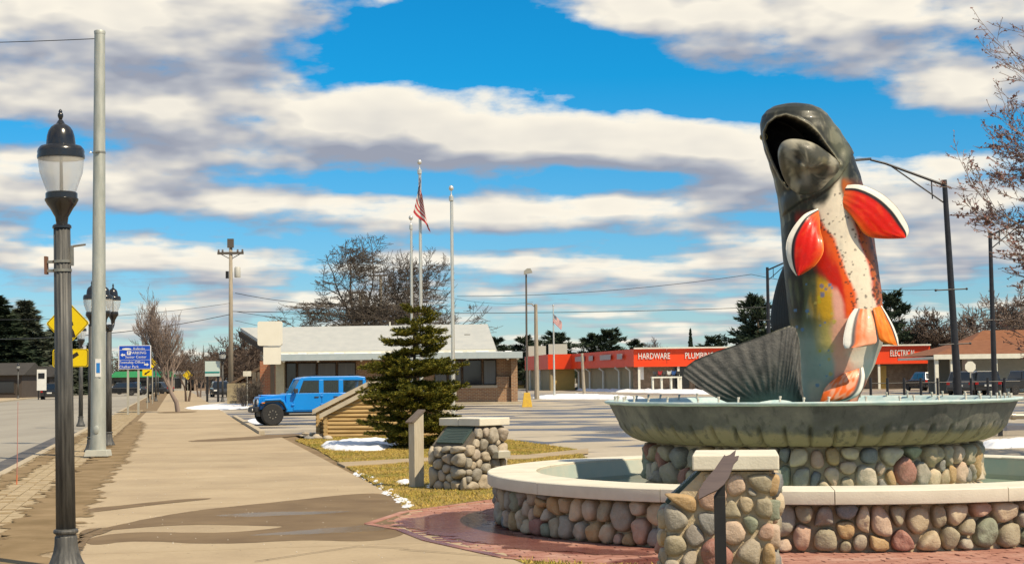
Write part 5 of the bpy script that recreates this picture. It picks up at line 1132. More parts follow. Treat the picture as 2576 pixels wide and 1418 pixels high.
    mb = MB(); mb.bbox(h - .05, h + .03, -w * .5, w * .5, .52, .72); mb.build('grille', M_plastic, t); mb = MB(); mb.bbox(-h - .04, -h + .02, -w * .9, w * .9, .42, .58); mb.build('rear_bumper', M_plastic, t)
    mb = MB(); mb.bbox(-h - .015, -h + .0, -.26, .26, .66, .80); mb.build('number_plate', mat('plate_white', (.6, .6, .56)), t)
    return t
M_pblk = mat('black_car_paint', (.010, .011, .013), rough=.2, coat=.7); M_pgry = mat('dark_grey_car_paint', (.05, .055, .065), rough=.25, coat=.7); M_pnavy = mat('navy_car_paint', (.015, .022, .04), rough=.2, coat=.7)
c = G(128, 1004, -.12); suv('black car driving away on the road', (c.x, c.y, -.12), math.atan2(BX.y, BX.x), M_pblk)
for px, py, rz, p_, kd, lb in ((2428, 992, 60, M_pgry, 'suv', 'dark grey car parked under the brown shelter roof'), (2478, 990, 75, M_pblk, 'sedan', 'low black car parked beside the white back of a stop sign'), (2570, 996, 20, M_pblk, 'pickup', 'black pickup truck parked before the white shelter wall'), (2318, 984, 100, M_pblk, 'suv', 'black car parked by the end of the hardware store')):
    g_ = G(px, py); g_ = GD(px, 118 if px != 2318 else 150); suv(lb, (g_.x, g_.y, -.03), R(rz), p_, kd)
for i, (px, d, p_, kd, lb) in enumerate(((300, 215, M_pblk, 'suv', 'black car parked before the green roofed shop'), (338, 222, M_pnavy, 'suv', 'dark car waiting at the far junction with its front showing'), (392, 230, M_pgry, 'sedan', 'grey car crossing at the far junction'), (325, 240, M_pgry, 'pickup', 'grey pickup truck at the far green roofed shop'), (553, 172, M_pblk, 'suv', 'black car parked beside the far utility pole'))):
    suv(lb, (GD(px, d).x, d, -.1), R((200, -80, 160, 190, -75)[i]), p_, kd)
# ------------------------------------------------------------------ brick bank building
def brick_mat(name, c1, c2, mortar, sx=1.0):
    m = bpy.data.materials.new(name); m.use_nodes = True; n = NT(m.node_tree); b = m.node_tree.nodes['Principled BSDF']
    t = n.n.new('ShaderNodeTexCoord').outputs['Object']; x, y, z = n.sep(t); br = n.n.new('ShaderNodeTexBrick'); n.l.new(n.xyz(n.m('ADD', x, y), z, 0), br.inputs['Vector'])
    br.inputs['Scale'].default_value = 1; br.inputs['Brick Width'].default_value = .30; br.inputs['Row Height'].default_value = .10; br.inputs['Mortar Size'].default_value = .012
    br.inputs['Color1'].default_value = (*c1, 1); br.inputs['Color2'].default_value = (*c2, 1); br.inputs['Mortar'].default_value = (*mortar, 1)
    c = n.mix(n.ramp(n.noise(t, 3, 5), [(.3, 0), (.7, .4)]), br.outputs[0], (.30, .17, .10)); n.l.new(c, b.inputs['Base Color']); b.inputs['Roughness'].default_value = .9
    bn = n.n.new('ShaderNodeBump'); bn.inputs['Strength'].default_value = .6; bn.inputs['Distance'].default_value = .01; n.l.new(br.outputs['Fac'], bn.inputs['Height']); bn.invert = True; n.l.new(bn.outputs[0], b.inputs['Normal']); return m
M_brick = brick_mat('red_brick', (.36, .095, .035), (.27, .075, .032), (.38, .27, .16)); M_brick2 = brick_mat('mixed_brick', (.33, .17, .085), (.20, .10, .06), (.44, .37, .25))
M_roofw = mat('white_roof', (.38, .39, .375), (.43, .435, .41), rough=.6, scale=1.5); M_trim = mat('pale_trim', (.70, .68, .58), (.62, .60, .5), rough=.6, scale=2); M_fascia = mat('blue_grey_fascia', (.36, .42, .43), (.42, .47, .47), rough=.5, scale=2)
M_dark = mat('dark_timber', (.035, .028, .022), (.055, .042, .03), rough=.8, scale=4); M_win = mat('window_dark', (.02, .021, .024), rough=.06, spec=.7); M_blind = mat('window_blind', (.13, .13, .125), (.09, .09, .088), rough=.3, scale=2, stretch=(12, 1, .2)); M_soff = mat('soffit', (.06, .05, .04), rough=.9)
BD = 106.0; K5 = BD / F
def X5(px): return (px - CX) * K5
def Z5(py, px=1000): return P(px, py, BD).z
b0 = Vector((X5(980), BD, 0)); t = thing('brick_bank_building', 'low brick building with broad white gabled roof and deep flat porch', 'building', b0)
def bx(name, x0, x1, y0, y1, z0, z1, m, par=None, bev=0): mb = MB(); mb.bbox(x0 - b0.x, x1 - b0.x, y0, y1, z0, z1); return mb.build(name, m, par or t, bevel=bev)
zE = Z5(904); zF = Z5(892)
xl, xr = X5(652), X5(1300)
# walls: left brick wing, window bays, right bays
bx('wall', xl, X5(693), 0, 9, -.05, zE, M_brick); 
bx('pilaster', X5(693), X5(714), -.25, .5, -.05, zE, mat('cream_stone', (.52, .46, .30), (.45, .39, .26), rough=.9, scale=6, bump=.4, bscale=12))
bx('wall', X5(714), X5(1285), .35, 9, -.05, zE, M_brick2)
bx('low_wall', X5(905), X5(1285), .0, .36, -.05, Z5(978), M_brick2); bx('sill', X5(1130), X5(1248), -.06, .30, Z5(978), Z5(971), mat('sill_stone', (.40, .34, .26), rough=.8), None)
bx('corner_column', X5(1283), X5(1299), -.3, .5, -.05, zE, M_brick2); bx('pier', X5(1246), X5(1278), -.05, .36, Z5(978) + .002, Z5(950), M_brick2)
def window(x0, x1, z0, z1, m):
    w = bx('window', X5(x0), X5(x1), .20, .33, z0, z1, M_dark); bx('pane', X5(x0) + .06, X5(x1) - .06, .17, .199, z0 + .06, z1 - .06, m, w); return w
for a, b_ in ((717, 743), (746, 793), (796, 843), (846, 892)): window(a, b_, Z5(1000), Z5(909), M_win if a == 717 else M_blind)
for a, b_, m in ((1090, 1122, M_blind), (1125, 1158, M_blind), (1161, 1209, M_win), (1213, 1246, M_blind)): window(a, b_, Z5(970), Z5(907), m)
# porch roof slab, trim, lights, roof snow
bx('soffit', X5(690), X5(1308), -1.6, .4, zE, zE + .05, M_soff); bx('fascia', X5(688), X5(1312), -1.75, -1.6, zE - .02, zF + .10, M_fascia, None, .02); bx('porch_roof', X5(690), X5(1310), -1.6, 3, zE + .05, zF + .06, M_trim)
mb = MB(); rs = random.Random(8)
for i in range(26): x = X5(700 + i * 23) - b0.x; mb.box((x + rs.uniform(-.2, .2), -1.0 + rs.uniform(-.2, .4), zF + .06), (rs.uniform(.4, .9), rs.uniform(.5, 1.0), rs.uniform(.12, .22)))
mb.build('roof_snow', M_snow, t, bevel=.05)
for px in (720, 805, 912, 1000, 1090, 1175, 1275, 1300): mb = MB(); mb.sphere((X5(px) - b0.x, -1.45, zE - .04), .09, 8, 6); mb.build('soffit_light', mat('lamp_white', (.7, .68, .6), rough=.3), t)
# gabled roof facing the street: prow-shaped left verge
zr, zl = Z5(820) - .02, Z5(888) + .02; yr, yl = 5.2, .6
A = [Vector((X5(600) * 1.045 - b0.x, yr, zr)), Vector((X5(1218) - b0.x + .1, yr, zr + .05)), Vector((X5(1245) - b0.x, yl, zl)), Vector((X5(690) - b0.x, yl, zl))]
mb = MB(); mb.prism(A, (0, .03, .22)); mb.build('roof_front', M_roofw, t)
B = [A[0] + Vector((0, .02, 0)), A[1] + Vector((0, .02, 0)), Vector((A[2].x, 10.6, zl)), Vector((A[3].x, 10.6, zl))]
mb = MB(); mb.prism(B, (0, 0, .22)); mb.build('roof_back', M_roofw, t)
mb = MB(); mb.prism([A[3] + Vector((0, -.06, -.12)), A[2] + Vector((0, -.06, -.12)), A[2] + Vector((0, -.06, .16)), A[3] + Vector((0, -.06, .16))], (0, .08, 0)); mb.build('eave_trim', M_trim, t)
mb = MB(); mb.prism([A[3] + Vector((-.03, -.05, -.02)), A[0] + Vector((-.12, 0, -.02)), A[0] + Vector((-.12, 0, -.42)), A[3] + Vector((-.03, -.05, -.34))], (.06, .05, 0)); mb.build('verge_board', M_dark, t)
mb = MB(); mb.prism([Vector((X5(655) - b0.x, .7, zE)), Vector((X5(655) - b0.x, 5.2, zr - .15)), Vector((X5(655) - b0.x, 10, zE))], (.12, 0, 0)); mb.build('gable_wall', M_dark, t)
mb = MB(); mb.prism([A[3] + Vector((0, .02, -.04)), A[0] + Vector((0, 0, -.04)), Vector((X5(690) - b0.x, yr, zr - .05))], (0, 0, -.05)); mb.build('verge_soffit', M_dark, t)
for k in range(5): u = .15 + .18 * k; p_ = A[3].lerp(A[0], u); mb = MB(); mb.box((p_.x + .25, p_.y + .1, p_.z - .25), (.5, .14, .3)); mb.build('rafter_tail', M_dark, t)
mb = MB(); mb.bbox(X5(1195) - b0.x, X5(1218) - b0.x, 3.2, 4.0, zF + .3, zF + 1.15); mb.build('roof_unit', mat('roof_unit', (.42, .40, .34), rough=.6), t)
mb = MB(); mb.bbox(X5(1163) - b0.x, X5(1178) - b0.x, 3.2, 3.6, zF + .3, zF + 1.4); mb.build('flue', M_dark, t)
mb = MB(); mb.bbox(X5(963) - b0.x, X5(966) - b0.x, yr - .1, yr + .1, zr, zr + .5); mb.build('vent_pipe', M_trim, t)
sheet('building_apron', [Vector((X5(640), BD - 2.6, 0)), Vector((X5(1308), BD - 2.6, 0)), Vector((X5(1308), BD + .4, 0)), Vector((X5(640), BD + .4, 0))], .08, M_kerb, thick=.14)
# pole sign, blank white
sg = GD(684, 92); t = thing('pole_sign', 'blank white square sign over a smaller blank panel before the brick building', 'sign', sg); k = 92 / F
z = lambda py: P(680, py, 92).z
mb = plate(rrect(61 * k, z(808) - z(869), .12), -.18, .36, (-6 * k, 0, (z(808) + z(869)) / 2)); mb.build('sign_face', mat('sign_cream', (.78, .74, .62), (.74, .70, .58), rough=.5, scale=2), t)
mb = plate(rrect(43 * k, z(870) - z(916), .04), -.12, .24, (-1 * k, 0, (z(870) + z(916)) / 2)); mb.build('lower_panel', MATS['sign_cream'], t)
mb = MB(); mb.bbox(-.12, .10, -.1, .1, -.03, z(912)); mb.build('post', M_dark, t)
# timber annexe left of the bank
an = GD(622, 118); t = thing('timber_annexe', 'brown timber annexe with low sloping roof left of the brick building', 'building', an); k = 118 / F
mb = MB(); mb.bbox(-1.0, 1.6, 0, 5, -.05, 1.7); mb.build('wall', mat('brown_boards', (.17, .085, .035), (.12, .06, .03), rough=.9, scale=3, stretch=(8, 8, .6)), t)
mb = MB(); mb.prism([(-1.5, -.4, 1.2), (1.4, -.4, 2.75), (1.4, -.4, 2.95), (-1.5, -.4, 1.4)], (0, 6, 0)); mb.build('roof', mat('brown_shingle', (.11, .075, .05), (.16, .11, .07), rough=.9, scale=6), t)
mb = MB(); mb.prism([(-1.0, -.02, 1.35), (1.3, -.02, 2.6), (1.3, -.02, 1.35)], (0, .1, 0)); mb.build('gable_end', MATS['brown_boards'], t)
mb = MB(); mb.bbox(-1.4, .2, -.8, -.5, -.05, 1.5); mb.build('stone_face', mat('tan_stone', (.33, .27, .16), (.25, .2, .12), rough=.9, scale=5), t)
for i in range(6): mb = MB(); mb.bbox(-.6 + .38 * i, -.6 + .38 * i + .30, -1.4, -1.34, -.05, 2.3 if i > 2 else 1.2); mb.build('board', mat('grey_boards', (.17, .14, .10), (.12, .1, .075), rough=.9, scale=4, stretch=(6, 6, .6)), t)
# ------------------------------------------------------------------ log hut
M_log = mat('honey_logs', (.38, .25, .10), (.50, .345, .155), rough=.8, scale=2.5, stretch=(.7, 6, 6), bump=.4, bscale=10)
hl = G(818, 1101); t = thing('log_hut', 'miniature honey coloured log hut with pale roof edges on the lawn', 'hut', (hl.x, hl.y, 0)); k = hl.y / F
M_rake = mat('pale_board', (.50, .44, .33), (.42, .36, .27), rough=.8, scale=4)
def hut(x0, w, y0, dep, eave, peak, seed):
    rs = random.Random(seed); r = .062; nrow = int(peak / (2 * r * .92)); slope = (peak - eave) / (w / 2)
    for i in range(nrow):
        z = r + i * 2 * r * .92
        ins = 0 if z < eave else (z - eave) / slope
        if w - 2 * ins < .15: break
        a, b_ = x0 + ins - (.07 if z < eave else -.03), x0 + w - ins + (.07 if z < eave else -.03)
        rad = r * rs.uniform(.92, 1.08); mb = MB(); mb.tube([(a, y0, z), ((a + b_) / 2, y0 + rs.uniform(-.012, .012), z + rs.uniform(-.008, .008)), (b_, y0, z)], [rad, rad * rs.uniform(.95, 1.05), rad], 10); mb.build('log', M_log, t, smooth=True, sharp=50)
        if z < eave:
            for xx in (x0, x0 + w):
                mb = MB(); mb.tube([(xx, y0 - .10, z + r * .9), (xx, y0 + dep, z + r * .9)], r * rs.uniform(.92, 1.05), 10); mb.build('log', M_log, t, smooth=True, sharp=50)
    mb = MB(); mb.prism([(x0 + .03, y0 + .03, 0), (x0 + w - .03, y0 + .03, 0), (x0 + w - .03, y0 + .03, eave), (x0 + w / 2, y0 + .03, peak - .03), (x0 + .03, y0 + .03, eave)], (0, dep, 0)); mb.build('core', M_dark, t)
    for s in (0, 1):
        c = x0 + w / 2; e = x0 - .16 if not s else x0 + w + .16; ze = eave - .16 * slope
        mb = MB(); mb.prism([(e, y0 - .13, ze), (c, y0 - .13, peak + .03), (c, y0 - .13, peak + .08), (e, y0 - .13, ze + .05)], (0, dep + .2, 0)); mb.build('roof', M_rake, t)
        mb = MB(); mb.prism([(e, y0 - .17, ze - .07), (c, y0 - .17, peak - .05), (c, y0 - .17, peak + .09), (e, y0 - .17, ze + .07)], (0, .045, 0)); mb.build('barge_board', M_rake, t)
hut(.02, 3.4, 0, .9, .70, 1.54, 1)
hut(-.33, 3.5, 1.15, .9, .80, 1.64, 2)
rs = random.Random(4)
for i in range(9):
    p_ = G(770 + i * 8 + rs.uniform(-4, 4), 1096 + rs.uniform(-4, 10)); mb = MB(); mb.sphere((0, 0, 0), .13, 9, 6, (rs.uniform(.8, 1.4), rs.uniform(.7, 1.2), rs.uniform(.4, .7)))
    for v in mb.v: v *= 1 + .2 * mnoise.noise(v * 7 + Vector((i, 0, 0)))
    o = mb.build('edging_stone', M_stone, smooth=True); o.location = (p_.x, p_.y, .04); tag(o, 'pale rounded stone edging the lawn before the log hut', 'stone', 'edging stones by the log hut')
# ------------------------------------------------------------------ hardware store
SD = 175.0; t = thing('hardware_store', 'long hardware store with bright red fascia and white capital letters', 'building', (GD(1900, SD).x, SD, 0)); s0 = GD(1900, SD); k = SD / F
M_rfas = mat('red_fascia', (.80, .06, .006), (.74, .052, .006), rough=.5, scale=.6); M_ywall = mat('yellow_wall', (.50, .33, .09), (.44, .29, .085), rough=.8, scale=2); M_bwall = mat('beige_wall', (.33, .27, .155), (.29, .235, .14), rough=.85, scale=1); M_stonew = mat('brown_stone_wall', (.15, .105, .07), (.24, .175, .115), rough=.9, scale=2.2, bump=.5)
def SX(px, d=SD): return (px - CX) * d / F - s0.x
def SZ(py, px=1700, d=SD): return P(px, py, d).z
zt, zb_ = SZ(877), SZ(921)
def quad_block(name, p0, p1, z0, z1, m, th=.3, par=None):           # wall run between two plan points
    p0, p1 = Vector(p0), Vector(p1); mb = MB(); d = (p1 - p0).normalized(); nn = Vector((d.y, -d.x, 0)) * th
    mb.prism([(p0.x, p0.y, z0), (p1.x, p1.y, z0), (p1.x, p1.y, z1), (p0.x, p0.y, z1)], -nn); return mb.build(name, m, par or t)
cD0, cD1 = Vector((SX(1589), 0, 0)), Vector((SX(2328), 0, 0)); dC = 30; cC0 = Vector((SX(1443, SD + dC), dC, 0)); cB0 = Vector((SX(1376, SD + dC), dC, 0)); cA0 = Vector((SX(1318, SD + 52), 52, 0))
[quad_block('fascia_panel', cD0.lerp(cD1, i / 9) + Vector((.02, -1.5, 0)), cD0.lerp(cD1, (i + 1) / 9) + Vector((-.02, -1.5, 0)), zb_, zt, M_rfas) for i in range(9)]; quad_block('fascia_rib', cD0 + Vector((0, -1.56, 0)), cD1 + Vector((0, -1.56, 0)), zb_ - .02, zb_ + .28, M_rfas); quad_block('wall', cD0, cD1, -.03, zt - .3, M_stonew)
quad_block('fascia', cC0 + Vector((-.5, 0, 0)), cD0 + Vector((-.0, -1.5, 0)), zb_, zt, M_rfas); quad_block('wall', cC0 + Vector((.3, 0, 0)), cD0 + Vector((.3, 0, 0)), -.03, zt - .3, M_bwall)
quad_block('fascia', cB0, cC0 + Vector((0, -.4, 0)), zb_, zt, M_rfas); quad_block('wall', cB0 + Vector((.2, .6, 0)), cC0 + Vector((0, .6, 0)), -.03, zt - .3, M_ywall)
quad_block('fascia', cA0, cB0, zb_ , zt, M_rfas); quad_block('wall', cA0 + Vector((.3, .3, 0)), cB0 + Vector((.3, .3, 0)), -.03, zt - .3, M_bwall)
mb = MB(); mb.prism([(cC0.x, cC0.y, zt - .35), (cD0.x, 0, zt - .35), (cD1.x, 0, zt - .35), (cD1.x, 60, zt - .35), (cA0.x, 60, zt - .35), (cB0.x, cB0.y, zt - .35)], (0, 0, .2)); mb.build('roof', M_roofw, t)
mb = MB(); mb.bbox(cD0.x, cD1.x, -1.85, -1.45, zt, zt + .16); mb.build('coping', M_trim, t)
quad_block('soffit', cD0 + Vector((0, -1.4, 0)), cD1 + Vector((0, -1.4, 0)), zb_ + .05, zb_ + .15, M_soff, 1.4)
for tx_, px, w_ in (('HARDWARE', 1643, 76), ('PLUMBING', 1757, 80), ('ELECTRICAL', 2268, 76)):
    sz = .95; text_mb(tx_, sz, Matrix.Translation((SX(px, SD - 1.6), -1.55, (zt + zb_) / 2 + .15)) @ FACE, .08, xs=1.0 * (w_ * k) / (len(tx_) * .66 * sz)).build('lettering', mat('letter_white', (.74, .72, .66), rough=.5), t)
dirC = (cD0 - cC0); dirC.z = 0; Lc = dirC.length; dirC.normalize(); nC = Vector((-dirC.y * -1, dirC.x * -1, 0)); nC = Vector((dirC.y, -dirC.x, 0))
for u, w_ in ((.10, 5.4), (.36, 2.2), (.56, 5.4), (.84, 2.4)):
    p_ = cC0 + dirC * (Lc * u) + Vector((-.5, 0, 0)) + nC * .06; mb = MB(); mb.prism([(p_.x, p_.y, zb_ + .9), (p_.x + dirC.x * w_, p_.y + dirC.y * w_, zb_ + .9), (p_.x + dirC.x * w_, p_.y + dirC.y * w_, zb_ + 1.5), (p_.x, p_.y, zb_ + 1.5)], nC * .04); mb.build('sign_strip', mat('faded_strip', (.42, .36, .36), rough=.6), t)
for u in (.07, .28, .52, .78, .95):
    p_ = cC0 + dirC * (Lc * u) + Vector((.3, 0, 0)) + nC * .25; mb = MB(); mb.tube([(p_.x, p_.y, -.03), (p_.x, p_.y, zb_ - .4), (p_.x - .5, p_.y, zb_)], .12, 8); mb.build('downpipe', M_trim, t)
for px in (1330, 1355): p_ = cA0.lerp(cB0, (px - 1318) / 58) + Vector((.1, -.2, 0)); mb = MB(); mb.tube([(p_.x, p_.y, -.03), (p_.x, p_.y, zb_)], .12, 8); mb.build('downpipe', M_trim, t)
for px in (1602, 1700, 1840, 2110, 2200): mb = MB(); mb.bbox(SX(px) - .12, SX(px) + .12, -1.4, -1.15, -.03, zb_ + .05); mb.build('post', M_trim, t)
mb = MB(); mb.bbox(SX(2205), SX(2225), -.05, .1, -.03, zb_ - .2); mb.build('yellow_panel', M_ywall, t)
mb = MB(); mb.bbox(SX(1602), SX(1616), -.08, .0, 1.3, 3.0); mb.build('notice', MATS['sign_white'], t)
for px in (1690, 1745, 1800): mb = MB(); mb.bbox(SX(px), SX(px + 40), -.06, .02, .3, 2.6); mb.build('shop_window', M_win, t)
for px, d_ in ((1400, 40), (1348, 52)): mb = MB(); mb.bbox(SX(px, SD + d_) - 1.2, SX(px, SD + d_) + 1.3, d_ - 1, d_ + 1, zt - .2, zt + 1.5); mb.build('roof_unit', mat('roof_unit', (.42, .40, .34)), t)
# rack of wheelbarrow trays before the store
rk = thing('display_rack', 'pale timber display rack standing before the hardware store', 'rack', (SX(1672, SD - 6) + s0.x, SD - 6, 0)); kk = (SD - 6) / F
for px in (-34, -12, 12, 36): mb = MB(); mb.bbox(px * kk - .08, px * kk + .08, -.6, -.44, -.03, 1.45); mb.build('post', M_trim, rk)
for px in (-34, -12, 12, 36): mb = MB(); mb.bbox(px * kk - .08, px * kk + .08, .44, .6, -.03, 1.45); mb.build('post', M_trim, rk)
mb = MB(); mb.bbox(-37 * kk, 38 * kk, -.75, .75, 1.45, 1.6); mb.build('shelf', M_trim, rk)
for i, (c_, nm) in enumerate((((.05, .05, .055), 'black'), ((.45, .03, .03), 'red'), ((.07, .065, .06), 'charcoal'), ((.72, .70, .62), 'white'), ((.03, .10, .30), 'blue'), ((.03, .03, .03), 'dark'))):
    x = (-28 + 11.4 * i) * kk; bt = thing('wheelbarrow', f'{nm} wheelbarrow standing on the display rack', 'wheelbarrow', (rk.location.x + x, rk.location.y, 1.6), 0, 'wheelbarrows on the store rack')
    m_ = mat('tray_' + nm, c_, rough=.4); mb = MB(); mb.add([(-.11, -.45, .15), (.11, -.45, .15), (.11, .45, .15), (-.11, .45, .15), (-.2, -.6, .55), (.2, -.6, .55), (.2, .6, .55), (-.2, .6, .55)], [(3, 2, 1, 0), (0, 1, 5, 4), (1, 2, 6, 5), (2, 3, 7, 6), (3, 0, 4, 7)]); mb.build('tray', m_, bt)
    for s in (-1, 1): mb = MB(); mb.tube([(.18 * s, .5, .0), (.15 * s, .2, .15), (.18 * s, -.6, .3), (.2 * s, -.9, .62)], .03, 6); mb.build('handle', m_, bt)
    lathe_y([(.05, -.05), (.16, -.04), (.16, .04), (.05, .05)], 14, (0, -.5, 0)).build('wheel', M_tyre, bt)
# ------------------------------------------------------------------ brown roofed shelter on the right
hd = 128.0; h0 = GD(2560, hd); k = hd / F; t = thing('brown_roof_shelter', 'long open shelter with brown shingle hip roof on white posts', 'shelter', h0)
M_shin = mat('brown_shingles', (.17, .065, .028), (.24, .10, .045), rough=.9, scale=3, stretch=(.6, 1, 5), bump=.3)
hx = lambda px: (px - 2560) * k
hz = lambda py: P(2480, py, hd).z
e0, e1 = hx(2338), hx(2900); ze, zr = hz(892), hz(852)
mb = MB(); mb.add([(e0, -1, ze), (e1, -1, ze), (e1, 11, ze), (e0, 11, ze), (e0 + 4.2, 5, zr), (e1 - 4, 5, zr)], [(0, 1, 5, 4), (1, 2, 5), (2, 3, 4, 5), (3, 0, 4)]); mb.build('roof', M_shin, t)
mb = MB(); mb.bbox(e0 - .05, e1, -1.12, -.98, ze - .32, ze + .06); mb.build('fascia', M_trim, t)
mb = MB(); mb.bbox(e0, e1, -.96, 11, ze - .30, ze - .1); mb.build('ceiling', M_trim, t)
for px in (2345, 2384, 2492, 2600, 2700): mb = MB(); mb.bbox(hx(px) - .14, hx(px) + .14, -.9, -.62, -.03, ze - .3); mb.build('post', M_trim, t)
mb = MB(); mb.bbox(hx(2515), hx(2900), 8.5, 8.7, -.03, ze - .3); mb.build('back_wall', MATS['sign_white'], t)
mb = MB(); mb.bbox(hx(2400), hx(2490), 8.4, 8.6, -.03, ze - .3); mb.build('back_wall', mat('grey_wall', (.25, .24, .21), rough=.8), t)
b2 = GD(2600, 165); t2 = thing('brown_roof_house', 'higher brown shingle roof rising behind the shelter', 'building', b2); k2 = 165 / F
mb = MB(); mb.bbox(-7, 10, 0, 9, -.05, 4.0); mb.build('wall', mat('tan_siding', (.33, .27, .19), rough=.8), t2)
mb = MB(); mb.add([(-8, -1, 3.9), (11, -1, 3.9), (11, 10, 3.9), (-8, 10, 3.9), (-4, 4.5, 6.1), (8, 4.5, 6.1)], [(0, 1, 5, 4), (1, 2, 5), (2, 3, 4, 5), (3, 0, 4)]); mb.build('roof', M_shin, t2)
mb = MB(); mb.bbox(-1.2, 11, -1.3, -1.02, 3.6, 4.0); mb.build('fascia', M_trim, t2)
for k_ in range(4): w_ = MB(); w_.bbox(-5 + 3.4 * k_, -3.6 + 3.4 * k_, -.06, .02, 1.2, 2.8); w_.build('window', M_win, t2)
sb = GD(2436, 112); t = thing('stop_sign', 'pale back of an octagonal stop sign by the parked cars', 'sign', sb); mb = MB(); mb.tube([(0, 0, -.03), (0, 0, P(2436, 908, 112).z)], .04, 6); mb.build('post', M_grey, t)
zc = P(2436, 922, 112).z; mb = MB(); mb.prism([Vector((.40 * math.cos(R(22.5 + 45 * i)), -.06, zc + .40 * math.sin(R(22.5 + 45 * i)))) for i in range(8)], (0, .02, 0)); mb.build('octagon', M_trim, t)
# small gabled houses and shops far behind
def house(label, px, d, w, h, rh, wallc, roofc, dep=8, cat='building', group=None, wins=3, gable=False, rz=0):
    t = thing('shop_building', label, cat, GD(px, d), rz, group); wm = mat('wall_%.2f_%.2f' % wallc[:2], wallc, tuple(v * .85 for v in wallc), rough=.85, scale=1); rm = mat('roof_%.2f_%.2f_%.2f' % roofc, roofc, tuple(v * .8 for v in roofc), rough=.9, scale=1)
    mb = MB(); mb.bbox(-w / 2, w / 2, 0, dep, -.1, h); mb.build('wall', wm, t)
    if gable: A_ = [(-w / 2 - .4, -.4, h - .1), (w / 2 + .4, -.4, h - .1), (0, -.4, h + rh)]; mb = MB(); mb.prism(A_, (0, dep + .8, 0)); mb.build('roof', rm, t)
    else: mb = MB(); mb.prism([(-w / 2 - .4, -.6, h - .1), (-w / 2 - .4, dep / 2, h + rh), (-w / 2 - .4, dep + .6, h - .1)], (w + .8, 0, 0)); mb.build('roof', rm, t)
    for i in range(wins):
        x = -w / 2 + w * (i + .5) / wins; mb = MB(); mb.bbox(x - w / wins * .32, x + w / wins * .32, -.08, .05, .5, h * .72); f_ = mb.build('window', M_dark, t); mb = MB(); mb.bbox(x - w / wins * .27, x + w / wins * .27, -.12, -.081, .6, h * .68); mb.build('pane', M_win, f_)
    return t
house('far shop with a green metal roof across the road', 345, 262, 8.5, 2.6, .9, (.14, .12, .10), (.02, .22, .07), wins=4)
house('dark roofed low shop under the tall spruces', 60, 205, 6.5, 2.6, 1.3, (.05, .042, .035), (.04, .037, .034), wins=3)
house('far pale fronted shop beyond the green roof', 420, 300, 10, 3.2, .5, (.45, .42, .36), (.25, .24, .22), wins=5)
house('low brown house far left beyond the road', -30, 190, 8, 2.8, 1.4, (.07, .055, .045), (.05, .045, .04), wins=2)
house('yellow gabled house behind the brick building', 1328, 250, 5.5, 4.3, 1.3, (.50, .33, .10), (.5, .5, .47), gable=True, wins=2)
house('house with snowy low gable roof behind the hardware store', 2062, 290, 21, 5.2, 2.3, (.55, .52, .44), (.66, .66, .63), gable=True, wins=3)
house('low pale shop beside the far right pavement', 505, 300, 6, 3.2, .5, (.30, .22, .16), (.2, .18, .16), wins=3)
sp = thing('shop_sign', 'tall white shop sign panel on the far side of the road', 'sign', GD(104, 175)); k = 175 / F
mb = MB(); mb.bbox(-.5, .5, -.1, .1, .9, 3.2); mb.build('panel', M_white, sp); mb = MB(); mb.bbox(-.4, -.3, -.05, .05, -.1, .95); mb.bbox(.3, .4, -.05, .05, -.1, .95); mb.build('leg', M_black, sp); mb = MB(); mb.bbox(-.35, .35, -.13, -.11, 2.2, 2.8); mb.build('dark_emblem', M_black, sp)
cs = thing('bank_sign', 'square pale sign with green stripe over the far pavement', 'sign', GD(535, 132)); k = 132 / F; z = lambda py: P(535, py, 132).z
mb = MB(); mb.bbox(-.66, .55, -.15, .15, z(946), z(908)); pn = mb.build('panel', mat('pale_green_panel', (.50, .58, .54), rough=.5), cs); mb = MB(); mb.bbox(-.66, .55, -.17, -.151, z(938), z(934)); mb.build('stripe', mat('teal_stripe', (.01, .22, .20)), pn)
for s in (-.5, .4): mb = MB(); mb.bbox(s - .08, s + .08, -.08, .08, -.1, z(946)); mb.build('post', M_black, cs)
# ------------------------------------------------------------------ poles, wires, lot lights
M_pole = mat('weathered_pole', (.27, .23, .17), (.36, .31, .24), rough=.9, scale=3, stretch=(5, 5, .5))
up = G(581, 1005); zt = P(582, 602, up.y).z; t = thing('utility_pole', 'tall weathered utility pole with transformer and crossarm beside the far pavement', 'utility pole', (up.x, up.y, 0)); U = lambda py: P(582, py, up.y).z; ku = up.y / F
mb = MB(); mb.tube([(0, 0, -.1), (0, 0, zt)], [.24, .15], 12); mb.build('pole', M_pole, t, smooth=True)
mb = MB(); mb.box((0, -.12, U(637)), (66 * ku, .14, .22)); mb.tube([(-1.0, -.1, U(637)), (0, -.05, U(652))], .04, 6); mb.tube([(1.0, -.1, U(637)), (0, -.05, U(652))], .04, 6); mb.build('crossarm', mat('dark_arm', (.10, .085, .07), rough=.9), t)
for x in (-30, -20, 18, 30): mb = MB(); mb.lathe([(.05, 0), (.12, .06), (.06, .12), (.11, .18), (.03, .26)], 8, (x * ku, -.12, U(637) + .1)); mb.build('insulator', mat('insulator', (.16, .14, .13), rough=.4), t)
mb = MB(); mb.box((0, -.1, U(612)), (.55, .3, .8)); mb.build('cutout', mat('dark_arm', (.1, .085, .07)), t)
mb = MB(); mb.lathe([(.26, 0), (.28, .06), (.28, .85), (.2, .95)], 14, (.62, -.1, U(698))); mb.build('transformer', mat('transformer_grey', (.46, .45, .40), rough=.5), t, smooth=True, sharp=40)
mb = MB(); mb.bbox(-.45, -.2, -.1, .1, U(700), U(682)); mb.build('bracket', M_black, t)
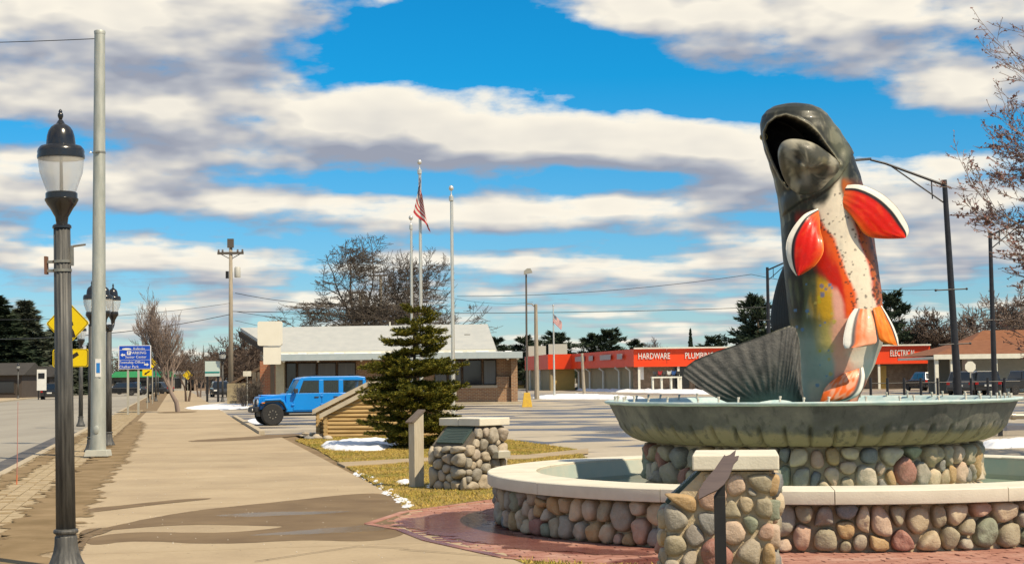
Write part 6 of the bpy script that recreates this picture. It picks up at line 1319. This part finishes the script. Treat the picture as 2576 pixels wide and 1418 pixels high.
wires = [((581, 783), (1930, 772), 6, .03, 'thick cable running right from the utility pole over the brick building', .35), ((592, 737), (905, 762), 60, .03, 'upper cable from the transformer towards the poles behind the roof', .5), ((592, 783), (908, 800), 60, .025, 'lower cable sagging to the pole behind the roof', .5),
         ((592, 806), (957, 806), 66, .02, 'slack service wire from the utility pole over the white roof', 1.2), ((581, 790), (-200, 850), -30, .03, 'cable running left along the road from the utility pole', .8), ((581, 762), (-200, 800), -30, .018, 'thin upper wire running left along the road', .6),
         ((957, 695), (1340, 760), 40, .018, 'thin wire above the flagpoles behind the building', 1.0)]
for a, b_, dd, r_, lb, sg in wires: wire(lb, [P(a[0], a[1], up.y), P(b_[0], b_[1], up.y + dd)], r_, sg)
wire('high thin wire crossing behind the trout statue', [P(1150, 745, 150), P(1890, 690, 135), P(2360, 728, 128)], .022, .5); wire('lower wire passing behind the statue to the right hand trees', [P(1930, 772, 148), P(2800, 815, 130)], .025, .8)
for px, pyt, d in ((905, 735, 172), (957, 692, 172)):
    g_ = GD(px, d); zt = P(px, pyt, d).z; t = thing('utility_pole', 'pale utility pole with single crossarm behind the white roof' if px == 957 else 'shorter utility pole with small crossarm behind the white roof', 'utility pole', g_)
    mb = MB(); mb.tube([(0, 0, -.1), (0, 0, zt)], [.22, .15], 8); mb.build('pole', M_pole, t); mb = MB(); mb.box((-.3, -.12, zt - .05), (46 * d / F, .14, .2)); mb.build('crossarm', MATS['dark_arm'], t)
    mb = MB(); mb.lathe([(.25, 0), (.25, .8)], 10, (.1, -.35, P(px, 790, d).z)); mb.build('transformer', MATS['transformer_grey'], t)
M_lotp = mat('lot_light_black', (.013, .013, .016), (.022, .022, .026), rough=.4, scale=5)
def lot_light(label, px, d, pyt, side, arm=2.6, tilt=0):
    g_ = GD(px, d); zt = P(px, pyt, d).z; t = thing('lot_light', label, 'street light', g_, 0, 'black parking lot lights')
    mb = MB(); mb.tube([(0, 0, -.05), (0, 0, zt)], [.16, .095], 12); mb.build('pole', M_lotp, t, smooth=True, sharp=50)
    mb = MB(); mb.lathe([(.26, -.03), (.26, .03), (.18, .06)], 14); mb.build('base_plate', M_lotp, t)
    s = side; zA = zt - .2; mb = MB(); mb.tube([(0, 0, zA), (s * arm * .8, 0, zA + arm * .34), (s * arm, 0, zA + arm * .40)], [.055, .045, .04], 8); mb.tube([(0, 0, zA - .72), (s * arm * .72, 0, zA + arm * .30)], .03, 6); mb.tube([(s * arm * .18, 0, zA + arm * .06), (s * arm * .18, 0, zA - .50)], .025, 6); mb.build('arm', M_lotp, t, smooth=True, sharp=50)
    c = Vector((s * (arm + .32), 0, zA + arm * .41)); mb = MB(); mb.add([c + Vector((s * x, y, z)) for x, y, z in ((-.34, -.10, -.03), (.36, -.13, -.05), (.36, .13, -.05), (-.34, .10, -.03), (-.34, -.08, .05), (.24, -.10, .03), (.24, .10, .03), (-.34, .08, .05))], [(0, 1, 2, 3), (4, 7, 6, 5), (0, 4, 5, 1), (1, 5, 6, 2), (2, 6, 7, 3), (3, 7, 4, 0)]); mb.build('lamp_head', M_lotp, t, bevel=.015)
    for py in (728, 865) if px > 2300 and px < 2450 else (805,):
        zz = P(px, py, d).z; mb = MB(); mb.tube([(-.62, -.1, zz), (.55, -.1, zz)], .028, 6); mb.sphere((-.62, -.1, zz), .05, 6, 5); mb.sphere((.55, -.1, zz), .05, 6, 5); mb.build('banner_arm', M_lotp, t)
    return t
lot_light('tall black lot light reaching left over the trout statue', 2406, 60, 452, -1, 2.75).rotation_euler.y = -.036
lot_light('black lot light reaching right into the budding tree', 2496, 82, 582, 1, 2.6)
lot_light('far black lot light just left of the trout statue', 1932, 107, 672, 1, 2.2)
lp = G(1326, 1022); t = thing('lot_light', 'slim lot light on a yellow concrete foot near the brick building', 'street light', (lp.x, lp.y, 0)); zt = P(1332, 690, lp.y).z
mb = MB(); mb.add([(-.30, -.30, -.03), (.30, -.30, -.03), (.30, .30, -.03), (-.30, .30, -.03), (-.17, -.17, .80), (.17, -.17, .80), (.17, .17, .80), (-.17, .17, .80)], [(3, 2, 1, 0), (4, 5, 6, 7), (0, 1, 5, 4), (1, 2, 6, 5), (2, 3, 7, 6), (3, 0, 4, 7)]); mb.build('foot', mat('yellow_concrete', (.62, .40, .04), (.52, .32, .05), rough=.8, scale=6), t, bevel=.02)
mb = MB(); mb.tube([(0, 0, .8), (.04, 0, zt)], [.065, .05], 8); mb.build('pole', mat('bronze_pole', (.10, .085, .07), rough=.6), t); mb = MB(); mb.prism([(-.1, -.18, zt), (.40, -.18, zt + .1), (.30, -.18, zt + .34), (.1, -.18, zt + .34), (-.08, -.18, zt + .2)], (0, .36, 0)); mb.build('lamp_head', mat('head_grey', (.32, .31, .27), rough=.5), t)
t = thing('light_pole', 'pale concrete light pole standing in the lot before the red store', 'pole', GD(1347, 125)); zt = P(1347, 765, 125).z; mb = MB(); mb.tube([(0, 0, -.05), (0, 0, zt)], [.2, .13], 8); mb.build('pole', M_pole, t); mb = MB(); mb.tube([(0, 0, zt - .3), (-.3, 0, zt + .02), (-.8, 0, zt + .05)], .05, 6); mb.build('arm', M_pole, t)
t = thing('post', 'short weathered leaning post on the snow before the store', 'post', GD(1466, 150)); mb = MB(); mb.tube([(0, 0, -.05), (-.08, 0, 1.8), (-.16, 0, P(1462, 890, 150).z)], [.15, .14, .12], 8); mb.build('shaft', M_pole, t); mb = MB(); mb.tube([(-.16, 0, P(1462, 890, 150).z - .02), (-.16, 0, P(1462, 890, 150).z + .06)], .13, 8); mb.build('cap', M_grey, t)
fd = 140; g_ = GD(1391, fd); t = thing('flagpole', 'far white flagpole before the red store carrying a small flag', 'flagpole', g_); zt = P(1391, 768, fd).z; mb = MB(); mb.tube([(0, 0, -.05), (0, 0, zt)], [.10, .05], 8); mb.build('shaft', M_alu, t); mb = MB(); mb.sphere((0, 0, zt), .09, 8, 6); mb.build('finial_ball', M_alu, t)
kf = fd / F; pt = P(1391, 788, fd); o = flag_mesh(1, 1, lambda u, v: Vector((pt.x + u * .75 + .04 * math.sin(v * 4), fd - .1 + .06 * math.sin(u * 11 + v * 3), pt.z - v * .72 - u * .75)), 40, 26).build('flag', M_flag, smooth=True); tag(o, 'small drooping striped flag on the far white flagpole', 'flag')
# black railing behind the fountain
t = thing('railing', 'low black post and chain railing behind the fountain bowl', 'railing', GD(2220, 60))
for px in range(2185, 2560, 42):
    x = (px - 2220) * 60 / F; mb = MB(); mb.tube([(x, 0, -.05), (x, 0, P(px, 950, 60).z)], .05, 8); mb.build('post', M_lotp, t)
mb = MB(); mb.tube([((2185 - 2220) * 60 / F, 0, 1.28), ((2560 - 2220) * 60 / F, 0, 1.30)], .018, 6); mb.build('rail', M_lotp, t)
t = thing('pipe', 'short horizontal steel pipe with collars lying right of the fountain bowl', 'pipe', (GD(2545, 42).x, 42, 0)); zz = P(2545, 1046, 42).z
mb = MB(); mb.tube([(-.6, 0, zz), (1.8, 0, zz)], .075, 12); mb.build('barrel', mat('pipe_steel', (.36, .32, .26), rough=.35, metal=.6), t, smooth=True, sharp=40)
for x in (-.1, .25, .6): mb = MB(); mb.tube([(x, 0, zz), (x + .1, 0, zz)], .10, 12); mb.build('collar', MATS['pipe_steel'], t, smooth=True, sharp=40)
for x in (-.4, 1.5): mb = MB(); mb.bbox(x - .05, x + .05, -.05, .05, -.05, zz - .05); mb.build('stand', M_black, t)
# ------------------------------------------------------------------ trees
def bare_tree(name, label, loc, H, seed, spread=.6, levels=4, r0=.2, fork=.25, up=.35, kids=(4, 5, 4, 4), nseg=4, mcol=((.085, .07, .055), (.13, .11, .085)), lean=(0, 0), buds=None, multi=1, group=None, lens=(.55, .6, .55, .5), start=.25, tmin=.006, flat=1.0, env=None):
    rs = random.Random(seed); m = mat('bark_%.3f' % mcol[0][0], mcol[0], mcol[1], rough=.9, scale=6, stretch=(1, 1, .3)); t = thing(name, label, 'tree', loc, 0, group); trunk = MB(); crown = MB(); bud = MB()
    def grow(p, d, L, r, lev):
        pts = [p.copy()]; rad = [r]; n = nseg + (2 if lev < 2 else 0) if lev < 3 else 2; dd = d.copy()
        for i in range(n):
            if env and lev > 0 and ((p.x - env[0]) / env[2]) ** 2 + (p.y / env[2]) ** 2 + ((p.z - env[1]) / env[3]) ** 2 > 1 and p.z > env[1] - 1: break
            dd = (dd + Vector((rs.gauss(0, .13), rs.gauss(0, .13), rs.gauss(0, .08) + (.10 * up if lev > 0 else .05)))).normalized(); p = p + dd * (L / n); pts.append(p.copy()); rad.append(max(tmin, r * (1 - .72 * (i + 1) / n)))
        if len(pts) < 2: return
        n = len(pts) - 1
        (trunk if lev == 0 else crown).tube(pts, rad, 8 if lev == 0 else 5 if lev < 3 else 3, cap=False)
        if buds and lev >= levels - 1:
            for q in pts[1:]: bud.add([q + Vector((rs.gauss(0, buds), rs.gauss(0, buds), rs.gauss(0, buds))) for _ in range(3)], [(0, 1, 2)])
        if lev + 1 >= levels: return
        nk = kids[min(lev, len(kids) - 1)]; st = fork if lev == 0 else start
        for k in range(nk):
            u = st + (1 - st) * (k + rs.uniform(.2, .9)) / nk; i = min(int(u * n), n - 1); f = u * n - i; q = pts[i].lerp(pts[i + 1], f); az_ = rs.uniform(0, 6.283) if lev else 6.283 * (k * .382 + rs.uniform(-.05, .05))
            base = (pts[i + 1] - pts[i]).normalized(); side = Vector((math.cos(az_), math.sin(az_) * flat, 0)); side = (side - base * side.dot(base)); side = side.normalized() if side.length > .05 else base.orthogonal().normalized()
            nd = (base * (1 - spread * rs.uniform(.7, 1.2)) + side * spread * rs.uniform(.8, 1.25)).normalized(); grow(q, nd, L * lens[min(lev, len(lens) - 1)] * rs.uniform(.7, 1.15) * (1.1 - .35 * u), (rad[i] * (1 - f) + rad[i + 1] * f) * .62, lev + 1)
        grow(pts[-1], (dd + Vector((rs.gauss(0, .2), rs.gauss(0, .2), 0))).normalized(), L * .55, max(tmin, rad[-1]), lev + 1)
    for k in range(multi):
        a = 6.283 * k / multi + .4; grow(Vector((.12 * math.cos(a) * (multi > 1), .12 * math.sin(a) * (multi > 1), -.05)), Vector((lean[0] + .07 * math.cos(a) * (multi > 1), lean[1] + .07 * math.sin(a) * (multi > 1), 1)).normalized(), H, r0, 0)
    trunk.build('trunk', m, t, smooth=True); crown.build('crown', m, t, smooth=True)
    if bud.v: bud.build('buds', mat('pink_buds', (.20, .10, .09), (.26, .13, .11), rough=.8, scale=10), t)
    return t
BR = ((.075, .06, .048), (.12, .10, .08)); BR2 = ((.13, .10, .085), (.19, .15, .125)); BR3 = ((.10, .07, .055), (.15, .11, .085))
bt = GD(940, 132); bare_tree('bare_oak', 'huge spreading bare tree towering behind the brick building', (GD(940, 132).x, 132, 0), 8.2, 12, spread=.60, levels=6, r0=.45, fork=.36, kids=(10, 7, 6, 5, 4), lens=(.80, .62, .58, .55, .5), up=.40, mcol=BR, lean=(-.02, 0), tmin=.017, env=(-.2, 8.9, 4.7, 4.7))
bare_tree('bare_oak', 'second bare tree with leaning trunks right of the huge one', (GD(1030, 138).x, 138, 0), 8.2, 33, spread=.60, levels=6, r0=.34, fork=.38, kids=(9, 7, 6, 5, 4), lens=(.80, .62, .58, .55, .5), up=.40, mcol=BR, lean=(.06, 0), tmin=.017, env=(.9, 8.7, 3.6, 4.6))
st = G(448, 1036); bare_tree('street_tree', 'multi stemmed bare street tree in a pavement pit beyond the blue sign', (st.x, st.y, 0), 3.6, 5, spread=.31, levels=5, r0=.14, fork=.30, kids=(18, 9, 5, 4), lens=(.62, .56, .55, .5), up=1.5, mcol=((.20, .15, .125), (.27, .21, .175)), multi=1, tmin=.008)
sheet('tree_pit', [Vector((st.x + 1.0 * math.cos(a * .5), st.y - .2 + 2.2 * math.sin(a * .5), 0)) for a in range(13)], .016, M_soil)
for i, (px, d, h) in enumerate(((470, 135, 2.6), (500, 175, 2.6), (520, 215, 2.6))): bare_tree('street_tree', 'slim bare street tree further down the right pavement', GD(px, d), h, 70 + i, spread=.45, levels=4, r0=.11, fork=.4, kids=(6, 5, 5), up=.7, mcol=BR3, multi=2, tmin=.012, group='bare street trees', lens=(.7, .6, .55))
bare_tree('budding_tree', 'tall pale barked tree with pink buds at the right of the lot lights', (GD(2790, 30).x, 30, 0), 5.4, 8, spread=.50, levels=6, r0=.17, fork=.16, kids=(15, 7, 5, 4, 3), lens=(.50, .58, .56, .5, .5), up=.7, mcol=((.20, .15, .13), (.27, .21, .185)), buds=.024, lean=(-.16, 0), tmin=.006)
TCACHE = {}
for i, (px, d, h, lb) in enumerate(((1338, 275, 4.6, 'bare tree behind the red store left of the small flag'), (1652, 300, 4.2, 'pale bare tree above the hardware store roof'), (2300, 210, 5.0, 'bare tree behind the right end of the hardware store'), (2360, 190, 5.0, 'bare tree right of the hardware store behind the tall lot light'), (2440, 205, 5.2, 'bare tree over the shelter roof left of the second lot light'), (2545, 195, 6.5, 'tall yellowish bare tree behind the brown roofs'), (2610, 205, 6.5, 'bare tree at the edge beyond the brown roofs'), (600, 190, 4.0, 'dense bare tree behind the utility pole'), (640, 200, 4.2, 'dense bare tree left of the brick building roof'), (560, 260, 4.0, 'far bare tree over the right pavement'), (400, 330, 4.5, 'far bare tree above the shops'), (310, 320, 4.4, 'far bare tree above the green roof'), (470, 340, 4.6, 'far bare tree at the end of the street'), (540, 350, 4.6, 'far bare tree closing the street view'), (230, 330, 4.6, 'far bare tree behind the tall pole'))):
    mc = ((.20, .155, .08), (.27, .21, .11)) if 'yellowish' in lb else ((.135, .12, .125), (.19, .17, .17)) if 'pale' in lb else BR3
    key = (mc[0][0], i % 3)
    if key in TCACHE:
        t = thing('bare_tree', lb, 'tree', GD(px, d), i * 1.3); src, h_ = TCACHE[key]; t.scale = (h / h_,) * 3
        for ch in src.children: link_mesh(ch.name.split('.')[0], ch.data, t)
    else:
        TCACHE[key] = (bare_tree('bare_tree', lb, GD(px, d), h * (1.0 if px > 1200 else .8), 200 + i, spread=.55, levels=6, r0=.24, fork=.22, kids=(9, 6, 5, 4, 3), lens=(.75, .62, .6, .55, .5), up=.5, mcol=mc, tmin=.034), h)
# conifers
def needles(mb, p, d, L, rs, n, w, droop=.15):
    """a spray of needles: little blades both sides of a twig"""
    s = d.cross(Vector((0, 0, 1))); s = s.normalized() if s.length > .01 else Vector((1, 0, 0)); u = s.cross(d)
    for k in range(n):
        q = p + d * (L * rs.uniform(.05, 1)) + u * rs.gauss(0, w * .25); a = rs.uniform(-1.1, 1.1); e = (d * rs.uniform(.35, .9) + s * math.sin(a) * 1.0 + u * rs.uniform(-.25, .55)).normalized() * w * rs.uniform(.7, 1.3); f = e.cross(Vector((rs.gauss(0, 1), rs.gauss(0, 1), rs.gauss(0, 1)))).normalized() * w * .19
        mb.add([q - f, q + f, q + e], [(0, 1, 2)])
def conifer_mesh(H, Rb, seed, tiers, per, sub, nn, w, shape=1.0, droop=.1, gap=0, lift=.15, irregular=.2, twig=True):
    rs = random.Random(seed); fol = MB(); wood = MB(); dk = .0
    wood.tube([(0, 0, -.05), (0, 0, H * .5), (0, 0, H * .98)], [H * .022, H * .014, H * .003], 8)
    for i in range(tiers):
        u = (i + .5) / tiers; z = H * (.05 + .93 * u); rr_ = Rb * (1 - u) ** shape + Rb * .05; rr_ *= 1 + irregular * (mnoise.noise((seed, u * 6, 0)) + .15 * math.sin(i * 2.4))
        for k in range(max(4, int(per * (1 - u * .55)))):
            a = 6.283 * (k / max(4, int(per * (1 - u * .55)))) + i * 2.4 + rs.uniform(-.25, .25); L = rr_ * rs.uniform(.72, 1.15); zz = z + rs.uniform(-.5, .5) * H / tiers
            d = Vector((math.cos(a), math.sin(a), lift - droop * (1 - u))).normalized(); tip = Vector((0, 0, zz)) + d * L
            if twig: wood.tube([(0, 0, zz), tip * .6 + Vector((0, 0, zz)) * .4, tip], [L * .018 + .004, L * .01 + .003, .003], 4, cap=False)
            s = d.cross(Vector((0, 0, 1))).normalized()
            for m in range(sub):
                v = (m + .6) / sub; q = Vector((0, 0, zz)) + d * L * v + Vector((0, 0, .04 * L * math.sin(v * 3)))
                for sg in (-1, 1, 0):
                    dd = (d * .8 + s * sg * .75 * rs.uniform(.7, 1.2) + Vector((0, 0, rs.uniform(-.1, .25)))).normalized(); needles(fol, q, dd, L * (.22 + .22 * (1 - v)) * (1 if sg else .7), rs, nn, w)
    needles(fol, Vector((0, 0, H * .88)), Vector((0, 0, 1)), H * .12, rs, nn * 6, w)
    return wood, fol
def fol_mat(name, c1, c2, c3):
    m = bpy.data.materials.new(name); m.use_nodes = True; n = NT(m.node_tree); b = m.node_tree.nodes['Principled BSDF']; g = n.n.new('ShaderNodeNewGeometry')
    c = n.ramp(g.outputs['Random Per Island'], [(0, c1), (.5, c2), (1, c3)]); n.l.new(c, b.inputs['Base Color']); b.inputs['Roughness'].default_value = .7; b.inputs['Specular IOR Level'].default_value = .2; return m
M_spr = fol_mat('olive_needles', (.036, .048, .009), (.11, .115, .015), (.26, .215, .024)); M_far = fol_mat('dark_needles', (.014, .026, .016), (.028, .044, .024), (.05, .066, .035)); M_far2 = fol_mat('grey_green_needles', (.05, .066, .045), (.085, .10, .07), (.13, .14, .10)); M_bark = mat('conifer_bark', (.09, .065, .045), (.13, .10, .07), rough=.95, scale=8)
sp_ = G(1042, 1127); t = thing('dwarf_spruce', 'small dense olive green spruce beside the log hut and flagpoles', 'tree', (sp_.x, sp_.y, 0))
rs = random.Random(6); fol = MB(); wood = MB(); H = 3.62; wood.tube([(0, 0, -.05), (.03, 0, 1.8), (.0, 0, 3.3)], [.07, .045, .01], 8); wood.tube([(.02, 0, 2.3), (.22, 0, 2.9), (.34, 0, 3.5)], [.035, .02, .006], 6)
prof_s = [(.0, .55), (.18, .95), (.5, 1.16), (.8, 1.08), (1.15, 1.10), (1.5, 1.12), (1.85, 1.02), (2.2, .88), (2.55, .68), (2.8, .60), (3.05, .52), (3.3, .36), (3.6, .08)]
def pr_s(z):
    for (a, b_), (c_, d_) in zip(prof_s, prof_s[1:]):
        if a <= z <= c_: return b_ + (d_ - b_) * (z - a) / (c_ - a)
    return .05
NT2 = 13
for i in range(NT2):
    z0 = .10 + 3.4 * (i / NT2) ** .95; rad = .96 * pr_s(z0) * (1 + .18 * math.sin(i * 2.1)); npb = max(7, int(20 * rad + 4))
    for k in range(npb):
        a = 6.283 * k / npb + i * 1.3 + rs.uniform(-.3, .3); L = rad * rs.uniform(.5, 1.2); z = z0 + rs.uniform(-.06, .06); d = Vector((math.cos(a), math.sin(a), rs.uniform(-.10, .22))).normalized(); cx_ = .09 * max(0, z0 - 2.0)
        o0 = Vector((cx_, 0, z)); wood.tube([o0, o0 + d * L], [.014, .004], 4, cap=False); s = d.cross(Vector((0, 0, 1))).normalized()
        nsub = max(3, int(L / .105))
        for m in range(nsub):
            v = (m + .7) / nsub
            if v < .25: continue
            q = o0 + d * L * v; w_ = .05
            for sg in (-1, 1, 0, 0):
                dd = (d * rs.uniform(.5, .9) + s * sg * rs.uniform(.5, .95) + Vector((0, 0, rs.uniform(-.05, .45)))).normalized(); needles(fol, q, dd, rs.uniform(.12, .26) * (1.15 - .3 * v), rs, 32, .062)
wood.build('trunk', M_bark, t); fol.build('crown', M_spr, t)
w1, f1 = conifer_mesh(15, 3.3, 3, 22, 12, 5, 7, .55, .85, .25, lift=.0); w2, f2 = conifer_mesh(17, 3.8, 9, 24, 13, 5, 7, .6, .8, .3, lift=-.05); w3, f3 = conifer_mesh(9, 3.0, 21, 9, 9, 4, 8, .6, .35, .0, lift=.3, irregular=.5)
protos = [(w.mesh('trunk', M_bark), f.mesh('crown', fm)) for w, f, fm in ((w1, f1, M_far2), (w2, f2, M_far), (w3, f3, M_far))]
def conifer(label, px, d, pyt, k, rz=0, sx=1.0, group=None):
    g_ = GD(px, d); zt = P(px, pyt, d).z; t = thing('conifer', label, 'tree', g_, rz, group); h = (15, 17, 9)[k]
    t.scale = (zt / h * sx, zt / h * sx, zt / h); link_mesh('trunk', protos[k][0], t); link_mesh('crown', protos[k][1], t)
for px, d, pyt, k, rz, sx, lb in ((60, 215, 758, 0, .3, 2.1, 'tall grey green spruce with twin tips left of the yellow sign'), (-15, 210, 745, 1, 1.2, 2.4, 'broad dark spruce at the left beyond the road'), (20, 228, 800, 1, 2.2, 2.7, 'dark spruce filling in beside the grey green spruce'), (110, 235, 835, 0, 4, 2.7, 'lower grey green spruce behind the yellow sign'), (150, 240, 800, 1, 5, 2.2, 'dark pointed spruce hidden behind the yellow diamond sign'), (85, 230, 850, 1, .9, 2.9, 'dense dark spruce over the low shop'), (225, 260, 860, 1, 1.9, 1.2, 'dark spruce behind the tall galvanised pole'),
        (1905, 180, 752, 2, .5, 1.0, 'ragged pine left of the trout statue behind the store'), (1880, 200, 820, 2, 1.5, 1.0, 'small pine beside the ragged one behind the store'), (2240, 190, 742, 2, 2.5, .8, 'dark pine right of the trout statue behind its fins'), (2225, 195, 790, 1, .4, 1.1, 'dark spruce at the right edge of the trout statue'), (1530, 320, 832, 2, 3.1, 1.2, 'dark pine above the red side wall of the store'), (1485, 320, 843, 2, 4.2, 1.3, 'rounded dark pine above the red store left of centre'), (1400, 260, 840, 2, .2, 1.4, 'dark pine behind the small far flag'), (1318, 250, 850, 2, 1.8, 1.3, 'low dark pine beside the bare tree behind the store'), (1790, 330, 848, 2, 2.8, 1.2, 'small dark pine over the snowy gable'), (1245, 260, 852, 2, 5.2, 1.2, 'low dark pine right of the white roof'), (1600, 340, 858, 2, .9, 1.2, 'tiny dark pine over the hardware letters'), (1735, 360, 826, 1, .9, .4, 'thin far spruce spike above the store roof')):
    conifer(lb, px, d, pyt, k, rz, sx)
# far wood that closes the horizon: one mass
mb = MB(); rs = random.Random(77)
for i in range(1900):
    x = rs.uniform(-330, 420); y = rs.uniform(420, 640); h = rs.uniform(5, 10) + 3 * mnoise.noise((x * .03, 0, 0)); base = Vector((x, y, -.2)); mb.tube([base, base + Vector((rs.gauss(0, .4), 0, h))], [.25, .08], 3, cap=False)
    for k in range(22):
        q = base + Vector((rs.gauss(0, 1.8), rs.gauss(0, 1.2), h * rs.uniform(.3, 1.05))); e = Vector((rs.gauss(0, 1), rs.gauss(0, .4), rs.gauss(.4, .8))); f = Vector((rs.gauss(0, .3), 0, rs.gauss(0, .3))); mb.add([q, q + f, q + e * 1.3], [(0, 1, 2)])
tag(mb.build('distant_wood', fol_mat('far_wood', (.06, .05, .04), (.10, .08, .065), (.06, .07, .045))), 'far brownish wood closing the horizon', kind='stuff')
# low bushes by the bank wall
for i, (px, d, h, lb) in enumerate(((640, 96, 1.1, 'tangled bare shrub before the brick wall'), (612, 104, .9, 'low bare shrub left of the pale sign board'))):
    bare_tree('bare_shrub', lb, GD(px, d), h, 300 + i, spread=.5, levels=4, r0=.03, fork=.1, kids=(7, 5, 4), up=.4, mcol=BR, multi=7, tmin=.008)
